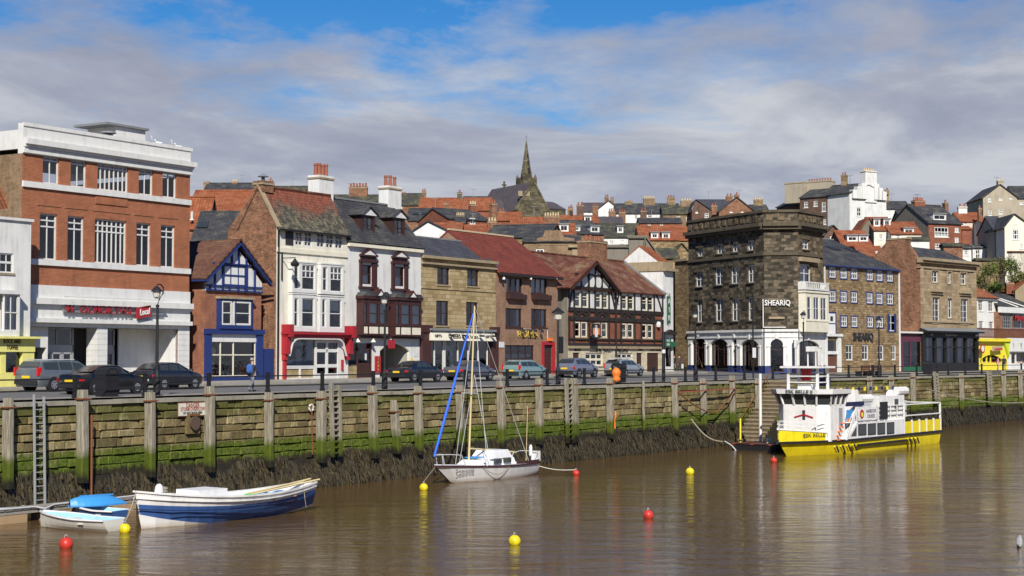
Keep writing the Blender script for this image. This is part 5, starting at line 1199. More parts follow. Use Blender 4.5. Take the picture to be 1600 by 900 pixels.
yr = 3.0; zr = B.z(c6(430, 338), yr); m = MB().mat('slate_x'); m.slab([(.1, .3, zt + .2), (L - .1, .3, zt + .2), (L - 2.6, yr, zr), (.3, yr, zr)], .1); m.slab([(L - .1, .3, zt + .2), (L - .1, yb, zt + .2), (L - 2.6, yr, zr)], .1); m.slab([(L - .1, yb, zt + .2), (.1, yb, zt + .2), (.3, yr, zr), (L - 2.6, yr, zr)], .1); m.build('roof', B.e)
dA = B.depth(c6(340, 302), 0)[0]; dB = B.depth(c6(262, 302), 0)[0]; zA = B.depth(c6(300, 302), 0)[1]
MB().mat('brick_old').prismx([(.4, zt), (yb, zt), (yb, zt + .3), (max(dB, dA + 1), zA), (dA, zA), (dA, zr), (.4, zt + .4)], .0, .45).build('gable_wall', B.e)
MB().mat('stone_trim').box(-.05, .5, dA - .1, max(dB, dA + 1) + .1, zA, zA + .18).build('gable_coping', B.e)
m = MB().mat('black_paint'); m.prismx([(-1.0, zs - .35), (-.003, zs - .35), (-.003, zs + .15), (-.9, zs - .2)], -.2, L + .2); m.mat('lead').slab([(-.2, -1.02, zs - .16), (L + .2, -1.02, zs - .16), (L + .2, -.003, zs + .2), (-.2, -.003, zs + .2)], .04); m.mat('black_paint').box(0, L, -.35, -.003, zf - .25, zs - .352)
m.box(0, so[0], -.3, -.003, g, zf - .25); m.box(so[1], L, -.3, -.003, g, zf - .25); m.box(so[0], so[1], -.25, -.003, g, g + .9)
n = 5
for i in range(1, n): q = so[0] + (so[1] - so[0]) * i / n; m.box(q - .13, q + .13, -.25, .02, g + .9, zf - .25)
zz = B.z(c6(495, 712)); m.box(so[0], so[1], -.2, .02, zz - .06, zz + .06); sfm = m.build('black_shopfront', B.e)
MB().mat('shop_glass').add([(so[0], -.05, g + .9), (so[1], -.05, g + .9), (so[1], -.05, so[3]), (so[0], -.05, so[3])], [(0, 1, 2, 3)]).build('shop_window', sfm)
m = MB().mat('curtain')
for i in range(n):
    a = so[0] + (so[1] - so[0]) * (i + .12) / n; w = (so[1] - so[0]) / n
    m.box(a, a + w * .16, .25, .3, g + .9, so[3]); m.box(a + w * .38, a + w * .72 if i % 2 else a + w * .55, .26, .3, g + .9, so[3])
m.build('curtain', sfm); interior(B, .1, L - .1, g, so[3] + .3)
text('lettering', 'The gifts & Treasure', sfm, 'white_paint', .34, (L * .48, -.37, zf + .08), ext=.005); text('lettering', 'SHOP', sfm, 'white_paint', .26, (L * .14, -.37, zf + .08), ext=.005)
MB().mat('lens').lathe([(.16, .1), (.2, 0), (.16, -.1)], (L - .9, -.5, zf + .1), 8).build('lamp', sfm)

# white house with pantile roof set back
PB0, PB1 = on_line(1522, (LB[0] + Vector((.4, 4.2, 0)), LB[1])), on_line(1559, (LB[0] + Vector((.4, 4.2, 0)), LB[1]))
B = Bld('pantile_cottage', 'small white cottage with orange pantile roof behind the yellow shop', 'cottage', PB0, PB1)
L = B.L; ze = B.z(c6(635, 521)); wins(B, c6, [(604, 531, 622, 573), (642, 533, 661, 575), (606, 612, 624, 640), (645, 614, 662, 640)], cols=3, rows=3, fw=.08, curtains=['full'], sill='white_paint')
shell(B, 'white_wall', 0, L, -.5, ze, 5); yr = 3.2; zr = B.z(c6(600, 460), yr)
m = MB().mat('pantile_x'); m.slab([(-.2, -.2, ze - .05), (L + .2, -.2, ze - .05), (L - 3.0, yr, zr), (-.2, yr, zr)], .1); m.slab([(L + .2, -.2, ze - .05), (L + .2, 6.6, ze - .05), (L - 3.0, yr, zr)], .1); m.slab([(L + .2, 6.6, ze - .05), (-.2, 6.6, ze - .05), (-.2, yr, zr), (L - 3.0, yr, zr)], .1); m.build('roof', B.e)
MB().mat('shop_dark').box(-.2, L + .2, -.3, -.2, ze - .2, ze - .1).build('gutter', B.e)

# cafe with glazed roof above the shops at the right edge
P0, P1 = on_line(1560, (LB[0] + Vector((.4, 3.6, 0)), LB[1])), on_line(1640, (LB[0] + Vector((.4, 3.6, 0)), LB[1]))
B = Bld('upper_cafe', 'upper floor cafe with dark hipped roof, white ribs and red neon style sign', 'cafe', P0, P1)
L = B.L; zt = B.z(c6(730, 560)); window(B, B.rect(c6, (697, 580, 732, 640)), frame='grey_paint', cols=5, rows=4, sill=None, fw=.1); wr = B.rect(c6, (737, 578, 830, 640)); window(B, wr, frame='grey_paint', cols=3, rows=1, sill=None)
shell(B, 'brick_old', 0, L, -.5, zt - .6, 5); MB().mat('white_paint').box(-.1, L, -.35, -.003, zt - .7, zt).build('fascia', B.e)
zr = B.z(c6(690, 508), 3); m = MB().mat('slate_x'); m.slab([(0, -.3, zt), (L, -.3, zt), (L, 3, zr), (.2, 3, zr)], .1); m.slab([(L, 6.3, zt), (0, 6.3, zt), (.2, 3, zr), (L, 3, zr)], .1); rf = m.build('roof', B.e)
MB().mat('white_paint').bar((.3, 3, zr + .08), (B.x(c6(745, 562)), -.3, zt + .08), .3, .12).build('roof_rib', rf); MB().mat('white_paint').bar((.5, 3, zr + .1), (B.x(c6(778, 556)), -.3, zt + .1), .3, .12).build('roof_rib', rf)
tx, tz = B.fp(c6(762, 600), .0); text('lettering', 'Harrys', B.e, 'red_paint', 1.1, (tx, -.1, tz), width=3.4, ext=.03, shear=.3, bold=.02)

# yellow and white kiosks with a balustraded terrace above
def kiosk(name, label, pa, pb, ztop, body, cat='kiosk'):
    P0, P1 = on_line(pa, LB), on_line(pb, LB); B = Bld(name, label, cat, P0, P1); B.g = ground(P0.x, P0.y) + .1; B.zt = ztop(B); return B
B = kiosk('yellow_kiosk', 'bright yellow ice cream kiosk with arched opening beside the black shopfront', 1525.5, 1573, lambda b: b.z(c6(650, 678)), 'bright_yellow')
L, g, zt = B.L, B.g, B.zt; op = (.9, L - 1.3, g, zt - 1.9); B.holes.append(op)
shell(B, 'bright_yellow', 0, L, g - 1, zt, 3.4); m = MB().mat('bright_yellow'); m.box(-.1, L + .05, -.5, -.003, zt - .35, zt); n = 8; hw = (op[1] - op[0])
m.prism([(op[0], op[3] + .01)] + [(op[0] + hw * i / n, op[3] - .6 * abs(2 * i / n - 1) ** 2) for i in range(n + 1)] + [(op[1], op[3] + .01)], .005, .15); m.mat('lime'); m.prism([(L - 1.2, zt - .4), (L, zt - .4), (L, g + 1.5)], -.3, -.01); m.build('front', B.e)
MB().mat('stock_tan').obox((L * .55, -.45, zt - 1.15), (1.3, 0, .06), (0, .05, 0), (0, 0, .26)).mat('stock_red').obox((L * .57, -.52, zt - 1.22), (1.0, 0, .05), (0, .02, 0), (0, 0, .1)).build('ice_cream_sign', B.e)
MB().mat('red_paint').prism([(.35 + .55 * math.cos(q * .524), zt - 1.2 + .55 * math.sin(q * .524)) for q in range(12)], -.58, -.52).mat('white_paint').prism([(.35 + .36 * math.cos(q * .524), zt - 1.2 + .36 * math.sin(q * .524)) for q in range(12)], -.6, -.581).build('round_sign', B.e)
m = MB().mat('bright_yellow')
for q in (op[0] + .8, op[0] + 2.0, op[0] + 3.0): m.box(q, q + .14, .2, .32, g, op[3])
m.box(op[0], op[1], .1, .3, g, g + .9); m.build('counter', B.e); stock(B, op[0], op[1], g + .9, op[3], .6, 18); interior(B, .1, L - .1, g, op[3] + .2, 3)
B = kiosk('white_kiosk', 'white ice cream kiosk with painted fascia at the right edge', 1573.5, 1640, lambda b: b.z(c6(740, 678)), 'white_paint')
L, g, zt = B.L, B.g, B.zt; op = (1.0, L - .3, g + .3, zt - 1.7); B.holes.append(op)
shell(B, 'white_wall', 0, L, g - 1, zt, 3.4); MB().mat('white_paint').box(0, L, -.35, -.003, zt - 1.55, zt + .05).build('fascia', B.e)
for i, (mt, q) in enumerate((('stock_tan', .9), ('pink', 1.9), ('stock_green', 2.9), ('stock_red', 4.1), ('stock_tan', 5.2))): MB().mat(mt).prism([(q - .18, zt - .55), (q, zt - 1.3), (q + .18, zt - .55)], -.38, -.351).build('cone_picture', B.e)
m = MB().mat('white_paint')
for q in (2.2, 5.0): m.box(q, q + .14, .0, .15, g, op[3])
m.box(.9, L - .3, -.05, .2, g, g + .8); m.build('counter', B.e); stock(B, 1.0, L - .4, g + .8, op[3], .6, 24, None, ('stock_red', 'pink', 'white_paint', 'lightblue', 'stock_tan', 'stock_green')); interior(B, .1, L - .1, g, op[3] + .2, 3, 'poster')
P0, P1 = on_line(1525.5, LB), on_line(1640, LB)
B = Bld('terrace_balustrade', 'brown timber balustrade on the terrace above the kiosks', 'balustrade', P0, P1); zt0 = B.z(c6(700, 672), .4); zt1 = B.z(c6(700, 640), .4)
MB().mat('brown_wood').box(0, B.L, .3, .42, zt1 - .12, zt1).build('top_rail', B.e); MB().mat('brown_wood').box(0, B.L, .32, .4, zt0 - .15, zt0 + .02).build('bottom_rail', B.e)
me = MB().mat('brown_wood').box(-.05, .05, .33, .39, zt0, zt1 - .12).mesh('baluster')
for i in range(int(B.L / .28)): o = link('baluster', me, B.e); o.location = (.14 + i * .28, 0, 0)
# ------------------------------------------------------------------ ground, water, hill
def sheet(name, pts_fn, us, vs_, mat):
    m = MB().mat(mat); nu, nv = len(us), len(vs_)
    m.add([pts_fn(u, v) for u in us for v in vs_], [(i * nv + j, (i + 1) * nv + j, (i + 1) * nv + j + 1, i * nv + j + 1) for i in range(nu - 1) for j in range(nv - 1)])
    return m
US = [-400, -200, -100, -60, -40, -20] + list(range(-10, 260, 5)) + [300, 400, 700]
VS = [.55, 1.5, 3, 5, 7, 9, 11, 13, 15, 17, 20, 25, 30, 40, 60]
o = sheet('road', lambda u, w: (u, quay_y(u) + w, ground(u, quay_y(u) + w) + .0), US, VS, 'asphalt').build('road'); kind(o, 'structure')
# quayside pavement
o = sheet('pavement', lambda u, w: (u, quay_y(u) + w, .10), US, [.55, 2.2], 'paving').build('quayside_pavement'); kind(o, 'structure')
m = MB().mat('kerb')
for a, b in zip(US[3:-2], US[4:-1]):
    ya, yb_ = quay_y(a) + 2.2, quay_y(b) + 2.2; m.bar((a, ya, .04), (b, yb_, .04), .16, .125)
kind(m.build('quayside_kerb'), 'structure')
# shop-side pavement of the left row with its kerb
m = MB().mat('paving'); A0, A1 = LA[0] - LA[1] * 60, LA[0] + LA[1] * 74.5; nrm = Vector((LA[1].y, -LA[1].x, 0))
def strip(p, q, w0, w1, n, dz):
    v, f = [], []
    for i in range(n + 1):
        a = p.lerp(q, i / n)
        for w in (w0, w1): b = a + nrm * w; v.append((b.x, b.y, ground(b.x, b.y) + dz))
    return v, [(2 * i, 2 * i + 1, 2 * i + 3, 2 * i + 2) for i in range(n)]
v, f = strip(A0, A1, -1.5, 3.1, 30, .12); m.add(v, f); kind(m.build('shop_pavement'), 'structure')
m = MB().mat('kerb')
for i in range(45):
    a, b = A0.lerp(A1, i / 45) + nrm * 3.1, A0.lerp(A1, (i + .99) / 45) + nrm * 3.1; m.bar((a.x, a.y, ground(a.x, a.y) + .06), (b.x, b.y, ground(b.x, b.y) + .06), .16, .13)
kind(m.build('shop_kerb'), 'structure')
m = MB().mat('line_yellow')
for off in (3.45, 3.65):
    v, f = strip(A0, A1, off, off + .08, 30, .008); m.add(v, f)
kind(m.build('road_marking'), 'structure')
# pavement in front of the right row
m = MB().mat('paving'); v, f = [], []
for i in range(12):
    u = 99 + i * 6; yq = quay_y(u); 
    for w in (6.2, 12.5): v.append((u, yq + w, ground(u, yq + w) + .1))
m.add(v, [(2 * i, 2 * i + 2, 2 * i + 3, 2 * i + 1) for i in range(11)]); kind(m.build('right_pavement'), 'structure')
# water: one sheet to far beyond the frame
m = MB().mat('water'); m.add([(-700, -900, WZ), (900, -900, WZ), (900, 60, WZ), (-700, 60, WZ)], [(0, 1, 2, 3)]); kind(m.build('harbour_water'), 'structure')
# hill behind the front row, rising away from the harbour
def hill_z(x, y):
    D = (x - CAM.x) * HD.x + (y - CAM.y) * HD.y; r = (x - CAM.x) * HR.x + (y - CAM.y) * HR.y
    base = 0.3
    t = max(0.0, D - 168 - 1.1 * max(0.0, r - 30)); z = base + .155 * min(t, 130) + .05 * max(0, min(t - 130, 120))
    return z + 1.2 * math.sin(x * .05) * math.cos(y * .043) * min(1, t / 40)
m = MB().mat('hillside'); Ds = list(range(160, 320, 8)) + [340, 380, 450, 600, 900, 1500, 3000]; Rs = [-900, -500, -300, -200] + list(range(-160, 181, 10)) + [220, 300, 500, 900, 1800]
vv = []
for D_ in Ds:
    for r_ in Rs:
        p = CAM + HD * D_ + HR * r_; y = p.y
        vv.append((p.x, p.y, hill_z(p.x, p.y) if p.y > quay_y(p.x) + 13 else -9))
n = len(Rs); m.add(vv, [(i * n + j, i * n + j + 1, (i + 1) * n + j + 1, (i + 1) * n + j) for i in range(len(Ds) - 1) for j in range(n - 1)])
kind(m.build('hillside', smooth=True), 'structure')

# ------------------------------------------------------------------ quay wall
QT = 3.15                                  # depth of the visible masonry above the weed
wall = thing('quay_wall', 'long mossy sandstone quay wall rising from the brown harbour water', 'wall', (0, 0, 0))
U0, U1 = -14.0, 190.0
def qpt(u): return Vector((u, quay_y(u), 0))
bk = MB().mat('weed_back'); us = [U0, 40, 75, 100, 130, 160, U1]
for a, b in zip(us, us[1:]):
    pa, pb = qpt(a), qpt(b); bk.add([(pa.x, pa.y + .12, -.02), (pb.x, pb.y + .12, -.02), (pb.x, pb.y + .12, -6), (pa.x, pa.y + .12, -6)], [(3, 2, 1, 0)])
bk.build('wall_core', wall)
def block(mb, u0, u1, z0, z1, out, rng):
    p, q = qpt(u0), qpt(u1); t = (q - p).normalized(); nn = Vector((t.y, -t.x, 0)); c = .03
    j = lambda: rng.uniform(-.018, .018)
    A = [p + nn * -.12, q + nn * -.12]; d1, d2 = out + j(), out + j()
    v = [(p.x, p.y + .12, z0), (q.x, q.y + .12, z0), (q.x, q.y + .12, z1), (p.x, p.y + .12, z1)]
    pf = lambda base, s, o, z: (base.x + t.x * s + nn.x * o, base.y + t.y * s + nn.y * o, z)
    v += [pf(p, .0, d1 - c, z0), pf(q, 0, d2 - c, z0), pf(q, 0, d2 - c, z1), pf(p, 0, d1 - c, z1)]
    v += [pf(p, c, d1 + j(), z0 + c), pf(q, -c, d2 + j(), z0 + c), pf(q, -c, d2 + j(), z1 - c), pf(p, c, d1 + j(), z1 - c)]
    f = [(0, 1, 5, 4), (1, 2, 6, 5), (2, 3, 7, 6), (3, 0, 4, 7), (4, 5, 9, 8), (5, 6, 10, 9), (6, 7, 11, 10), (7, 4, 8, 11), (8, 9, 10, 11)]
    mb.add(v, f)
rq = random.Random(21)
hs_ = [.42, .36, .40, .34, .42, .36, .40, .44]; rest = MB().mat('quay_stone'); nind = 0
z = -.16
for ci, h in enumerate(hs_):
    u = U0 + rq.uniform(0, 1)
    while u < U1:
        w = rq.choice((.42, .55, .7, .85, 1.0, 1.25, 1.6)) * rq.uniform(.85, 1.15) * (1.0 if u < 60 else 1.25)
        if u < 75 < u + w: w = 75 - u + .001
        dz_ = rq.uniform(-.02, .02); o_ = rq.uniform(-.04, .09)
        if u > -1.2 and u < 36.5 and nind < 290:
            mb = MB().mat('quay_stone'); block(mb, u + .018, u + w - .018, z - h + .016 + dz_, z - .016 + rq.uniform(-.03, .0), o_, rq); mb.build('stone', wall); nind += 1
        else: block(rest, u + .03, u + w - .03, z - h + .018 + dz_, z - .018, o_, rq)
        u += w
    z -= h
z_mas = z
o = rest.build('far_stones', wall); o['kind'] = 'stuff'
u = U0
cop = MB().mat('coping'); i = 0
while u < U1:
    w = rq.uniform(1.2, 2.0)
    if u < 75 < u + w: w = 75 - u
    p, q = qpt(u + .01), qpt(u + w - .01); mb = MB().mat('coping') if u < 60 else cop
    t = (q - p).normalized(); nn = Vector((-t.y, t.x, 0)); c_ = (p + q) / 2 + nn * .22; dzc = rq.uniform(-.012, .012)
    mb.obox((c_.x, c_.y, -.08 + dzc), t * (q - p).length / 2, nn * .34, (0, 0, .09))
    if u < 60: mb.build('coping_stone', wall)
    u += w
o = cop.build('far_coping', wall); o['kind'] = 'stuff'
# seaweed hanging over the lower wall
wd = MB().mat('seaweed'); rw = random.Random(5)
def blade(u, zt, ln, out, w):
    p = qpt(u); sw = rw.uniform(-.08, .08); t = Vector((1, 0 if u < 75 else -.085, 0)); n = Vector((0, -1, 0))
    a = p + n * out; b = p + n * (out + rw.uniform(.02, .14)) + t * sw * .5; c = p + n * (out + rw.uniform(.0, .12)) + t * sw
    wd.add([(a.x - w / 2, a.y, zt), (a.x + w / 2, a.y, zt), (b.x + w * .7, b.y, zt - ln * .5), (b.x - w * .7, b.y, zt - ln * .5), (c.x + w * .25, c.y, zt - ln), (c.x - w * .25, c.y, zt - ln)], [(1, 0, 3, 2), (2, 3, 5, 4)])
u = U0
while u < U1:
    step = .034 if u < 60 else .06
    for k in range(4):
        zt = rw.uniform(-4.6, z_mas + .12 + .22 * math.sin(u * .9) + .15 * math.sin(u * 2.3)); blade(u + rw.uniform(-.05, .05), zt, rw.uniform(.3, .9), .05 + (-z_mas * .0) + max(0, (z_mas - zt)) * .27 + rw.uniform(0, .1), rw.uniform(.03, .085) * (1 if u < 60 else 1.5))
    u += step
o = wd.build('seaweed', None); kind(o, 'stuff', 'dark brown seaweed hanging along the foot of the quay wall')
# battered toe behind the weed
toe = MB().mat('weed_back'); us = [U0 + i * 1.5 for i in range(137)]; rows = []
for k in range(5):
    zz = z_mas + .05 + (-5.2 - z_mas) * k / 4; rows.append([(u, quay_y(u) - (.03 + .10 * k + rw.uniform(-.05, .05)), zz + rw.uniform(-.06, .06)) for u in us])
n = len(us); toe.add([p for r in rows for p in r], [(k * n + i, (k + 1) * n + i, (k + 1) * n + i + 1, k * n + i + 1) for k in range(4) for i in range(n - 1)]); toe.build('wall_toe', wall)
# stone steps at the bend
D['step_stone'] = d_plain((.27, .215, .14), .9, .45, scale=1.2, bump=.4); D['riser_shaded'] = d_plain((.13, .10, .06), .9, .45, scale=1.2, bump=.4)  # risers are the tread stone darkened, their shade painted into the colour
SX0, SX1, SW = 68.0, 74.6, 2.5; NS = 16
st = thing('harbour_steps', 'worn stone harbour steps leading down to the landing stage', 'steps', (SX1, 0, 0))
for i in range(NS):
    xa = (SX0 - SX1) * (i + 1) / NS; xb = (SX0 - SX1) * i / NS; zt = -.05 - (4.35) * i / (NS - 1)
    MB().mat('step_stone').box(xa - .04, xb - .01, -SW, -.12, zt - .12, zt + rq.uniform(-.015, .015)).mat('riser_shaded').box(xa, xb - .02, -SW + .01, -.12, zt - .35, zt - .12).build('step', st)
m = MB().mat('quay_stone')
for i in range(NS):
    xa = (SX0 - SX1) * (i + 1) / NS; xb = (SX0 - SX1) * i / NS; zt = -.05 - (4.35) * i / (NS - 1)
    m.box(xa, xb, -SW - .25, -SW, -5.6, zt + .05)
m.box(0.001, .6, -SW - .25, -.1, -5.6, -.03); m.build('outer_wall', st)
for i in range(4):
    u = (SX0 - SX1) * (i * 4 + 2) / NS; zt = -.05 - 4.35 * (i * 4 + 2) / (NS - 1); MB().mat('rust').bar((u, -.2, zt), (u, -.2, zt + .95), .05).build('rail_post', st)
MB().mat('rust').bar((-.2, -.2, .8), (SX0 - SX1 + .6, -.2, -3.2), .05).build('handrail', st)

# ------------------------------------------------------------------ fender piles and ladders on the wall
def qx(px, py=640): 
    x = at_y(px, py, -.15).x
    if x > 75:
        d = ray(px, py); lo = (Vector((75, 0, 0)), Vector((1, -.085, 0)).normalized()); x = on_line(px, lo, py).x
    return x
PILE_TXT = ['leftmost tall weathered timber pile on the quay wall, beside the metal ladder', 'timber pile with a rusty pipe against it, right of the metal ladder', 'timber pile just left of the danger sign', 'timber pile just right of the danger sign', 'timber pile between the danger sign and the left wooden ladder', 'thick timber pile forming the left side of the nearest wooden ladder',
    'timber pile right of the nearest wooden ladder', 'short split timber pile leaning and rotten at its top', 'timber pile right of the split leaning pile, under the dark saloon', 'timber pile behind the sailing boat mast', 'timber pile right of the sailing boat mast with chain at its head', 'timber pile above the stern of the sailing boat', 'thick timber pile beside the middle wooden ladder', 'timber pile right of the middle wooden ladder with orange rope', 'thin dark pole against the quay wall below the silver estate',
    'timber pile at the left end of the red rail on the wall', 'timber pile in the middle of the red rail on the wall', 'timber pile at the right end of the red rail on the wall', 'timber pile nearest the top of the harbour steps', 'timber pile on the wall behind the ferry mast', 'timber pile on the wall behind the ferry stern', 'timber pile left of the ladder behind the ferry stern', 'timber pile below the black shopfront', 'timber pile below the yellow kiosk', 'timber pile at the right edge of the wall']
PILES = [(10, .45, 0), (126, .5, 0), (231, .45, 0), (324, .45, 0), (417, .42, 0), (499, .62, 0), (578, .5, .2), (612, .5, .35), (650, .5, .12), (715, .5, .1), (779, .5, .15), (839, .45, .1), (893, .6, .1), (950, .45, .1), (1002, .16, .05), (1051, .45, .2), (1096, .45, .15), (1141, .4, .2), (1182, .4, .05), (1354, .45, .1), (1388, .45, .1), (1422, .5, .1), (1498, .45, .1), (1564, .5, .1), (1590, .5, .15)]
rp = random.Random(3)
for i, (px, w, lean) in enumerate(PILES):
    x = qx(px, 625); y = quay_y(x); top = rp.uniform(.12, .55); lean += rp.uniform(-.06, .08); w *= rp.uniform(.88, 1.08); bot = -3.55 if i not in (7,) else -3.4
    if i == 7: top = -.7
    m = MB().mat('pile_wood'); rings = []
    for k in range(7):
        u = k / 6; z = bot + (top - bot) * u; hw = w * .43 * rp.uniform(.9, 1.06) * (1 - .1 * u); dx = lean * (1 - u); yo = -.32 + rp.uniform(-.02, .02); c = .07 if w > .2 else .03
        if k == 6: hw *= .86
        d = .2 if w > .2 else .08
        rings.append([(dx - hw + c, yo - d, z), (dx + hw - c, yo - d, z), (dx + hw, yo - d + c, z), (dx + hw, yo + d, z), (dx - hw, yo + d, z), (dx - hw, yo - d + c, z)])
    if i == 7: rings[-1] = [(a + .05, b, c + (.25 if j in (0, 4, 5) else -.25)) for j, (a, b, c) in enumerate(rings[-1])]
    m.loft(rings); o = thing('timber_pile', PILE_TXT[i], 'pile', (x, y, 0), 0, 'timber piles along the quay wall')
    m.build('post', o)
    if w > .2:
        zb = top - .42; MB().mat('rust').box(-w / 2 - .03 + lean * .1, w / 2 + .03 + lean * .1, -.55, -.1, zb, zb + .06).build('iron_strap', o)
    if i == 1: MB().mat('rust').tube([(.32, -.5, -.6), (.36, -.5, -4.1)], .05, 6).build('rusty_pipe', o)
    if i == 13: MB().mat('orange').tube([(.28, -.55, -1.75), (.24, -.6, -2.1), (.2, -.55, -2.3), (.18, -.58, -2.9)], [.04, .06, .03, .05], 6).build('orange_rope', o)
def ladder(px, w, zt, zb, n, mat, label, rail=.06, deep=.04, lean=0.0, name='wall_ladder', yo=-.42):
    x = qx(px, 640); o = thing(name, label, 'ladder', (x, quay_y(x), 0), 0, 'ladders on the quay wall')
    for s_ in (-1, 1): MB().mat(mat).bar((s_ * w / 2, yo, zt + (.0 if s_ < 0 else -.1)), (s_ * w / 2 + lean, yo - .05, zb), rail, rail * 1.2).build('side_rail', o)
    for i in range(n):
        z = zt - .35 + (zb + .2 - zt + .35) * i / (n - 1); dx = lean * (zt - z) / (zt - zb)
        MB().mat(mat).box(-w / 2 + dx, w / 2 + dx, yo - .06 if deep > .05 else yo - .02, yo + (.2 if deep > .05 else .02), z - deep / 2, z + deep / 2).build('rung', o)
ladder(54, .52, .35, -4.9, 17, 'grey_metal', 'long grey metal ladder beside the leftmost pile', .07, .035, .1)
ladder(517, .62, .55, -3.3, 12, 'pile_wood', 'nearest wooden step ladder on the wall, below the red shopfront', .16, .09, .1)
ladder(884, .7, .55, -3.6, 12, 'pile_wood', 'middle wooden step ladder on the wall, below the half-timbered inn', .18, .09, .1)
ladder(1456, .8, .4, -2.6, 9, 'pile_wood', 'leaning wooden ladder behind the ferry stern with a red sign', .18, .09, .35)
ladder(1540, .8, .4, -3.0, 10, 'pile_wood', 'wooden ladder on the wall below the yellow kiosk', .18, .09, .25)
# danger sign, outfall flap, life ring, chain, rails
pa, pb = at_y(278, 650, -.12), at_y(320, 629, -.12)
sg = thing('danger_sign', 'rusty white danger sign with red lettering on the quay wall', 'sign', (pa.x, -.12, pa.z))
w, h = pb.x - pa.x, pb.z - pa.z; MB().mat('hull_cream').box(0, w, -.05, 0, 0, h).mat('rust').box(-.03, w + .03, -.03, .01, -.04, h + .04).build('plate', sg)
for i, (t_, sz, ww, mt) in enumerate((('DANGER', .3, .5, 'rust_red'), ('STORM OVERFLOW', .26, .9, 'rust_red'), ('DO NOT MOOR HERE', .14, .7, 'shop_dark'))): text('lettering', t_, sg, mt, sz, (w * .52, -.055, h * (.8 - .3 * i)), width=w * ww, ext=.003, bold=.006)
p = at_y(302, 661, -.15); of = thing('outfall_flap', 'round iron outfall flap on the wall under the danger sign', 'flap', (p.x, -.12, p.z))
MB().mat('soil').prism([(.3 * math.cos(q * .524), .34 * math.sin(q * .524)) for q in range(12)], -.2, -.05).mat('quay_stone').box(-.42, .42, -.06, .1, -.5, .45).build('flap', of); MB().mat('rust').bar((-.3, -.14, .38), (.3, -.14, .38), .07).build('hinge', of)
p = at_y(486, 637, -.2); lr = thing('mooring_ring', 'round mooring ring with hanging chain left of the nearest wooden ladder', 'mooring ring', (p.x, -.15, p.z))
MB().mat('hull_cream').tube([(.16 * math.cos(q * .524), -.06, .16 * math.sin(q * .524)) for q in range(13)], .06, 6, False).build('ring', lr); MB().mat('rust').tube([(-.1, -.05, .4), (-.02, -.12, -.2), (.05, -.12, -2.4)], .035, 5).build('chain', lr)
xa, xb = qx(1051, 612), qx(1141, 612)
rl = thing('red_rail', 'thin red rail fixed across three piles left of the steps', 'rail', (xa, 0, 0)); MB().mat('rust_red').bar((0, -.6, -.62), (xb - xa, -.6, -.55), .08).build('bar', rl)
ch = thing('mooring_chain', 'dark mooring chain hanging in loops below the red rail', 'chain', (xa, 0, 0)); L_ = xb - xa
MB().mat('rust').tube([(.1 + L_ * i / 16, -.62, -.7 - 1.6 * math.sin(min(i / 10, 1) * 1.5) * (1 if i < 11 else (16 - i) / 6)) for i in range(17)], .05, 5).build('links', ch)
# ------------------------------------------------------------------ quayside railing, lamps, bins, benches
RPX = [12, 136, 345, 437, 522, 675, 745, 810, 930, 985, 1087, 1134, 1220, 1338, 1410, 1476, 1493, 1545, 1578]
me_post = MB().mat('black_paint').box(-.075, .075, -.075, .075, .1, 1.08).box(-.09, .09, -.09, .09, 1.08, 1.14).box(-.1, .1, -.1, .1, .1, .26).mesh('railing_post')
rail = thing('quay_railing', 'black iron railing with stout posts along the quay edge', 'railing', (0, 0, 0))
xs = sorted(qx(p, 600) + .1 for p in RPX + [-60, 1660]); xs = [x for i, x in enumerate(xs) if i == 0 or x - xs[i - 1] > 1.0]
full = []
for a, b in zip(xs, xs[1:]):
    n = max(1, round((b - a) / 4.6)); full += [a + (b - a) * k / n for k in range(n)]
full.append(xs[-1])
def ry(x): return quay_y(x) + .75
for x in full: o = link('railing_post', me_post, rail); o.location = (x, ry(x), 0)
for a, b in zip(full, full[1:]):
    if 71 < (a + b) / 2 < 74.5: continue
    for h in (.45, .95): MB().mat('black_paint').bar((a + .1, ry(a + .1), h), (b - .1, ry(b - .1), h), .06).build('rail', rail)
def lamp(px, ytop, v, label, arm=-1, kind_='swan'):
    x = at_y(px, 600, v).x; gz = ground(x, v) + .1; h = at_y(px, ytop, v).z - gz
    o = thing('street_lamp', label, 'street lamp', (x, v, gz), 0, 'black street lamps on the quay')
    MB().mat('black_paint').lathe([(.17, 0), (.17, .9), (.11, 1.0), (.075, 1.2), (.06, h - .9), (.085, h - .88), (.085, h - .8), (.04, h - .78)], n=10).build('column', o)
    if kind_ == 'swan':
        MB().mat('black_paint').tube([(0, 0, h - .8), (.12, 0, h - .5), (.34, 0, h - .25), (.36, 0, h + .02), (.2, 0, h + .18), (-.02, 0, h + .18), (-.06, 0, h + .05)], .035, 6).build('swan_neck', o); lx, lz = -.06, h
    else:
        lx, lz = 0, h - .2
    s_ = 1.0 if kind_ == 'swan' else 1.6
    MB().mat('black_paint').lathe([(.04, .1), (.1, .05), (.26 * s_, -.12 * s_), (.27 * s_, -.17 * s_), (.23 * s_, -.17 * s_)], (lx, 0, lz), 10).build('lamp_hood', o)
    MB().mat('lamp_glass').lathe([(.2 * s_, -.17 * s_), (.15 * s_, -.42 * s_), (.06, -.5 * s_), (.0, -.5 * s_)], (lx, 0, lz), 8).build('lantern', o)
    return o, h
lamp(245, 450, 1.1, 'tall black swan neck lamp in front of the department store')
lamp(601, 462, 1.1, 'black swan neck lamp in front of the white house with dormers')
o, h = lamp(872, 478, 1.1, 'black lamp with a large lantern in front of the half-timbered inn', 0, 'post'); MB().mat('black_paint').box(.05, .5, -.1, .1, h - 3.1, h - 2.0).build('junction_box', o)
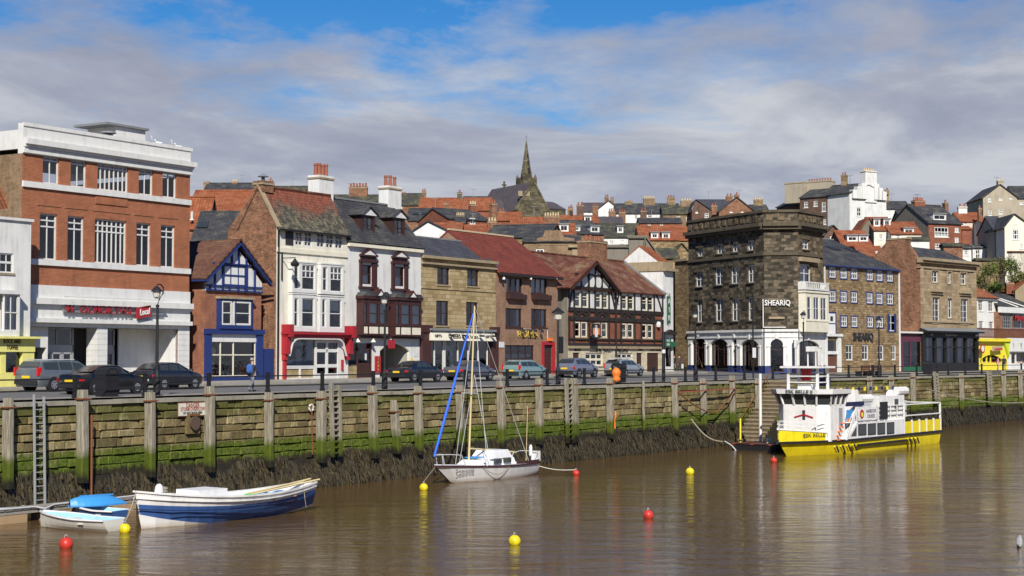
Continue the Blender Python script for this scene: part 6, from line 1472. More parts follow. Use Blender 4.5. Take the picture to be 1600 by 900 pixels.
lamp(1087, 487, 1.1, 'black lamp left of the corner building, beyond the white house'); lamp(1256, 489, .4, 'black swan neck lamp by the top of the harbour steps'); lamp(1374, 497, -1.6, 'black swan neck lamp in front of the brown stone building')
x = at_y(1037, 600, .9).x; o = thing('marker_post', 'tall black post with a white band in front of the narrow white house', 'post', (x, .9, .1)); MB().mat('black_paint').tube([(0, 0, 0), (0, 0, 3.6)], .13, 8).build('pole', o); MB().mat('white_paint').tube([(0, 0, 2.05), (0, 0, 2.3)], .137, 8).build('band', o)
x = at_y(1177, 600, 1.5).x; o = thing('sign_pole', 'thin dark pole with small notices in front of the arcade', 'pole', (x, 1.5, .1)); MB().mat('black_paint').tube([(0, 0, 0), (0, 0, 7.0)], .07, 6).build('pole', o); MB().mat('bag_white').box(-.25, .3, -.12, -.075, 1.7, 2.5).build('notice', o)
def litter_bin(px, v, label, w=.72):
    x = at_y(px, 605, v).x; o = thing('litter_bin', label, 'bin', (x, v, ground(x, v) + (.1 if v < 2.2 else 0)), 0, 'black litter bins on the quay')
    MB().mat('black_paint').prism([(-w / 2, 0), (w / 2, 0), (w / 2 + .05, 1.0), (-w / 2 - .05, 1.0)], -w / 2, w / 2).build('body', o)
    MB().mat('black_paint').prism([(-w / 2 - .07, 1.0), (w / 2 + .07, 1.0), (w / 2, 1.22), (w / 4, 1.32), (-w / 4, 1.32), (-w / 2, 1.22)], -w / 2 - .05, w / 2 + .05).build('hood', o)
    MB().mat('shop_dark').box(-.2, .2, -w / 2 - .06, -w / 2 - .051, 1.05, 1.2).build('slot', o); return o
litter_bin(167, 1.6, 'large black litter bin in front of the black saloon on the left'); litter_bin(967, 1.6, 'black litter bin in front of the silver estate car')
x = qx(1450, 585); o = litter_bin(1450, quay_y(x) + 1.7, 'black litter bin below the Georgian shopfront')
p = at_y(959, 598, .7); o = thing('orange_float', 'bright orange rubber float hung on the railing', 'float', (p.x, .5, .15)); MB().mat('orange').lathe([(.05, .0), (.26, .1), (.3, .25), (.22, .4), (.3, .52), (.32, .72), (.2, .92), (.06, 1.0)], n=12).build('body', o, True); MB().mat('rope').tube([(0, 0, 1.0), (0, .2, 1.05)], .03, 5).build('loop', o)
for px, lb in ((1347, 'left'), (1366, 'right')):
    x = on_line(px, (Vector((75, 1.9, 0)), Vector((1, -.085, 0)).normalized()), 590).x; y = quay_y(x) + 1.9
    o = thing('park_bench', lb + ' one of the two brown benches below the brown stone building', 'bench', (x, y, .1), -.085)
    for k in range(3): MB().mat('brown_wood').box(-.85, .85, -.25 + k * .17, -.1 + k * .17, .43, .47).build('seat_slat', o)
    for k in range(3): MB().mat('brown_wood').box(-.85, .85, -.34, -.3, .55 + k * .15, .66 + k * .15).build('back_slat', o)
    for sx in (-.75, .75): MB().mat('black_paint').box(sx - .04, sx + .04, -.36, .26, 0, .43).box(sx - .04, sx + .04, -.37, -.3, .43, 1.0).build('leg', o)

# ------------------------------------------------------------------ cars
D['car_window'] = d_plain((.035, .042, .044), .06, 0, bump=0, spec=.6)
def interp(st, x, i):
    for a, b in zip(st, st[1:]):
        if a[0] <= x <= b[0]: u = (x - a[0]) / (b[0] - a[0]); return a[i] + (b[i] - a[i]) * u
    return st[-1][i]
PROF = dict(
 saloon=[(-2.3, .45, .8, .7, .82, .62), (-2.22, .28, .93, .8, .96, .74), (-1.62, .22, .97, .86, 1.02, .76), (-1.5, .22, .97, .86, 1.04, .74), (-.75, .22, .96, .87, 1.38, .6), (-.1, .22, .95, .87, 1.43, .6), (.35, .22, .95, .87, 1.39, .6), (1.1, .22, .94, .87, .99, .76), (1.8, .24, .84, .85, .88, .72), (2.18, .28, .72, .79, .76, .66), (2.3, .42, .62, .68, .64, .58)],
 hatch=[(-1.92, .42, .8, .72, .84, .64), (-1.86, .28, .95, .8, 1.0, .74), (-1.72, .22, .98, .83, 1.04, .72), (-1.3, .22, .97, .83, 1.36, .6), (-.4, .22, .95, .84, 1.43, .6), (.15, .22, .94, .84, 1.40, .6), (.9, .22, .93, .84, .98, .74), (1.5, .24, .84, .82, .88, .7), (1.82, .28, .7, .76, .74, .64), (1.92, .42, .62, .66, .64, .56)],
 estate=[(-2.32, .45, .82, .74, .86, .68), (-2.27, .28, .98, .82, 1.03, .78), (-2.2, .22, 1.0, .86, 1.08, .76), (-1.95, .22, .99, .87, 1.42, .66), (-.9, .22, .97, .87, 1.47, .64), (.3, .22, .96, .87, 1.43, .62), (1.05, .22, .95, .87, 1.0, .76), (1.75, .24, .86, .85, .9, .72), (2.18, .28, .74, .79, .78, .66), (2.3, .42, .62, .68, .64, .58)])
GL = dict(saloon=(-1.46, -.78, .38, 1.06, [(-1.05, -.42), (-.36, .32), (.38, .82)]), hatch=(-1.7, -1.32, .18, .86, [(-1.38, -.75), (-.68, -.02), (.04, .62)]), estate=(-2.18, -1.97, .33, 1.0, [(-1.95, -1.05), (-.98, -.2), (-.13, .72)]))
me_tyre = MB().mat('rubber').tube([(0, -.1, 0), (0, -.085, 0), (0, .085, 0), (0, .1, 0)], [.27, .315, .315, .27], 18).mesh('tyre', True)
rm_ = MB().mat('rim').tube([(0, -.106, 0), (0, .106, 0)], [.2, .2], 14)
rm_.mat('car_trim')
for k in range(6):
    a = k * math.pi / 3; c_ = (.13 * math.cos(a), 0, .13 * math.sin(a)); rm_.tube([(c_[0], -.109, c_[2]), (c_[0], .109, c_[2])], .034, 6)
me_rim = rm_.mesh('rim')
def car(px, v, typ, paint, label, s=1.0, rack=False, rz=None):
    st = PROF[typ]; x = at_y(px, 600, v).x
    o = thing('parked_car', label, 'car', (x, v, ground(x, v) + .005), math.atan(.04) if rz is None else rz, 'cars on the quay road'); o.scale = (s, s, s)
    m = MB().mat(paint); m.loft([[(q[0], -q[3] * .9, q[1]), (q[0], -q[3], q[1] + .2), (q[0], -q[3] * .99, (q[1] + .2 + q[2]) / 2 + .05), (q[0], -q[3] * .96, q[2]), (q[0], -q[5], q[4] - .02), (q[0], -q[5] * .8, q[4] + .012), (q[0], q[5] * .8, q[4] + .012), (q[0], q[5], q[4] - .02), (q[0], q[3] * .96, q[2]), (q[0], q[3] * .99, (q[1] + .2 + q[2]) / 2 + .05), (q[0], q[3], q[1] + .2), (q[0], q[3] * .9, q[1])] for q in st])
    body = m.build('body', o, True)
    md = body.modifiers.new('edge', 'EDGE_SPLIT'); md.split_angle = R(38)
    ra, rb, wa, wb, sides = GL[typ]
    def gp(x, f, sg): zb, zt, w, wt = interp(st, x, 2), interp(st, x, 4), interp(st, x, 3) * .96, interp(st, x, 5); return (x, sg * (w + (wt - w) * f + .012), zb + (zt - .02 - zb) * f + .004)
    for sg in (-1, 1):
        for a, b in sides:
            P = [gp(a, .1, sg), gp(b, .1, sg), gp(min(b, wa + .05 if b > wa else b), .86, sg), gp(max(a, rb) if a < rb else a, .86, sg)]
            MB().mat('car_window').add(P, [(0, 1, 2, 3) if sg < 0 else (3, 2, 1, 0)]).build('side_window', o)
    for a, b, nm in ((ra, rb, 'rear_window'), (wb, wa, 'windscreen')):
        za, zb, w1, w2 = interp(st, a, 4) + .05, interp(st, b, 4) - .02, interp(st, a, 5) * .9, interp(st, b, 5) * .9; dx = -.02 if nm[0] == 'r' else .02
        P = [(a + dx, -w1, za), (a + dx, w1, za), (b + dx, w2, zb + .02), (b + dx, -w2, zb + .02)]; MB().mat('car_window').add(P, [(3, 2, 1, 0) if nm[0] == 'r' else (0, 1, 2, 3)]).build(nm, o)
    L2 = -st[0][0]
    for wx in (-L2 * .6, L2 * .61):
        for sg in (-1, 1):
            hw = interp(st, wx, 3); MB().mat('car_trim').tube([(wx, sg * (hw - .2), .33), (wx, sg * (hw + .006), .33)], .37, 16).build('wheel_arch', o)
            w = link('wheel', me_tyre, o); w.location = (wx, sg * (hw - .09), .315); r_ = link('rim', me_rim, w)
    for sg in (-1, 1):
        tl = (.62, .82) if typ != 'estate' else (.7, 1.15)
        MB().mat('tail_red').box(-L2 - .02, -L2 + .2, sg * .78 - .06, sg * .78 + .06, tl[0] + .04, tl[1] - .02).build('tail_light', o); MB().mat('lens').box(L2 - .22, L2 + .0, sg * .6 - .14, sg * .6 + .14, .6, .7).build('headlight', o)
        MB().mat(paint).box(wb - .25, wb - .1, sg * .98 - .09, sg * .98 + .09, .96, 1.08).build('mirror', o)
    pl = MB().mat('plate_yellow').box(-L2 - .035, -L2 + .1, -.26, .26, .62, .74).build('number_plate', o); MB().mat('car_trim').box(-L2 - .06, -L2 + .25, -.74, .74, .34, .52).build('rear_bumper', o); MB().mat('car_trim').box(-L2 + .55, L2 - .55, -.885, -.86, .28, .36).build('sill', o)
    if rack:
        for q in (-1.2, .1): MB().mat('steel').box(q - .03, q + .03, -.75, .75, 1.5, 1.54).build('roof_bar', o)
        MB().mat('steel').obox((-.4, 0, 1.6), (1.9, 0, .04), (0, .42, 0), (0, 0, .035)).build('roof_board', o)
    elif typ == 'estate':
        for sg in (-.56, .56): MB().mat('steel').bar((-1.8, sg, 1.49), (.1, sg, 1.49), .05, .04).build('roof_rail', o)
car(100, 10.6, 'estate', 'car_grey', 'dark grey estate car with roof rails parked by the department store', 1.08)
car(163, 6.2, 'saloon', 'car_black', 'glossy black saloon passing in front of the department store', 1.0)
car(263, 9.6, 'hatch', 'car_navy', 'small dark hatchback parked left of the blue trimmed house', 1.02)
car(650, 12.1, 'saloon', 'car_navy', 'dark navy saloon parked in front of the archway'); car(734, 12.3, 'saloon', 'car_greyblue', 'grey saloon parked in front of the gift shop behind the mast')
car(822, 12.6, 'estate', 'car_teal', 'pale teal car parked in front of the brick restaurant', .95); car(902, 13.0, 'hatch', 'car_lilac', 'lilac grey hatchback parked in front of the inn', 1.1); car(976, 13.4, 'estate', 'car_silver', 'silver estate with a board on its roof rack by the inn', .97, True)

# ------------------------------------------------------------------ people
def person(px, py, v, label, h, face, parts, stride=.3, bag=None, lean=0.0, arm=.25):
    """one continuous skinned body; parts = (coat, trousers, hair); face = heading"""
    x = at_y(px, py, v).x; o = thing('person', label, 'person', (x, v, ground(x, v) + (.1 if v < 2.2 else .0)), face)
    s = stride
    V = [(0, 0, .93), (.02, 0, 1.15), (.03, 0, 1.38), (.04, 0, 1.47), (.05, 0, 1.56), (.06, 0, 1.67), (.05, 0, 1.76),
         (0, .1, .9), (s * .45, .1, .5), (s * .6, .1, .09), (s * .6 + .16, .1, .04), (0, -.1, .9), (-s * .1, -.1, .5), (-s * .8, -.1, .12), (-s * .8 + .13, -.1, .04),
         (.02, .2, 1.38), (-arm * .5, .25, 1.1), (-arm * .3 + .08, .24, .86), (-arm * .3 + .12, .23, .77), (.02, -.2, 1.38), (arm * .45, -.25, 1.1), (arm * .9 + .1, -.23, .9), (arm * .9 + .17, -.22, .82)]
    E = [(0, 1), (1, 2), (2, 3), (3, 4), (4, 5), (5, 6), (0, 7), (7, 8), (8, 9), (9, 10), (0, 11), (11, 12), (12, 13), (13, 14), (2, 15), (15, 16), (16, 17), (17, 18), (2, 19), (19, 20), (20, 21), (21, 22)]
    r = [.15, .15, .17, .065, .075, .1, .07, .1, .07, .05, .045, .1, .07, .05, .045, .075, .055, .045, .035, .075, .055, .045, .035]
    me = bpy.data.meshes.new('body'); me.from_pydata([(a + lean * max(0, c - .9), b, c) for a, b, c in V], E, [])
    t = bpy.data.objects.new('tmp', me); COL.objects.link(t); sk = t.modifiers.new('s', 'SKIN'); sl = me.skin_vertices[0].data
    for i, q in enumerate(r): sl[i].radius = (q, q * (1.15 if i in (1, 2) else 1.0))
    sl[0].use_root = True; sb = t.modifiers.new('d', 'SUBSURF'); sb.levels = 2; sb.render_levels = 2
    bpy.context.view_layer.update(); bm_ = bpy.data.meshes.new_from_object(t.evaluated_get(bpy.context.evaluated_depsgraph_get())); bpy.data.objects.remove(t)
    bm_.materials.clear()
    for q in (parts[0], parts[1], 'skin', 'shoe'): bm_.materials.append(MAT(q))
    for p in bm_.polygons:
        c = p.center; hand = abs(c.y) > .17 and c.z < .88
        p.material_index = 2 if c.z > 1.47 or hand else 3 if c.z < .1 else 1 if c.z < .86 else 0
    bm_.shade_smooth(); k = h / 1.78; b = link('body', bm_, o); b.scale = (k, k, k)
    hd = MB().mat(parts[2]); n = 10
    hd.loft([[(.035 + lean * .8 + (.115 * q) * math.cos(a * 2 * math.pi / n) - .012, .105 * q * math.sin(a * 2 * math.pi / n), z) for a in range(n)] for q, z in ((1.0, 1.68), (1.02, 1.74), (.8, 1.8), (.35, 1.835))]); b2 = hd.build('hair', o, True); b2.scale = (k, k, k)
    f = MB().mat('skin').prism([(.155 + lean * .8, 1.64), (.185 + lean * .8, 1.645), (.16 + lean * .8, 1.69)], -.015, .015).build('nose', o); f.scale = (k, k, k)
    if bag == 'pack': MB().mat('pack_blue').loft([[(-.16 - .09 * q, -.11 * q, z), (-.16 - .09 * q, .11 * q, z), (-.1, .13 * q, z), (-.1, -.13 * q, z)] for q, z in ((.7, 1.0), (1.1, 1.1), (1.1, 1.35), (.6, 1.47))]).build('backpack', o)
    if bag == 'white': MB().mat('bag_white').loft([[(a * .16 + .05, -.33 + b_ * .06, z) for a, b_ in ((-1, -1), (1, -1), (1, 1), (-1, 1))] for z in (.35, .5, .78)]).build('carrier_bag', o)
    return o
person(393, 612, 4.4, 'man in navy jacket and grey trousers with blue backpack walking along the quay road', 1.76, .0, ('jacket_navy', 'trousers_grey', 'hair_grey'), .42, 'pack')
xk = at_y(1062, 581, 19.5).x; person(1062, 581, 19.5, 'person in dark plum coat carrying a white bag up the side street', 1.7, R(70), ('jacket_plum', 'skirt_dark', 'hair_dark'), .2, 'white')
person(1054, 580, 20.5, 'person in black half hidden by the narrow white house', 1.65, R(80), ('jacket_black', 'trousers_grey', 'hair_dark'), .2)
yk_ = quay_y(138) + 7.0; person(1569, 577, yk_, 'person in dark jacket standing before the white kiosk', 1.72, R(200), ('jacket_black', 'trousers_grey', 'hair_dark'), .12); person(1559, 577, yk_ + .3, 'person in pink top standing beside the yellow kiosk', 1.6, R(-60), ('shirt_pink', 'trousers_grey', 'hair_dark'), .12)

# ------------------------------------------------------------------ buoys, gulls
def buoy(px, py, col, label, r=.32, line=None):
    r *= .82; p = at_z(px, py + r * 12, WZ); o = thing('mooring_buoy', label, 'buoy', (p.x, p.y, WZ), 0, 'mooring buoys in the harbour'); n = 9
    MB().mat(col).lathe([(r * math.cos(a), r * .55 + r * math.sin(a)) for a in [(-math.pi / 2 + .02) + (math.pi - .04) * k / n for k in range(n + 1)]], n=16).build('float', o, True)
    MB().mat('steel').tube([(.06 * math.cos(q * .628), 0, r * 1.62 + .06 * math.sin(q * .628)) for q in range(11)], .016, 5).build('ring', o); MB().mat('black_paint').lathe([(.05, r * 1.5), (.05, r * 1.6), (.02, r * 1.6)], n=8).build('ring_base', o)
    return p
B1 = buoy(195, 829, 'buoy_yellow', 'yellow buoy between the white dinghy and the blue and white boat', .27); buoy(103, 853, 'buoy_red', 'red buoy below the white dinghy', .3); B2 = buoy(662, 763, 'buoy_yellow', 'yellow buoy moored to the bow of the sailing boat', .27); buoy(804, 848, 'buoy_yellow', 'yellow buoy nearest the camera in open water', .27)
B3 = buoy(900, 740, 'buoy_red', 'red buoy tied to the stern of the sailing boat', .24); buoy(1078, 738, 'buoy_yellow', 'yellow buoy in open water before the landing stage', .3); buoy(1013, 807, 'buoy_red', 'red buoy alone in open water right of the nearest yellow buoy', .27); buoy(1209, 720, 'buoy_red', 'red buoy by the bow of the yellow ferry', .26)
def gull(loc, label, rz, afloat=False):
    o = thing('gull', label, 'gull', loc, rz, 'gulls'); m = MB().mat('gull_white'); n = 8
    m.loft([[(x, q * .09 * math.cos(a * 2 * math.pi / n), z + q * .08 * math.sin(a * 2 * math.pi / n)) for a in range(n)] for x, q, z in ((-.24, .15, .17), (-.15, .7, .13), (0, 1.0, .12), (.12, .85, .14), (.18, .5, .2), (.2, .5, .28), (.24, .45, .31), (.28, .12, .3))]); m.build('body', o, True)
    MB().mat('gull_grey').loft([[(x, s_ * .1, .13), (x, s_ * .1, .2), (x, 0, .225), (x, -s_ * .1, .2), (x, -s_ * .1, .13)] for x, s_ in ((-.26, .25), (-.12, .9), (.06, .9), (.1, .5))], False).build('wing', o); MB().mat('bright_yellow').lathe([(.016, 0), (.0, .06)], n=5).build('beak', o); ob_ = o.children[-1]; ob_.rotation_euler = (0, R(95), 0); ob_.location = (.27, 0, .3)
    if not afloat: MB().mat('orange').bar((0, .03, -.0), (0, .03, .06), .012).bar((0, -.03, 0), (0, -.03, .06), .012).build('leg', o)
p = at_z(1592, 855, WZ); gull((p.x, p.y, WZ - .06), 'white gull floating at the right edge', R(200), True)
# ------------------------------------------------------------------ boats
def frame_boat(name, label, p0, p1, cat='boat'):
    b = Bld(name, label, cat, p0, p1); b.e.location.z = WZ; return b
def hull(L, st, rows, mats, name, parent, inner=None, t=.05, stern=True, lev=None, rake=0.0, split=40):
    """st: (x, half beam, keel z, sheer z, fullness); mats(row, i) -> material; x=0 is the bow; lev(i): strake levels; rake: how far the stem foot lies aft of its head"""
    n = len(st) - 1
    def pt(i, u, sg, ins=0.0):
        x, hb, zk, zs, p = st[i]; return (x + rake * (1 - u) * (1 - i / n) ** 5, sg * max(0, hb - ins) * (u ** p), zk + ins + (zs - zk - ins) * u)
    lev = lev or (lambda i: [k / rows for k in range(rows + 1)])
    def skin(m, ins, rev, pick):
        for sg in (-1, 1):
            for i in range(n):
                ua, ub = lev(i), lev(i + 1)
                for k in range(len(ua) - 1):
                    m.mat(pick(k, i)); P = [pt(i, ua[k], sg, ins), pt(i + 1, ub[k], sg, ins), pt(i + 1, ub[k + 1], sg, ins), pt(i, ua[k + 1], sg, ins)]; m.add(P, [(0, 1, 2, 3) if (sg < 0) != rev else (3, 2, 1, 0)])
        if stern:
            us = lev(n); ring = [pt(n, u, -1, ins) for u in us] + [pt(n, u, 1, ins) for u in us[::-1]]; ring = [(a - ins, b, c) for a, b, c in ring]; m.mat(pick(len(us) - 2, 0)); m.add(ring, [tuple(range(len(ring)))[::-1 if rev else 1]])
    m = MB(); skin(m, 0.0, False, mats); o = m.build(name, parent, True); md = o.modifiers.new('e', 'EDGE_SPLIT'); md.split_angle = R(split)
    if inner: m = MB(); skin(m, t, True, lambda k, i: inner); m.build('inner_hull', parent, True)
    return o
def gunwale(st, parent, mat, w=.09, h=.07, name='gunwale', dz=0.0):
    for sg in (-1, 1):
        m = MB().mat(mat)
        for a, b in zip(st, st[1:]): m.bar((a[0], sg * a[1], a[3] + dz), (b[0], sg * b[1], b[3] + dz), w, h)
        m.build(name, parent)
# blue and white coble
P0 = at_z(214, 827, WZ); P1 = at_z(484, 797, WZ); B = frame_boat('fishing_coble', 'long blue and white open fishing boat moored by the left quay wall', P0, P1); L = B.L; e = B.e
def zz(X, Y, dy=0.0): return B.z((X, Y), dy) - WZ
hb = 1.05; zs = [zz(208, 769), zz(300, 775, -.9), zz(390, 785, -1.0), zz(450, 775, -.9), zz(508, 757, 0)]
N_ = 14; st = []
for i in range(N_ + 1):
    u = i / N_; b_ = hb * (math.sin(min(1, u * 1.9 + .02) * math.pi / 2) ** .8) * (1 if u < .62 else 1 - .62 * ((u - .62) / .38) ** 1.6)
    ze_ = 1.46 - 1.55 * u + 1.75 * u * u if True else 0
    ze_ = 1.48 * (1 - u) ** 2.2 + .82 * (1 - (1 - u) ** 2.2 - u ** 3) + 1.24 * u ** 3
    st.append((-.12 * (1 - u) + L * u, max(b_, .03), -.35 + .5 * u ** 3, ze_, .62 if u < .15 else .42))
def clev(i): u = i / N_; ub = .12 + .38 * max(0, 1 - u * 1.9) ** 1.2; return [0, ub * .5, ub, ub + (.72 - ub) * .33, ub + (.72 - ub) * .67, .72, .86, 1]
hull(L, st, 8, lambda k, i: 'hull_white' if k >= 5 else ('hull_blue' if k >= 2 else 'hull_white_stained'), 'hull', e, 'deck_white', .06, lev=clev, rake=.45)
gunwale(st, e, 'hull_white'); 
st2 = [(a, b * .985, c, c + (d - c) * .86, p) for a, b, c, d, p in st]; gunwale(st2, e, 'hull_white', .05, .05, 'rubbing_strake')
st3 = [(a, b * .93, c, c + (d - c) * .62, p) for a, b, c, d, p in st]; gunwale(st3, e, 'navy', .03, .03, 'plank_edge'); st3 = [(a, b * .83, c, c + (d - c) * .5, p) for a, b, c, d, p in st]; gunwale(st3[2:], e, 'navy', .025, .025, 'plank_edge')
dk = MB().mat('deck_white'); v = []
for q in st[:7]: v += [(q[0], -q[1], q[3] - .06), (q[0], q[1], q[3] - .06)]
dk.add(v, [(2 * i, 2 * i + 1, 2 * i + 3, 2 * i + 2) for i in range(6)]); dk.build('foredeck', e)
fl = MB().mat('brown_wood'); v = []
for q in st[6:]: v += [(q[0], -q[1] * .85, .56), (q[0], q[1] * .85, .56)]
fl.add(v, [(2 * i, 2 * i + 1, 2 * i + 3, 2 * i + 2) for i in range(len(st) - 7)]); fl.build('floor', e)
MB().mat('deck_white').box(L * .26, L * .42, -.75, .6, st[5][3] - .1, st[5][3] + .28).build('hatch_cover', e); MB().mat('hull_white').lathe([(.16, 0), (.18, .1), (.15, .3), (.08, .4), (.0, .42)], (L * .1, -.15, st[1][3] - .08), 10).build('bollard', e); MB().mat('rope').tube([(L * .13 + .2 * math.cos(q * .7), .2 * math.sin(q * .7), st[2][3] + .02 + .012 * q) for q in range(20)], .035, 5).build('rope_coil', e)
for k, u in enumerate((.55, .68, .82)):
    i = int(u * N_); MB().mat('tan').box(L * u - .12, L * u + .12, -st[i][1] + .1, st[i][1] - .1, st[i][3] - .28, st[i][3] - .23).build('thwart', e)
sb = [('crate_green', L * .605, 'green fish crate amidships in the blue and white boat'), ('lightblue', L * .655, 'left pale blue fish crate in the blue and white boat'), ('lightblue', L * .695, 'right pale blue fish crate in the blue and white boat')]
for mt, xx, lb in sb:
    q = B.o + B.t * xx + B.n * -.35; o = thing('fish_crate', lb, 'crate', (q.x, q.y, WZ + .565), math.atan2(B.t.y, B.t.x), 'fish crates in the boat'); m = MB().mat(mt); m.box(-.2, .2, -.3, -.26, 0, .42).box(-.2, .2, .26, .3, 0, .42).box(-.2, -.17, -.26, .26, 0, .42).box(.17, .2, -.26, .26, 0, .42).box(-.17, .17, -.26, .26, 0, .03); m.build('box', o); MB().mat('shop_dark').box(-.08, .08, -.305, -.3, .27, .34).build('handle', o)
MB().mat('boat_blue').loft([[(L * .8 + a, b - .1, c) for a, b in ((-.35 * s_, -.3 * s_), (.35 * s_, -.3 * s_), (.35 * s_, .3 * s_), (-.35 * s_, .3 * s_))] for c, s_ in ((.5, 1), (.75, 1.1), (.95, .7), (1.0, .3))]).build('tarpaulin', e)
for dy in (-.15, .12): MB().mat('mast').tube([(L * .62, dy, .95), (L * 1.03, dy * 2, 1.34)], .045, 6).build('oar', e)
MB().mat('rope').tube([(L * .9, -.55, 1.2), (L * .86, -1.0, .7), (L * .88, -.9, .25)], .02, 5).build('hanging_rope', e)
q = B.o + B.t * -.1; rp_ = thing('mooring_rope', 'rope from the yellow buoy to the bow of the blue and white boat', 'rope', (q.x, q.y, WZ + 1.35)); d = Vector((B1.x, B1.y, WZ + .4)) - Vector((q.x, q.y, WZ + 1.35)); MB().mat('rope').tube([d * k / 6 + Vector((0, 0, -.1 * math.sin(k / 6 * math.pi))) for k in range(7)], .025, 5).build('strand', rp_)
# small dinghies and the floating walkway
def dinghy(px0, py0, px1, py1, hb, h, out, inn, name, label, rows=5, seats=2, flip=False, tilt=0.0, zbase=None):
    zb = WZ if zbase is None else zbase; P0, P1 = at_z(px0, py0, zb), at_z(px1, py1, zb); B = Bld(name, label, 'boat', P0, P1); B.e.location.z = zb; L = B.L; st = []
    for i in range(11):
        u = i / 10; st.append((-.1 * (1 - u) + L * u, max(.03, hb * (math.sin(min(1, u * 1.7 + .03) * math.pi / 2) ** .7) * (1 - .15 * u ** 3)), -.12 if not flip else 0, h * (1.25 - .35 * min(1, u * 1.6)), .4))
    if flip:
        st = [(a, b, h * .0 + .40 * (1 - .45 * abs(2 * i / 10 - .9) ** 3), .0, .5) for i, (a, b, c, d, p) in enumerate(st)]
        hull(L, st, 8, lambda k, i: out, 'hull', B.e, split=70); gunwale(st, B.e, out, .06, .06); MB().mat(out).bar((.4, 0, .39), (L - .3, 0, .37), .06, .06).build('keel', B.e)
        return B
    hull(L, st, rows, lambda k, i: out, 'hull', B.e, inn, .04); gunwale(st, B.e, 'deck_white', .08, .06)
    for k in range(seats):
        u = .38 + .3 * k; i = int(u * 10); MB().mat('hull_cream').box(L * u - .13, L * u + .13, -st[i][1] + .06, st[i][1] - .06, st[i][3] - .2, st[i][3] - .15).build('thwart', B.e)
    v = []
    for q in st[1:]: v += [(q[0], -q[1] * .6, .14), (q[0], q[1] * .6, .14)]
    MB().mat(inn).add(v, [(2 * i, 2 * i + 1, 2 * i + 3, 2 * i + 2) for i in range(9)]).build('floor', B.e); return B
dinghy(68, 823, 178, 830, .72, .5, 'dinghy_white', 'lightblue', 'rowing_dinghy', 'small white rowing dinghy moored at the floating walkway')
dinghy(120, 808, 188, 812, .6, .42, 'hull_blue', 'lightblue', 'rowing_dinghy', 'small blue dinghy half hidden behind the white dinghy')
dinghy(-40, 822, 22, 806, .8, .55, 'hull_cream', 'lead', 'rowing_dinghy', 'grey tender at the left edge behind the walkway', seats=1)
pz = WZ + .35
P0, P1 = at_z(-30, 822, WZ), at_z(206, 797, WZ); B = frame_boat('floating_walkway', 'narrow grey timber floating walkway along the wall at the left', P0, P1, 'walkway'); L = B.L; n = int(L / .42)
me = MB().mat('grey_wood').box(-.19, .19, -.35, .6, .52, .58).mesh('plank')
for i in range(n): o = link('plank', me, B.e); o.location = (L * (i + .5) / n, 0, rnd.uniform(-.006, .006))
for y in (-.3, .5): MB().mat('grey_wood').box(0, L, y, y + .08, .36, .515).build('beam', B.e)
for u in (.12, .5, .86): MB().mat('tan').box(L * u - 1.1, L * u + 1.1, -.28, .5, -.2, .355).build('float_drum', B.e)
MB().mat('steel').tube([(0, -.35, .62), (L * .3, -.36, .6), (L * .35, -.5, .5), (L * .42, -.36, .62), (L, -.35, .66)], .04, 6).build('cable', B.e)
dinghy(112, 791, 186, 785, .62, .5, 'boat_blue', 'boat_blue', 'overturned_dinghy', 'bright blue dinghy lying upside down by the walkway', flip=True, zbase=WZ + .52)
# sailing boat
P0 = at_z(691, 756, WZ); P1 = at_z(828, 740, WZ); B = frame_boat('sailing_boat', 'white sailing boat with bare mast and furled blue sail', P0, P1); L = B.L; e = B.e; hb = 1.15; st = []
k3 = crop(660, 660, 8.184)
for i in range(13):
    u = i / 12; b_ = hb * (math.sin(min(1, u * 1.75 + .02) * math.pi / 2) ** .8) * (1 if u < .55 else 1 - .4 * ((u - .55) / .45) ** 1.8); sh = 1.0 - .62 * u + .30 * u * u
    st.append((L * u - .75 * (1 - u) ** 3, max(b_, .02), -.4 + .35 * u ** 4 + (.3 * (1 - u) ** 4), sh, .2 + .25 * (1 - u) ** 3))
hull(L, st, 7, lambda k, i: 'hull_white' if k >= 4 else 'hull_white_stained', 'hull', e, rake=1.7)
st_ = [(a, b + .01, c, d - .02, p) for a, b, c, d, p in st]; gunwale(st_, e, 'maroon', .05, .09, 'rubbing_strake')
v = []
for q in st: v += [(q[0], -q[1], q[3] + .0), (q[0], 0, q[3] + .06), (q[0], q[1], q[3])]
MB().mat('deck_white').add(v, [(3 * i + a, 3 * i + a + 1, 3 * i + a + 4, 3 * i + a + 3) for i in range(12) for a in (0, 1)]).build('deck', e)
def cabin(x0, x1, w0, w1, z0, z1, nm, mat='deck_white', sl=(.5, .2)):
    m = MB().mat(mat); m.loft([[(x0, -w0, z0), (x1, -w1, z0), (x1, w1, z0), (x0, w0, z0)], [(x0 + sl[0], -w0 + .1, z1), (x1 - sl[1], -w1 + .1, z1), (x1 - sl[1], w1 - .1, z1), (x0 + sl[0], w0 - .1, z1)]]); return m.build(nm, e)
cabin(L * .2, L * .68, .5, .85, st[3][3] - .1, st[5][3] + .34, 'coachroof', sl=(.7, .1)); hood = cabin(L * .42, L * .66, .7, .75, st[5][3] + .33, st[5][3] + .78, 'spray_hood', sl=(.45, .35))
zc = st[6][3] + .15
for u in (.47, .58): MB().mat('car_window').obox((L * u, -.83, zc + .1), (.3, -.02, 0), (0, .05, .02), (0, .0, .12)).build('cabin_window', e)
MB().mat('boat_blue').box(L * .30, L * .40, -.35, .35, st[4][3] + .38, st[4][3] + .44).build('deck_hatch', e); MB().mat('car_trim').lathe([(.0, 0), (.08, .0), (.08, .02), (0, .03)], (L * .36, -.62, st[4][3] + .1), 8).build('porthole', e)
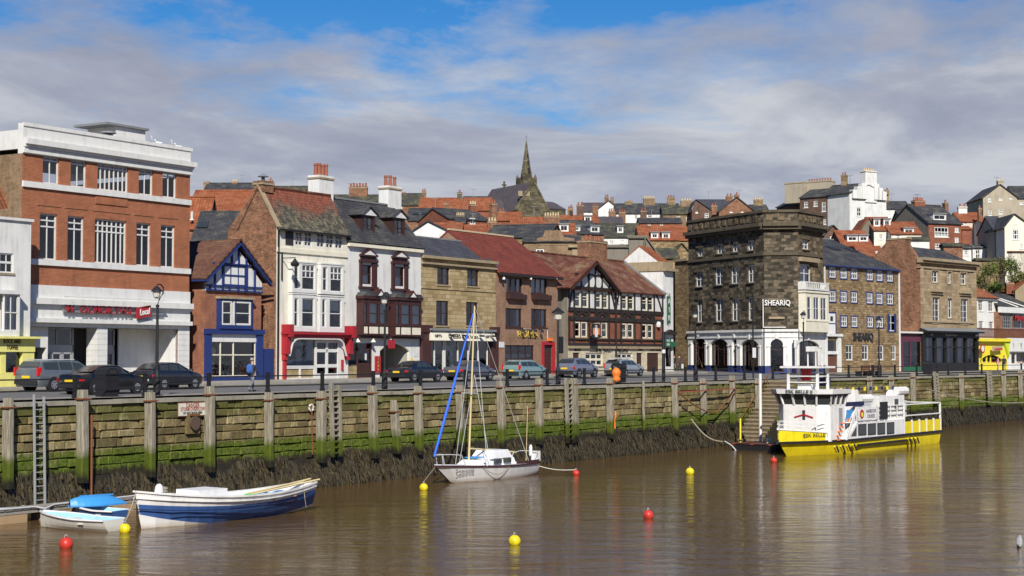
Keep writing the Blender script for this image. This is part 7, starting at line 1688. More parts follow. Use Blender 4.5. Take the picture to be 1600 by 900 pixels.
for y in (-.82, .76): MB().mat('maroon').box(L * .7, L * .97, y, y + .06, st[9][3], st[9][3] + .16).build('coaming', e)
MB().mat('steel').box(L * .7, L * .96, -.7, .7, st[9][3] - .25, st[9][3] - .2).build('cockpit_floor', e)
ob = MB().mat('hull_white').box(L + .02, L + .42, -.45, -.05, st[12][3] + .05, st[12][3] + .62); ob.mat('grey_metal').box(L + .1, L + .24, -.32, -.2, -.4, st[12][3] + .05); ob.build('outboard_motor', e)
xm, _ = B.fp(k3(592, 480)); zt = B.z((741, 478)) - WZ; z0 = st[4][3] + .4
mx = xm; topx = B.x((741.5, 490))
mst = MB().mat('mast').tube([(mx, 0, z0 - .3), (topx, 0, zt)], [.06, .04], 8).build('mast', e)
bx, bz = B.fp(k3(1178, 378)); b0x, b0z = B.fp(k3(620, 335)); MB().mat('mast').tube([(b0x, 0, b0z - WZ), (bx, 0, bz - WZ)], .05, 8).build('boom', e)
fx, fz = B.fp(k3(150, 440)); tx_, tz_ = B.fp((740, 490)); MB().mat('sail_blue').tube([(fx, 0, fz - WZ), (fx + (tx_ - fx) * .3, 0, fz - WZ + (tz_ - fz) * .3), (tx_ - .05, 0, tz_ - WZ)], [.06, .075, .03], 8).build('furled_sail', e)
rg = MB().mat('steel')
for s_ in (-1, 1): rg.tube([(topx, 0, zt - .1), (mx + .25, s_ * 1.05, st[5][3])], .017, 5); rg.tube([(topx, 0, zt * .55 + .5), (mx + .6, s_ * 1.05, st[5][3])], .017, 5)
rg.tube([(topx, 0, zt), (L - .1, 0, st[12][3])], .017, 5); rg.bar((mx + .05, -.5, zt * .5), (mx + .05, .5, zt * .5), .04); o = rg.build('rigging', e); o['kind'] = 'stuff'
pu = MB().mat('steel'); bz_ = st[0][3]
for s_ in (-1, 1): pu.tube([(-.75, 0, bz_ + .55), (.1, s_ * .38, bz_ + .55), (.9, s_ * .62, bz_ + .48), (1.2, s_ * .7, bz_ - .1)], .025, 5); pu.tube([(-.2, s_ * .2, bz_), (-.3, s_ * .2, bz_ + .55)], .02, 5)
pu.build('bow_rail', e)
MB().mat('steel').tube([(L * .9, -.75, st[11][3]), (L * .93, -.75, st[11][3] + .5), (L * .99, -.6, st[11][3] + .62), (L * .99, .6, st[11][3] + .62), (L * .93, .75, st[11][3] + .5), (L * .9, .75, st[11][3])], .025, 5).build('stern_rail', e); MB().mat('mast').tube([(L * .97, .1, st[12][3]), (L * .99, .1, st[12][3] + 3.2)], .02, 5).build('flagstaff', e); MB().mat('red_paint').add([(L * .99, .1, st[12][3] + 3.15), (L * .99 + .3, .15, st[12][3] + 2.95), (L * .99, .1, st[12][3] + 2.8)], [(0, 1, 2)]).build('flag', e); MB().mat('hull_white').lathe([(.0, 0), (.09, .05), (.1, .5), (.05, .65), (0, .66)], (L * .955, -.3, st[12][3] + .35), 8).build('fender', e)
MB().mat('rope').tube([(L * (.27 + .3 * k / 8), -(interp([(q[0], q[1]) for q in st], L * (.27 + .3 * k / 8), 1) + .02), .82 - .5 * math.sin(k / 8 * math.pi)) for k in range(9)], .015, 4).build('rope_loop', e)
# painted name follows the bow plating
nx = L * .13; nb = [interp([(q[0], q[1]) for q in st], xx, 1) for xx in (nx - .5, nx + .5)]
text('lettering', 'Seaunia', e, 'shop_dark', .26, (nx, -sum(nb) / 2 - .045, .64), rot=(R(84), 0, -math.atan2(nb[1] - nb[0], 1.0)), width=1.3, ext=.003)
q = B.o + B.t * -.6; r_ = thing('mooring_rope', 'rope from the bow of the sailing boat to the yellow buoy', 'rope', (q.x, q.y, WZ + .95)); d = Vector((B2.x, B2.y, WZ + .42)) - Vector((q.x, q.y, WZ + .95)); MB().mat('rope').tube([d * k / 4 for k in range(5)], .022, 5).build('strand', r_)
q = B.o + B.t * L; r_ = thing('mooring_rope', 'pale rope from the stern of the sailing boat to the red buoy', 'rope', (q.x, q.y, WZ + .6)); d = Vector((B3.x, B3.y, WZ + .3)) - Vector((q.x, q.y, WZ + .6)); MB().mat('hull_cream').tube([d * k / 8 + Vector((0, 0, -.16 * math.sin(k / 8 * math.pi))) for k in range(9)], .025, 5).build('strand', r_)
# yellow ferry
P0 = at_z(1230, 712, WZ); P1n = at_z(1469, 692, WZ); tt = (P1n - P0).normalized(); P1 = P1n + Vector((-tt.y, tt.x, 0)) * 2.3
B = frame_boat('passenger_ferry', 'yellow and white passenger ferry moored by the harbour steps', P0, P1, 'ferry'); L = B.L; e = B.e; hb = 2.35
k5 = crop(1120, 540, 4.2105); k6 = crop(1230, 540, 5.0)
def fz(xy, dy=-hb): return B.z(xy, dy) - WZ
zd = (fz(k5(900, 605)) + fz(k5(1470, 570))) / 2; zbow = B.z(k5(402, 550), 0) - WZ; st = []
for i in range(13):
    u = i / 12; b_ = hb * (1 - (1 - min(1, u / .3)) ** 2.2) if u < .3 else hb * (1 - .04 * ((u - .3) / .7))
    st.append((L * u - 1.25 * (1 - u) ** 6, max(.05, b_), -.6, zd, 0.07 + .22 * max(0, 1 - u / .3)))
hull(L, st, 6, lambda k, i: 'hull_yellow' if k >= 2 else ('hull_white' if k == 1 else 'rust_red'), 'hull', e, rake=1.7)
gunwale([(a, b + .04, c, d, p) for a, b, c, d, p in st], e, 'black_paint', .14, .16, 'rub_rail', -.04)
v = []
for q in st: v += [(q[0], -q[1], zd - .02), (q[0], q[1], zd - .02)]
MB().mat('grey_paint').add(v, [(2 * i, 2 * i + 1, 2 * i + 3, 2 * i + 2) for i in range(12)]).build('deck', e)
xb1 = B.x(k5(795, 590), -hb); bw = [q for q in st if q[0] < xb1 + 1]
xs_ = [-1.25 + (xb1 + 1.25) * k / 10 for k in range(11)]
def hbx(x): return interp([(q[0], q[1]) for q in st], max(x, st[0][0]), 1)
zb2 = B.z(k5(790, 573), -hb) - WZ
for sg in (-1, 1):
    m = MB().mat('hull_yellow')
    for a, b in zip(xs_, xs_[1:]):
        za = zbow + (zb2 - zbow) * (a - xs_[0]) / (xb1 - xs_[0]); zb_ = zbow + (zb2 - zbow) * (b - xs_[0]) / (xb1 - xs_[0]); fa, fb = (1.02, 1.02)
        ia, ib = (max(a, st[0][0]), max(b, st[0][0])); m.add([(ia, sg * hbx(ia), zd), (ib, sg * hbx(ib), zd), (b, sg * (hbx(b) * 1.03 + .02), zb_), (a, sg * (hbx(a) * 1.03 + (.0 if a < -1 else .02)), za)], [(0, 1, 2, 3) if sg < 0 else (3, 2, 1, 0)])
    m.build('bow_bulwark', e); m = MB().mat('hull_white')
    for a, b in zip(xs_, xs_[1:]): za = zbow + (zb2 - zbow) * (a - xs_[0]) / (xb1 - xs_[0]); zb_ = zbow + (zb2 - zbow) * (b - xs_[0]) / (xb1 - xs_[0]); m.bar((a, sg * hbx(a) * 1.03, za), (b, sg * hbx(b) * 1.03, zb_), .12, .12)
    for k in (1, 3, 5, 7, 9): a = xs_[k]; za = zbow + (zb2 - zbow) * (a - xs_[0]) / (xb1 - xs_[0]); m.bar((a, sg * hbx(a), za), (a, sg * hbx(a), za + .55), .05)
    for h in (.3, .55):
        for a, b in zip(xs_, xs_[1:]): za = zbow + (zb2 - zbow) * (a - xs_[0]) / (xb1 - xs_[0]); zb_ = zbow + (zb2 - zbow) * (b - xs_[0]) / (xb1 - xs_[0]); m.bar((a, sg * hbx(a), za + h), (b, sg * hbx(b), zb_ + h), .05)
    m.build('bow_rail', e)
yw = -1.95; xw1 = B.x((1320, 640), yw); xw0 = xw1 - 3.0; z1 = fz((1290, 633), yw); z2 = fz((1290, 616), yw); zr_ = fz((1290, 609), yw); zdk = zb2 - .3
def plan(x0, x1, w, c): return [(x0 + c, -w), (x1, -w), (x1, w), (x0 + c, w), (x0, w - c), (x0, -(w - c))]
m = MB().mat('hull_white'); m.loft([[(x, y, zd - .05) for x, y in plan(xw0, xw1, 1.95, .7)], [(x, y, z1) for x, y in plan(xw0, xw1, 1.95, .7)]]); wh = m.build('wheelhouse', e)
m = MB().mat('car_window'); m.loft([[(x, y, z1) for x, y in plan(xw0 + .03, xw1 - .03, 1.92, .7)], [(x, y, z2) for x, y in plan(xw0 - .22, xw1 + .02, 2.1, .75)]]); wg = m.build('wheelhouse_windows', wh)
pl = plan(xw0, xw1, 1.96, .7); pt_ = plan(xw0 - .25, xw1 + .03, 2.13, .75)
for i in range(6):
    a, b, c_, d_ = pl[i], pl[(i + 1) % 6], pt_[i], pt_[(i + 1) % 6]; nn = 3 if i in (0, 2, 4) else 1
    for k in range(nn + (1 if i == 5 else 0)):
        u = k / nn; m = MB().mat('hull_white').bar((a[0] + (b[0] - a[0]) * u, a[1] + (b[1] - a[1]) * u, z1), (c_[0] + (d_[0] - c_[0]) * u, c_[1] + (d_[1] - c_[1]) * u, z2), .12, .12); m.build('mullion', wh)
m = MB().mat('hull_white'); m.loft([[(x, y, z2) for x, y in plan(xw0 - .45, xw1 + .3, 2.3, .8)], [(x, y, zr_) for x, y in plan(xw0 - .5, xw1 + .3, 2.35, .8)]]); m.mat('navy').loft([[(x, y, z2 - .06) for x, y in plan(xw0 - .42, xw1 + .25, 2.26, .8)], [(x, y, z2 - .002) for x, y in plan(xw0 - .46, xw1 + .28, 2.31, .8)]]); m.build('wheelhouse_roof', wh)
text('lettering', 'ESK BELLE II', wh, 'shop_dark', .3, (xw0 - .52, -.2, (z2 + zr_) / 2), rot=(R(90), 0, R(-90)), width=2.0, ext=.01)
m = MB().mat('grey_paint').box(xw1 - 1.0, xw1 - .45, -1.99, -1.94, zd + .9, z1 - .25); m.build('door', wh)
m = MB().mat('red_paint'); ycl = -.3; zc = (zd + z1) / 2 + .5; m.bar((xw0 - .02, ycl - .7, zc - .15), (xw0 - .02, ycl, zc + .05), .05, .1); m.bar((xw0 - .02, ycl, zc + .05), (xw0 - .02, ycl + .7, zc - .15), .05, .1); m.mat('shop_dark').box(xw0 - .03, xw0 - .005, ycl - .1, ycl + .1, zc - .3, zc + .35); m.build('emblem', wh)
# mast frame on the roof
za, zb_ = zr_, B.z((1272, 575), -.8) - WZ; m = MB().mat('hull_white')
zb_ = fz((1285, 575), -.5); xl = xw0 + .5
for y in (-1.1, 1.1):
    for x in (xl, xl + 1.6): m.bar((x, y, zr_), (x, y, zb_), .16)
m.box(xl - .5, xl + 2.0, -1.5, 1.5, zb_, zb_ + .14)
for h in (.33, .62): m.bar((xl, -1.1, zr_ + (zb_ - zr_) * h), (xl, 1.1, zr_ + (zb_ - zr_) * h), .07); m.bar((xl, -1.1, zr_ + (zb_ - zr_) * h), (xl + 1.6, -1.1, zr_ + (zb_ - zr_) * h), .07)
for x, y, h in ((xl, 1.2, .9), (xl + .4, -.2, 1.3), (xl + 1.2, -.9, 1.0), (xl + .4, -.8, 1.3)): m.bar((x, y, zb_ + .1), (x, y, zb_ + h), .07)
m.box(xl + .2, xl + .6, -.85, -.15, zb_ + 1.15, zb_ + 1.5); m.build('mast_frame', e)
MB().mat('red_paint').box(xl + .3, xl + .7, -.3, .25, zr_ + (zb_ - zr_) * .4, zb_ - .05).build('locker', e); MB().mat('hull_white').box(xl + .2, xl + 1.1, -.5, .5, zr_, zr_ + .35).build('radar_box', e); MB().mat('navy').box(xl + 2.0, xl + 2.7, -.8, -.2, zr_ + .2, zr_ + .75).build('flag_bundle', e)
# saloon and upper deck
xc0, xc1 = B.x(k6(470, 700), -hb), B.x(k6(920, 660), -hb); zc1 = fz(k6(700, 590)); m = MB().mat('hull_white'); m.prism([(xc0, zd), (xc1, zd), (xc1, zc1), (xc0 + 1.6, zc1)], -hb + .04, hb - .04); sal = m.build('saloon', e)
for a, b in ((558, 620), (634, 694), (708, 766), (782, 838)):
    x0, x1 = B.x(k6(a, 650), -hb), B.x(k6(b, 650), -hb); zA, zB = fz(k6((a + b) / 2, 700 - (a - 558) * .05)), fz(k6((a + b) / 2, 612 - (a - 558) * .06)); MB().mat('car_trim').box(x0, x1, -hb + .0, -hb + .035, zA, zB).mat('car_window').box(x0 + .06, x1 - .06, -hb - .006, -hb + .0, zA + .06, zB - .06).build('window', sal)
x0, x1 = B.x(k6(503, 700), -hb), B.x(k6(543, 700), -hb); MB().mat('car_window').prism([(x0, fz(k6(520, 705))), (x1, fz(k6(540, 705))), (x1, fz(k6(540, 632)))], -hb + .0, -hb + .035).build('window', sal)
for k in range(5): MB().mat('orange').box(xc0 - 1.1 + k * .2, xc0 - .9 + k * .2, -hb + .1, -hb + .9, zd + k * .28, zd + .08 + k * .28).build('stair_tread', e)
MB().mat('hull_white').prism([(xc0 - .2, zd), (xc0 + .05, zd), (xc0 + 1.9, zc1 + 1.1), (xc0 + 1.5, zc1 + 1.1)], -hb + .0, -hb + .05).build('stair_panel', e)
MB().mat('deck_white').box(xw1, xc1, -hb + .15, hb - .15, zc1 + .002, zc1 + .08).build('upper_deck', e)
zu = zc1; xa = xc0 + 1.8
for y in (-hb + .1, hb - .1):
    rl_ = MB().mat('hull_white')
    for k in range(8): q = xa + (xc1 - xa) * k / 7; rl_.bar((q, y, zu), (q, y, zu + 1.05), .06)
    for h in (.4, .75, 1.05): rl_.bar((xa, y, zu + h), (xc1, y, zu + h), .06)
    rl_.build('upper_rail', e)
pn = MB().mat('hull_white').box(xa + .1, xa + 3.6, -hb + .02, -hb + .06, zu + .12, zu + 1.0).build('notice_board', e); text('lettering', 'HARBOUR\nCRUISES', pn, 'navy', .36, (xa + 2.2, -hb + .01, zu + .56), ext=.004); MB().mat('red_paint').prism([(xa + .65 + .32 * math.cos(q * .524), zu + .58 + .32 * math.sin(q * .524)) for q in range(12)], -hb - .01, -hb + .019).mat('bright_yellow').prism([(xa + .65 + .17 * math.cos(q * .524), zu + .54 + .17 * math.sin(q * .524)) for q in range(12)], -hb - .02, -hb - .011).build('emblem', pn)
MB().mat('navy').box(xw1 + .1, xw1 + 3.0, -hb + .3, -hb + .4, zc1 + 1.15, zc1 + 1.45).build('name_board', e); MB().mat('boat_blue').prism([(xw1 + .1, zc1 - .2), (xw1 + 1.2, zc1 + .9), (xw1 + .1, zc1 + .9)], -hb + .3, -hb + .34).mat('orange').prism([(xw1 + .1, zc1 - .2), (xw1 + .6, zc1 + .3), (xw1 + .1, zc1 + .3)], -hb + .28, -hb + .299).build('painted_panel', e)
MB().mat('car_trim').box(xa + 3.9, xa + 5.2, -hb + .04, -hb + .1, zu + .1, zu + 1.35).build('doorway', e)
m = MB().mat('hull_white').box(xc1 - 3.6, xc1 + .4, -hb + .2, hb - .2, zu + .08, zu + 1.75); m.build('after_house', e); MB().mat('car_window').box(xc1 - 1.4, xc1 - .75, -hb + .17, -hb + .199, zu + .7, zu + 1.5).build('window', e)
for xx, w_ in ((k6(537, 430), .55), (k6(825, 460), .6)):
    x0 = B.x(xx, -1.7); zt = fz((xx[0], 609), -1.7); MB().mat('hull_white').loft([[(x0 - w_, -1.95, zu), (x0 + w_, -1.95, zu), (x0 + w_, -1.1, zu), (x0 - w_, -1.1, zu)], [(x0 - .25, -1.75, zt), (x0 + .25, -1.75, zt), (x0 + .25, -1.35, zt), (x0 - .25, -1.35, zt)]]).build('funnel', e)
    cn = MB().mat('hull_white'); cn.tube([(x0 + .7, -1.6, zu + 1.6 if xx[0] < 1380 else zu + 2.05), (x0 + 2.6, -1.6, zu + 1.6 if xx[0] < 1380 else zu + 2.05)], .32, 10); cn.build('liferaft_canister', e); MB().mat('steel').box(x0 + .8, x0 + 2.3, -1.8, -1.4, zu + .08, zu + 1.35).build('canister_cradle', e)
# after deck panels and awning frame
xs0, xs1 = xc1 + .1, L - .1; n = 5; zp0, zp1 = zd + .05, fz(k6(1050, 585)); zf_ = fz(k6(1080, 452))
for k in range(n): a, b = xs0 + (xs1 - xs0) * k / n, xs0 + (xs1 - xs0) * (k + 1) / n; MB().mat('hull_yellow').box(a + .08, b - .08, -hb + .06, -hb + .12, zp0, zp1).build('side_panel', e); MB().mat('hull_white').bar((b, -hb + .08, zd), (b, -hb + .08, zp1 + .1), .12).build('stanchion', e)
MB().mat('hull_white').bar((xs0, -hb + .08, zp1 + .45), (xs1, -hb + .08, zp1 + .45), .08).bar((xs0, hb - .08, zp1 + .45), (xs1, hb - .08, zp1 + .45), .08).bar((xs1, -hb + .1, zd), (xs1, -hb + .1, zf_), .12).bar((xs1, hb - .1, zd), (xs1, hb - .1, zf_), .12).bar((xs0, -hb + .1, zd), (xs0, -hb + .1, zf_), .12).bar((xs0, -hb + .1, zf_), (xs1, -hb + .1, zf_), .08).bar((xs1, -hb + .1, zf_), (xs1, hb - .1, zf_), .08).build('awning_frame', e)
MB().mat('hull_white').box(xs0, xs1, hb - .12, hb - .06, zp0, zp1 + .4).build('far_bulwark', e)
fl = MB(); zl = fz(k6(650, 322), -1.5); xq0, xq1 = xw1 - .6, B.x(k6(825, 345), -1.5)
fl.mat('rope').bar((xq0, -1.5, zl), (xq1, -1.5, zl - .05), .03)
for k in range(11): q = xq0 + (xq1 - xq0) * k / 10; fl.mat('bright_yellow' if k % 2 else 'navy').obox((q, -1.5, zl - .12), (.16, 0, 0), (0, .02, 0), (0, 0, .13))
o = fl.build('bunting', e); o['kind'] = 'stuff'
for ks, ss in (((B.x(k6(370, 790), -hb), .0), 4), ((B.x(k6(940, 750), -hb), .0), 3)):
    for k in range(ss): q = ks[0] + k * (.95 if ss == 4 else .75); MB().mat('rubber').bar((q, -hb - .1, zd - .35), (q + .35, -hb - .1, .2), .14, .16).mat('hull_yellow').bar((q - .12, -hb - .06, zd - .35), (q + .23, -hb - .06, .2), .12, .14).build('fender_bar', e)
MB().mat('rubber').box(B.x(k6(545, 800), -hb), B.x(k6(960, 770), -hb), -hb - .1, -hb + .0, zd * .46, zd * .46 + .14).build('rubbing_band', e)
text('lettering', 'ESK BELLE II', e, 'shop_dark', .36, (1.55, -hbx(1.55) - .05, zd + .4), rot=(R(88), 0, -math.atan2(hbx(2.6) - hbx(.6), 2.0)), width=2.3, ext=.01)
# landing stage, poles, fenders
P0, P1 = at_z(1146, 694, WZ + .4), at_z(1214, 697, WZ + .4); LS = Bld('landing_stage', 'dark floating landing stage at the foot of the harbour steps', 'landing stage', P0, P1); e = LS.e; e.location.z = WZ; L = LS.L
n = 12
for i in range(n): MB().mat('rust_red' if i % 5 == 0 else 'dark_brown').box(L * i / n + .01, L * (i + 1) / n - .01, -.2, 2.6, .42, .5).build('deck_plank', e)
MB().mat('rubber').box(0, L, -.15, 2.5, -.4, .418).build('float', e); MB().mat('steel').tube([(-.6, -.2, .6), (0, -.2, .3), (.5, -.3, -.1)], .05, 5).build('chain', e)
for px, py, hh, mt, lb, r in ((1127, 686, 1.6, 'bright_yellow', 'short yellow mooring pole left of the landing stage', .07), (1157, 687, 1.6, 'bright_yellow', 'short yellow mooring pole on the landing stage', .07), (1188.5, 691, 5.0, 'hull_white', 'tall white mooring pole on the landing stage', .11), (1134, 684, 4.3, 'rust', 'tall rusty pole left of the landing stage', .08)):
    p = at_z(px, py, WZ + .45); o = thing('mooring_pole', lb, 'pole', (p.x, p.y, WZ - .5)); MB().mat(mt).tube([(0, 0, 0), (.12 if mt == 'rust' else 0, 0, .95 + hh)], r, 8).build('shaft', o); MB().mat('black_paint').tube([(0, 0, .86), (0, 0, .96)], r * 1.6, 8).build('collar', o)
for px, py, lb, ang in ((1201, 692, 'cream cylindrical fender between the landing stage and the ferry bow', .35), (1205, 683, 'small square cream fender above the ferry bow fender', 1.2)):
    p = at_z(px, py, WZ + .5); o = thing('fender', lb, 'fender', (p.x, p.y, WZ + .55), .6); MB().mat('fender').tube([(-.42, 0, -.14), (-.38, 0, -.13), (.38, 0, .13), (.42, 0, .14)], [.1, .2, .2, .1], 10).build('body', o, True); MB().mat('rope').tube([(.4, 0, .14), (.7, .1, .5)], .03, 5).build('lanyard', o)
p0, p1 = at_z(1130, 690, WZ + .6), at_y(1080, 655, -.3); o = thing('mooring_rope', 'slack brown rope from the landing stage to the quay wall', 'rope', p0); d = p1 - p0; MB().mat('rope').tube([d * k / 10 + Vector((0, 0, -.45 * math.sin(k / 10 * math.pi))) for k in range(11)], .045, 5).build('strand', o)
p0, p1 = at_y(1448, 608, -7), at_y(1640, 625, -9.5); o = thing('mooring_rope', 'long sagging rope along the wall behind the ferry stern', 'rope', p0); d = p1 - p0; MB().mat('rope').tube([d * k / 10 + Vector((0, 0, -.7 * math.sin(k / 10 * math.pi))) for k in range(11)], .05, 5).build('strand', o)
# ------------------------------------------------------------------ the town on the hill
def hill_house(label, c, x0, x1, ye, yr, D0, wall, roof, D1=None, dr=4.0, gable=None, wn=(), ch=(), dm=(), side=None, cat='house', lights=(), back=None, parapet=None, name='hill_house', apex=.5, wcols=2):
    """front wall between two picture columns at a real distance; ye, yr: eaves and ridge rows; gable: front gable instead of a long roof"""
    D1 = D1 or D0; B = Bld(name, label, cat, at_d(*c(x0, ye), D0), at_d(*c(x1, ye), D1)); L = B.L; xm = (x0 + x1) / 2
    ze = (B.z(c(x0, ye)) + B.z(c(x1, ye))) / 2; mid = B.o + B.t * L / 2; z0 = min(hill_z(mid.x, mid.y), hill_z(B.o.x, B.o.y), ze - 3) - 3
    for b in wn: window(B, B.rect(c, b), cols=wcols, rows=2, fw=.12, bar=.07, sill='white_paint', rec=.1, curtain=rnd.choice((None, 'net', 'sides')))
    dep = 2 * dr if not gable else (gable if gable > 1 else 8)
    shell(B, wall, 0, L, z0, ze, dep, side, top=False)
    if gable:
        za = B.z(c(x0 + (x1 - x0) * apex, yr)); ax = L * apex; k = .35
        MB().mat(wall).prism([(0, ze - .001), (L, ze - .001), (ax, za)], 0, .25).build('gable_wall', B.e); m = MB().mat(roof + '_y')
        m.slab([(-.3, -.25, ze - .2), (ax, -.25, za + .1), (ax, dep, za + .1), (-.3, dep, ze - .2)][::-1], .12); m.slab([(L + .3, -.25, ze - .2), (ax, -.25, za + .1), (ax, dep, za + .1), (L + .3, dep, ze - .2)], .12); m.build('roof', B.e); zr = za; ym = 1.0
    else:
        zr = B.z(c(xm, yr), dr); slab_roof(B, roof + '_x', 0, L, -.25, ze - .08, dr, zr, ox=.15, ridge=roof + '_x'); ym = dr
        gable_side(B, side or wall, 0, 0, dep, ze - .001, dr, zr - .08, .25, 1); gable_side(B, side or wall, L, 0, dep, ze - .001, dr, zr - .08, .25, -1)
    for q in ch:
        cx, ty, w, n = q[:4]; mt = q[4] if len(q) > 4 else 'brick_old'; yy = q[5] if len(q) > 5 else ym; xa, xb = B.x(c(cx - w / 2, ty), yy), B.x(c(cx + w / 2, ty), yy)
        chimney(B.e, (xa + xb) / 2, yy, ze - .5, B.z(c(cx, ty), yy), xb - xa, max(.7, (xb - xa) * .5), mt, n, q[6] if len(q) > 6 else 'pot')
    kk = (zr - ze) / (dr + .25)
    if L > 4 and ch and cat == 'house':
        qx_ = L * rnd.uniform(.3, .8); m = MB().mat('lead').bar((qx_, ym + .3, zr - .5), (qx_, ym + .3, zr + 1.6), .06).bar((qx_ - .5, ym + .3, zr + 1.5), (qx_ + .5, ym + .3, zr + 1.5), .05)
        for k_ in (-.4, -.1, .2, .45): m.bar((qx_ + k_, ym + .05, zr + 1.5), (qx_ + k_, ym + .55, zr + 1.5), .04)
        m.build('aerial', B.e)
    for b in dm:
        yd = max(.3, (B.z(c((b[0] + b[2]) / 2, b[3]), .6) - ze) / max(kk, .2) - .2); r = B.rect(c, b, yd); m = MB().mat('white_paint'); panel(m, r[0] - .12, r[1] + .12, r[2] - .12, r[3] + .15, yd, [r], .1)
        for xx in (r[0] - .12, r[1] + .12): m.add([(xx, yd, r[2] - .12), (xx, yd + 1.6, r[2] - .12), (xx, yd + 1.6, r[3] + .15), (xx, yd, r[3] + .15)], [(0, 1, 2, 3)])
        m.mat('lead').box(r[0] - .25, r[1] + .25, yd - .15, yd + 1.8, r[3] + .152, r[3] + .27); m.build('dormer', B.e); window(B, r, hole=False, y=yd, cols=2, rows=1, fw=.1, sill=None)
    for b in lights:
        yy = dr * .5; q = B.x(c((b[0] + b[2]) / 2, (b[1] + b[3]) / 2), yy); z_ = ze + kk * (yy + .25); MB().mat('car_window').slab([(q - .4, yy - .4, z_ - .4 * kk + .12), (q + .4, yy - .4, z_ - .4 * kk + .12), (q + .4, yy + .4, z_ + .4 * kk + .12), (q - .4, yy + .4, z_ + .4 * kk + .12)], .06).build('rooflight', B.e)
    return B
S, SB, SM, SP, PT, TR, TB = 'slate', 'slate_blue', 'slate_moss', 'slate_purple', 'pantile', 'tile_red', 'tile_brown'
H = hill_house
# behind the left row
H('large orange pantile house behind the blue trimmed house', c0, 294, 392, 328, 298, 150, 'brick_old', PT)
H('small orange roofed house squeezed between the store and the slate roof', c0, 284, 322, 357, 308, 134, 'brick_old', PT, dr=3, wn=[(298, 330, 301, 342)])
H('plain grey slate house with a rooflight behind the blue trimmed gable', c0, 300, 372, 378, 331, 124, 'stone_brown', S, lights=[(312, 360, 322, 372)], dr=4)
H('long slate roof on the skyline behind the orange pantile house', c0, 318, 400, 300, 286, 300, 'stone_brown', S, ch=[(323, 284, 9, 0, 'stone_brown'), (367, 284, 9, 3, 'brick_old', 4, 'pot_cream'), (423, 281, 6, 1)])
H('mossy roof on the skyline right of the cream house cowl', c0, 400, 500, 304, 291, 300, 'stone_brown', SM, ch=[(422, 285, 7, 2), (484, 291, 4, 1, 'white_wall')])
H('slate house with a wide red stack between the two white chimneys', c0, 514, 602, 318, 305, 200, 'brick_old', SM, ch=[(560, 292, 28, 6)])
H('slate roof right of the second white chimney', c7, 84, 205, 418, 356, 285, 'brick_old', SM, ch=[(108, 362, 22, 2), (217, 345, 22, 2)], wn=[(90, 422, 99, 445)])
H('big hipped orange roof left of the church', c7, 190, 585, 445, 381, 262, 'brick_bright', PT, dr=5, ch=[(411, 350, 26, 1, 'stone_church')])
H('slate house with two rooflights below the big orange roof', c7, 128, 335, 500, 438, 232, 'brick_old', S, lights=[(160, 450, 185, 475), (205, 450, 230, 475)], ch=[(338, 408, 28, 2)])
H('house with a pale blue gable dormer above the white gable', c7, 316, 376, 518, 474, 226, 'lightblue', S, gable=5, wn=[(335, 494, 362, 514)])
H('slate terrace with brick front below the big orange roof', c7, 352, 572, 495, 447, 222, 'brick_bright', S, wn=[(467, 489, 497, 523)], ch=[(483, 415, 36, 3, 'brick_bright', 4, 'pot_cream'), (594, 410, 26, 2)], D1=226)
H('brick house with cream pots above the sandstone shop', c7, 390, 440, 512, 478, 212, 'brick_brown', S, ch=[(415, 478, 46, 5, 'brick_brown', 4, 'pot_cream')])
H('slate roof on the skyline just left of the church', c7, 430, 612, 430, 373, 325, 'stone_brown', S)
H('white gabled house wall behind the sandstone shop roof', c7, 156, 356, 562, 512, 178, 'white_wall', S, gable=6, apex=.42)
H('low orange roof right of the white gable', c7, 262, 420, 556, 518, 196, 'brick_bright', PT)
H('low brick house with orange roof behind the sandstone chimneys', c7, 420, 600, 562, 528, 204, 'brick_bright', PT, ch=[(445, 545, 40, 3, 'brick_dark', 3), (588, 506, 46, 3, 'brick_old', 3, 'pot_cream')])
H('red tiled house below the church aisle', c7, 610, 745, 500, 458, 250, 'brick_bright', PT, ch=[(640, 452, 30, 2), (700, 505, 34, 0)])
H('orange roofed house below the church gable', c7, 690, 870, 532, 486, 214, 'brick_bright', PT, ch=[(912, 478, 84, 6, 'brick_old', 3, 'pot_cream')])
H('slate roof hanging above the brown brick gable', c7, 545, 885, 588, 528, 176, 'stone_brown', S, D1=174, dr=4)
B = H('brown brick warehouse gable behind the red tiled restaurant', c7, 760, 1066, 612, 585, 168, 'brick_brown', S, dr=2, wn=[(826, 657, 870, 700)])
x0, x1 = B.x(c7(875, 600)), B.x(c7(962, 600)); za = B.z(c7(920, 556)); n = 8; MB().mat('brick_brown').prism([(x0 - .8, B.z(c7(800, 612)) - .5), (x1 + 1.5, B.z(c7(800, 612)) - .5), (x1 + 1.4, B.z(c7(1000, 600))), (x1 + .3, B.z(c7(970, 592))), (x1, za), (x0, za), (x0 - .2, B.z(c7(870, 590))), (x0 - .9, B.z(c7(850, 600)))], -.03, .4).build('shaped_gable', B.e); q = B.x(c7(1048, 640)); MB().mat('stone_trim').box(q - .5, q + .4, -.12, .3, B.z(c7(1048, 715)), B.z(c7(1048, 640))).box(q - .9, q + .8, -.4, .3, B.z(c7(1048, 650)), B.z(c7(1048, 638))).build('corner_quoin', B.e)
H('orange roofed house right of the church with a white gable dormer', c7, 955, 1165, 512, 476, 262, 'brick_bright', PT, dm=[(1092, 484, 1122, 506)], ch=[(1066, 418, 38, 2, 'brick_dark'), (1012, 440, 26, 2), (1018, 432, 18, 1, 'brick_dark')])
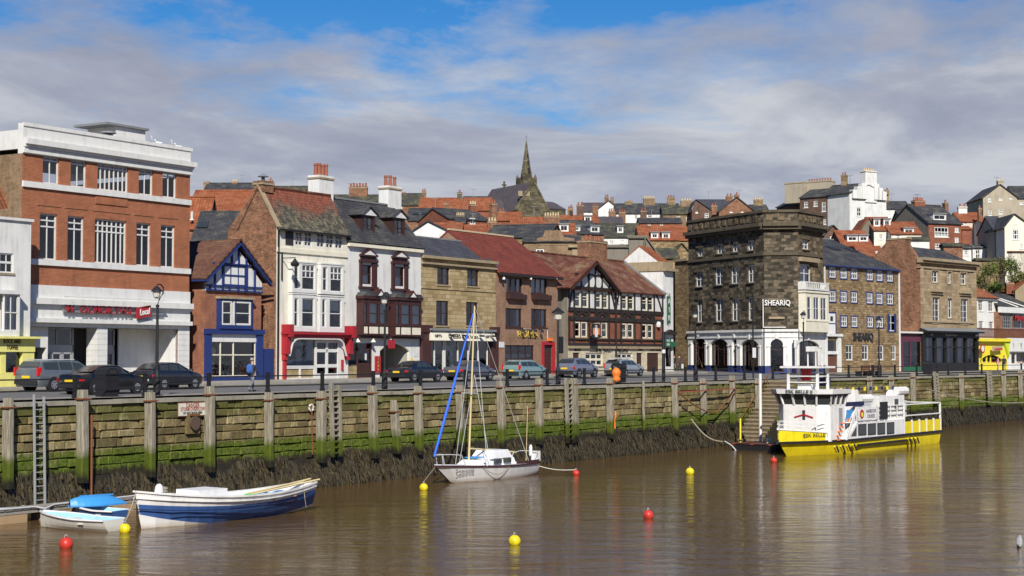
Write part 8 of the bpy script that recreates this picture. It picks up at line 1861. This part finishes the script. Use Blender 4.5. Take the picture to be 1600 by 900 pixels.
H('slate house with white dormers above the inn chimney', c7, 1010, 1195, 572, 506, 218, 'brick_old', S, dm=[(1040, 538, 1062, 558), (1128, 538, 1166, 565)], D1=220)
H('red roofed house with a broad white dormer left of the inn chimney', c7, 945, 1040, 575, 520, 210, 'brick_bright', PT, dm=[(958, 528, 998, 560)])
H('white gabled house on the skyline right of the church', c7, 1165, 1275, 440, 398, 305, 'white_wall', S, gable=9, wn=[(1190, 452, 1200, 475)], ch=[(1210, 375, 20, 2), (1240, 388, 18, 2)])
H('slate roofed wing left of the white gabled skyline house', c7, 1080, 1205, 452, 408, 306, 'white_wall', SP, wn=[(1110, 456, 1120, 470)])
H('long white terrace with slate roof on the skyline', c7, 1262, 1610, 462, 412, 300, 'white_wall', S, wn=[(1292, 466, 1306, 486), (1360, 472, 1378, 496), (1432, 472, 1456, 500), (1570, 478, 1590, 502)], ch=[(1440, 382, 62, 6, 'brick_brown', 4, 'pot_cream'), (1330, 396, 40, 0, 'stone_brown'), (1560, 378, 40, 3, 'stone_brown')])
H('brick terrace with small white windows below the skyline terrace', c7, 1390, 1620, 512, 490, 282, 'brick_bright', S, wn=[(1434, 520, 1450, 540), (1500, 520, 1516, 540)], ch=[(1238, 452, 34, 3), (1294, 456, 36, 3), (1148, 424, 30, 3), (1410, 448, 34, 2, 'brick_dark')])
H('dark slate house below the white skyline house', c7, 1155, 1300, 520, 484, 262, 'brick_dark', SP)
H('white cottage with mossy brown roof and one dormer', c7, 1172, 1395, 590, 520, 226, 'white_wall', SM, dm=[(1272, 540, 1296, 566)], wn=[(1225, 612, 1250, 632), (1285, 612, 1305, 626)], dr=5)
H('orange roofed cottages with two white dormers above the grey wall', c7, 1392, 1602, 604, 534, 214, 'stone_brown', PT, dm=[(1456, 574, 1486, 598), (1516, 574, 1548, 600)], dr=5)
H('orange roofed cottage at the right of the dormered cottages', c7, 1570, 1700, 606, 545, 222, 'stone_brown', PT, dr=5)
H('big grey rendered party wall behind the inn roof', c7, 1200, 1425, 640, 638, 166, 'render_grey', 'cap', dr=.4); H('tall grey rendered stub above the inn roof', c7, 1330, 1428, 590, 588, 165.6, 'render_grey', 'cap', dr=.4); H('grey rendered lower wall sloping behind the narrow white house', c7, 1420, 1505, 725, 600, 165, 'render_grey', 'cap', gable=1.5, apex=.04)
H('moss grown roof beside the grey rendered wall', c7, 1430, 1600, 702, 655, 172, 'stone_brown', SM, dr=4)
# behind the corner building and the right row
H('brick house with slate roof above the corner building, left one', c8, 62, 160, 268, 216, 292, 'brick_dark', S, gable=8, wn=[(80, 255, 90, 275), (122, 276, 140, 298)], apex=.2)
H('slate roofed long side of the brick house above the corner building', c8, 100, 262, 266, 214, 294, 'brick_dark', SB, wn=[(122, 276, 140, 300)], ch=[(235, 196, 30, 2)])
H('brick gabled house above the corner building parapet', c8, 188, 352, 268, 205, 284, 'brick_old', S, gable=8, wn=[(238, 250, 250, 272), (290, 250, 302, 272)], ch=[(270, 190, 20, 1, 'brick_bright', .6), (165, 240, 26, 2)], apex=.5)
H('dark slate roof right of the brick gable with a stone stack', c8, 318, 420, 268, 238, 300, 'stone_brown', S, ch=[(370, 212, 40, 4, 'stone_brown', 4, 'pot_cream')])
H('mossy terrace left of the corner building skyline', c8, -70, 62, 278, 240, 296, 'brick_brown', SM, wn=[(-8, 290, 8, 310), (36, 292, 54, 312)], ch=[(36, 218, 50, 4, 'brick_brown', 4, 'pot_cream')], D1=296)
H('orange roofs left of the corner building with white dormer', c8, -60, 135, 395, 340, 232, 'stone_brown', PT, dm=[(-4, 372, 16, 394)])
H('low stone house beside the corner building wing', c8, -30, 60, 470, 420, 200, 'stone_brown', SM, gable=7)
B = H('long brown brick terrace with slate roof stepping up to the white gable', c8, 562, 792, 196, 152, 268, 'brick_dark', S, D1=262, dr=5, wn=[(582, 222, 600, 250), (626, 218, 644, 244), (664, 224, 682, 268), (700, 220, 718, 260), (750, 198, 768, 238), (728, 266, 746, 292), (670, 302, 684, 328)], ch=[(553, 134, 96, 0, 'tan_render', 4), (655, 128, 112, 9, 'tan_render', 5), (768, 100, 22, 2, 'stone_brown', 5)])
H('dark gabled back wing left of the brown brick terrace', c8, 455, 566, 240, 205, 280, 'brick_dark', S, D1=274)
B = H('white stepped gable end with a tall white chimney on the hill', c8, 792, 962, 184, 150, 260, 'white_wall', S, gable=7, D1=264, wn=[(826, 250, 846, 290)])
zb = B.z(c8(880, 184)); L = B.L
for i, (u, yy) in enumerate(((.12, 172), (.24, 156), (.36, 140), (.70, 138), (.80, 156), (.90, 172))): MB().mat('white_wall').box(L * u - L * .065, L * u + L * .065, -.4, .5, zb - 1, B.z(c8(880, yy))).build('gable_step', B.e)
x0, x1 = B.x(c8(862, 100)), B.x(c8(914, 100)); chimney(B.e, (x0 + x1) / 2, .4, zb - 1.5, B.z(c8(888, 80)), x1 - x0, 1.2, 'white_wall', 5, 'pot_cream')
H('small white house with dark hipped roof right of the stepped gable', c8, 960, 1076, 254, 222, 300, 'white_wall', S, wn=[(972, 264, 982, 278), (998, 264, 1016, 280), (1030, 272, 1044, 282)], ch=[(966, 170, 16, 1, 'stone_brown')])
H('cream cottage with orange roof and two rooflight windows', c8, 905, 1005, 352, 296, 216, 'cream_render', PT, dm=[(908, 308, 930, 334), (954, 308, 978, 334)], wn=[(928, 374, 946, 396), (926, 428, 942, 446)], side='render_grey', dr=5)
H('cream cottage wing with a wide dark dormer', c8, 985, 1125, 368, 318, 214, 'cream_render', PT, dm=[(1048, 350, 1086, 372)], wn=[(1008, 374, 1026, 394)], dr=4.5); H('grey gable end left of the cream cottage', c8, 846, 906, 352, 300, 218, 'render_grey', PT, gable=6, apex=.6)
H('red tiled cottage with two dark dormers above the brown stone roof', c8, 760, 895, 424, 358, 196, 'brick_bright', PT, dm=[(786, 384, 826, 404), (840, 384, 874, 404)], wn=[(856, 440, 866, 456)], dr=4.5); H('low brick house behind the long slate roof', c8, 850, 965, 470, 430, 188, 'brick_bright', PT, wn=[(914, 452, 926, 468)])
H('slate cottage just right of the corner building parapet', c8, 676, 756, 378, 336, 206, 'brick_dark', S, wn=[(702, 382, 726, 404)], gable=7)
H('red brick house with steep slate roof and bay windows', c8, 1158, 1310, 322, 242, 226, 'brick_bright', S, D1=228, dr=5, dm=[(1184, 284, 1236, 306)], wn=[(1186, 340, 1250, 386), (1280, 342, 1298, 364), (1280, 388, 1298, 412), (1188, 416, 1224, 444)], ch=[(1110, 218, 48, 5, 'brick_bright', 5), (1236, 228, 16, 1)], side='render_grey', wcols=4)
H('dark slate wing left of the red brick house', c8, 1040, 1165, 318, 262, 234, 'render_grey', S); H('brick lean-to right of the red brick house', c8, 1312, 1358, 345, 338, 230, 'brick_bright', PT, dr=2)
H('pink house with orange roof below the white stack', c8, 1308, 1425, 312, 274, 250, 'pink_render', PT, wn=[(1372, 322, 1386, 344), (1366, 370, 1396, 392), (1322, 320, 1334, 338)], ch=[(1314, 246, 40, 2, 'white_wall')]); H('cream house right of the pink house', c8, 1420, 1478, 322, 306, 244, 'pink_render', PT, wn=[(1428, 328, 1442, 348), (1442, 374, 1458, 402)], ch=[(1394, 252, 14, 1)])
H('grey gabled house on the skyline at the top right', c8, 1410, 1568, 204, 146, 278, 'tan_render', S, gable=10, wn=[(1434, 204, 1448, 224), (1484, 196, 1498, 216), (1532, 190, 1546, 210), (1436, 262, 1450, 288), (1484, 256, 1500, 280)], ch=[(1490, 126, 26, 2, 'tan_render', .6, 'pot_cream')])
H('dark slate roofed wing at the top right edge', c8, 1560, 1680, 206, 152, 288, 'tan_render', S, wn=[(1580, 222, 1596, 236)], ch=[(1516, 244, 34, 2, 'brick_bright')])
H('cream rendered house with curved slate gable at the right edge', c8, 1510, 1640, 342, 284, 214, 'cream_wall', S, gable=8, apex=.35, wn=[(1554, 300, 1568, 326), (1546, 352, 1576, 398), (1582, 420, 1596, 440)], wcols=3); H('grey side house left of the curved gable', c8, 1464, 1518, 356, 292, 218, 'tan_render', SB, wn=[(1484, 416, 1498, 440)])
H('long white flat roofed conservatory row', c8, 1362, 1468, 432, 424, 222, 'white_wall', S, dr=1.4, wn=[(1374, 444, 1398, 486), (1420, 446, 1434, 488), (1440, 446, 1454, 488)], wcols=2); H('small white outhouse left of the conservatory row', c8, 1308, 1356, 434, 422, 222, 'white_wall', S, dr=1.6, wn=[(1322, 446, 1342, 470)]); H('white garden wall left of the red brick house', c8, 1072, 1162, 396, 388, 196, 'white_wall', SM, dr=.8); H('dark red brick garden building at the right edge', c8, 1526, 1640, 450, 442, 214, 'brick_bright', TB, dr=1.5); H('brown brick garden wall below the red brick house', c8, 1228, 1316, 424, 416, 200, 'brick_old', SM, dr=.8)
H('rough stone terrace wall above the bushes', c8, 1380, 1540, 490, 486, 216, 'stone_brown', SM, dr=.8, cat='wall', name='terrace_wall'); H('red chimneyed outbuilding above the kiosks', cr, 626, 760, 870, 815, 204, 'sand_render', PT, gable=6, ch=[(588, 820, 50, 0, 'brick_bright', .5)])

# --- church with spire
CH = Bld('church', 'dark stone church with slate roofs and a tall slender spire', 'church', at_d(*c7(720, 452), 312), at_d(*c7(893, 446), 315.5)); L = CH.L; ze = (CH.z(c7(722, 452)) + CH.z(c7(892, 444))) / 2; ax, za = CH.fp(c7(812, 292))
shell(CH, 'stone_church', 0, L, ze - 14, ze, 16.8, top=False); MB().mat('stone_church').prism([(0, ze - .001), (L, ze - .001), (ax, za)], 0, .6).build('gable_wall', CH.e)
m = MB().mat('slate_purple_y'); m.slab([(-.3, .1, ze - .3), (ax, .1, za - .1), (ax, 17, za - .1), (-.3, 17, ze - .3)][::-1], .2); m.slab([(L + .3, .1, ze - .3), (ax, .1, za - .1), (ax, 17, za - .1), (L + .3, 17, ze - .3)], .2); m.build('nave_roof', CH.e)
for s_, px in ((-.2, 0), (L + .2, 1)): MB().mat('stone_church').bar((s_, .2, ze - .1), (ax, .2, za + .15), .7, .4).build('gable_coping', CH.e)
for q in (-.8, .8): MB().mat('stone_trim').box(ax - 2.2 + q - .5, ax - 2.2 + q + .5, -.15, -.003, CH.z(c7(788, 372)), CH.z(c7(788, 345))).build('lancet_window', CH.e)
xa0, xa1 = CH.x(c7(602, 455), 4), CH.x(c7(722, 455), 4); z0, z1 = CH.z(c7(660, 452), 4), CH.z(c7(670, 388), 8); m = MB().mat('slate_purple_x'); m.slab([(xa0, 4, z0), (xa1 + .6, 4, z0), (xa1 + .6, 9, z1), (xa0 + .6, 9, z1)], .2); m.mat('stone_church').box(xa0, xa1 + .5, 4.2, 14, z0 - 8, z0); m.prismx([(4.2, z0), (14, z0), (9, z1 - .2)], xa0 + .2, xa0 + .6); m.build('aisle', CH.e)
xa0, xa1 = CH.x(c7(872, 440), 5), CH.x(c7(990, 440), 5); z0, z1 = CH.z(c7(930, 438), 5), CH.z(c7(920, 402), 9); m = MB().mat('slate_purple_x'); m.slab([(xa0, 5, z0), (xa1, 5, z0), (xa1 - .8, 9, z1), (xa0, 9, z1)], .2); m.mat('stone_church').box(xa0, xa1, 5.2, 14, z0 - 8, z0); m.prismx([(5.2, z0), (13, z0), (9, z1 - .2)], xa1 - .5, xa1 - .1); m.build('transept', CH.e)
q = CH.fp(c7(653, 332), 16.8); MB().mat('stone_church').box(q[0] - .15, q[0] + .15, 16.6, 16.9, q[1] - 1.5, q[1] + 1.6).box(q[0] - .5, q[0] + .5, 16.6, 16.9, q[1] + .7, q[1] + 1.0).build('cross', CH.e)
ys = 9.0; sx0, sx1 = CH.x(c7(737, 300), ys), CH.x(c7(810, 290), ys); sc = (sx0 + sx1) / 2; hw = (sx1 - sx0) / 2; zt0 = CH.z(c7(774, 272), ys); ztp = CH.z(c7(775, 70), ys); m = MB().mat('stone_church').box(sc - hw, sc + hw, ys - hw, ys + hw, ze - 10, zt0); m.build('tower', CH.e)
rb = (CH.x(c7(803, 270), ys) - CH.x(c7(744, 270), ys)) / 2; m = MB().mat('stone_church').lathe([(rb * 1.05, -.5), (rb, 0), (rb * .5, (ztp - zt0) * .5), (.08, ztp - zt0)], (sc, ys, zt0), 8); m.build('spire', CH.e)
for sx in (-1, 1):
    for sy in (-1, 1): MB().mat('stone_church').lathe([(.3, 0), (.3, .3), (.0, .9)], (sc + sx * hw * .85, ys + sy * hw * .85, zt0 - .05), 6).build('pinnacle', CH.e)
for k in range(3): z_ = zt0 + (ztp - zt0) * (.12 + .22 * k); MB().mat('shop_dark').box(sc - .22 * (1 - .25 * k), sc + .22 * (1 - .25 * k), ys - rb * (1 - .12 - .22 * k) - .12, ys - rb * (.6 - .2 * k), z_, z_ + 1.1 * (1 - .2 * k)).build('lucarne', CH.e)
MB().mat('lead').bar((sc, ys, ztp), (sc, ys, ztp + 1.3), .08).bar((sc - .3, ys, ztp + .8), (sc + .3, ys, ztp + .8), .08).build('finial', CH.e)

# --- shrubs on the bank
def shrub(px, py, D, w, h, label, mat='leaf_green', n=900):
    p = at_d(px, py, D); o = thing('shrub', label, 'shrub', (p.x, p.y, p.z)); rr = random.Random(px); m = MB().mat(mat)
    cl = [(rr.uniform(-w, w), rr.uniform(-w * .5, w * .5), rr.uniform(.2, 1) * h, rr.uniform(.25, .5) * h) for _ in range(9)]
    for _ in range(n):
        x, y, z, r = rr.choice(cl); d = Vector((rr.gauss(0, 1), rr.gauss(0, 1), rr.gauss(0, 1))).normalized() * r * rr.uniform(.5, 1.05); c = Vector((x, y, z)) + d; s_ = rr.uniform(.07, .17); a = Vector((rr.gauss(0, 1), rr.gauss(0, 1), rr.gauss(0, 1))).normalized(); b = a.orthogonal().normalized()
        m.add([c - a * s_, c + b * s_ * .6, c + a * s_, c - b * s_ * .6], [(0, 1, 2, 3)])
    f = m.build('foliage', o); f['kind'] = 'stuff'
    for k in range(4): MB().mat('bark').tube([(rr.uniform(-.2, .2), 0, -1.5), (cl[k][0] * .5, cl[k][1], cl[k][2] * .5), (cl[k][0], cl[k][1], cl[k][2])], [.09, .05, .02], 5).build('stem', o)
for i, (px, py, D_, w, h, mt, lb) in enumerate(((1542, 440, 207, 1.6, 1.9, 'leaf_green', 'green shrub left of centre on the bank above the white cottage'), (1562, 436, 208, 1.8, 2.4, 'leaf_olive', 'yellowish shrub in the middle of the bank above the kiosks'), (1582, 434, 209, 1.8, 2.0, 'leaf_green', 'green shrub on the bank below the dark red garden building'), (1553, 456, 206, 1.5, 1.3, 'leaf_green', 'low dark green shrub at the foot of the bank'), (1530, 452, 207, 1.2, 1.5, 'leaf_olive', 'small olive shrub beside the Georgian roof'), (1594, 446, 207, 1.4, 1.6, 'leaf_olive', 'olive shrub at the right edge of the bank'))): shrub(px, py, D_, w, h, lb, mt)
bk_ = H('stone retaining wall of the bank above the kiosks', c0, 1526, 1640, 447, 446, 214, 'stone_brown', SM, dr=.6, cat='wall', name='retaining_wall')
sb_ = [o for o in bpy.data.objects if o.name.startswith('department_store')][0]
mw = Matrix.Translation(sb_.location) @ Matrix.Rotation(sb_.rotation_euler.z, 4, 'Z')
for px, py, lb in ((250, 220, 'gull perched on the store parapet near its right end'), (281, 226, 'gull perched at the right end of the store parapet')):
    p = on_line(px, LA, py); gull((p.x, p.y + .1, p.z - .25), lb, R(150))
print('objects', len(bpy.data.objects))
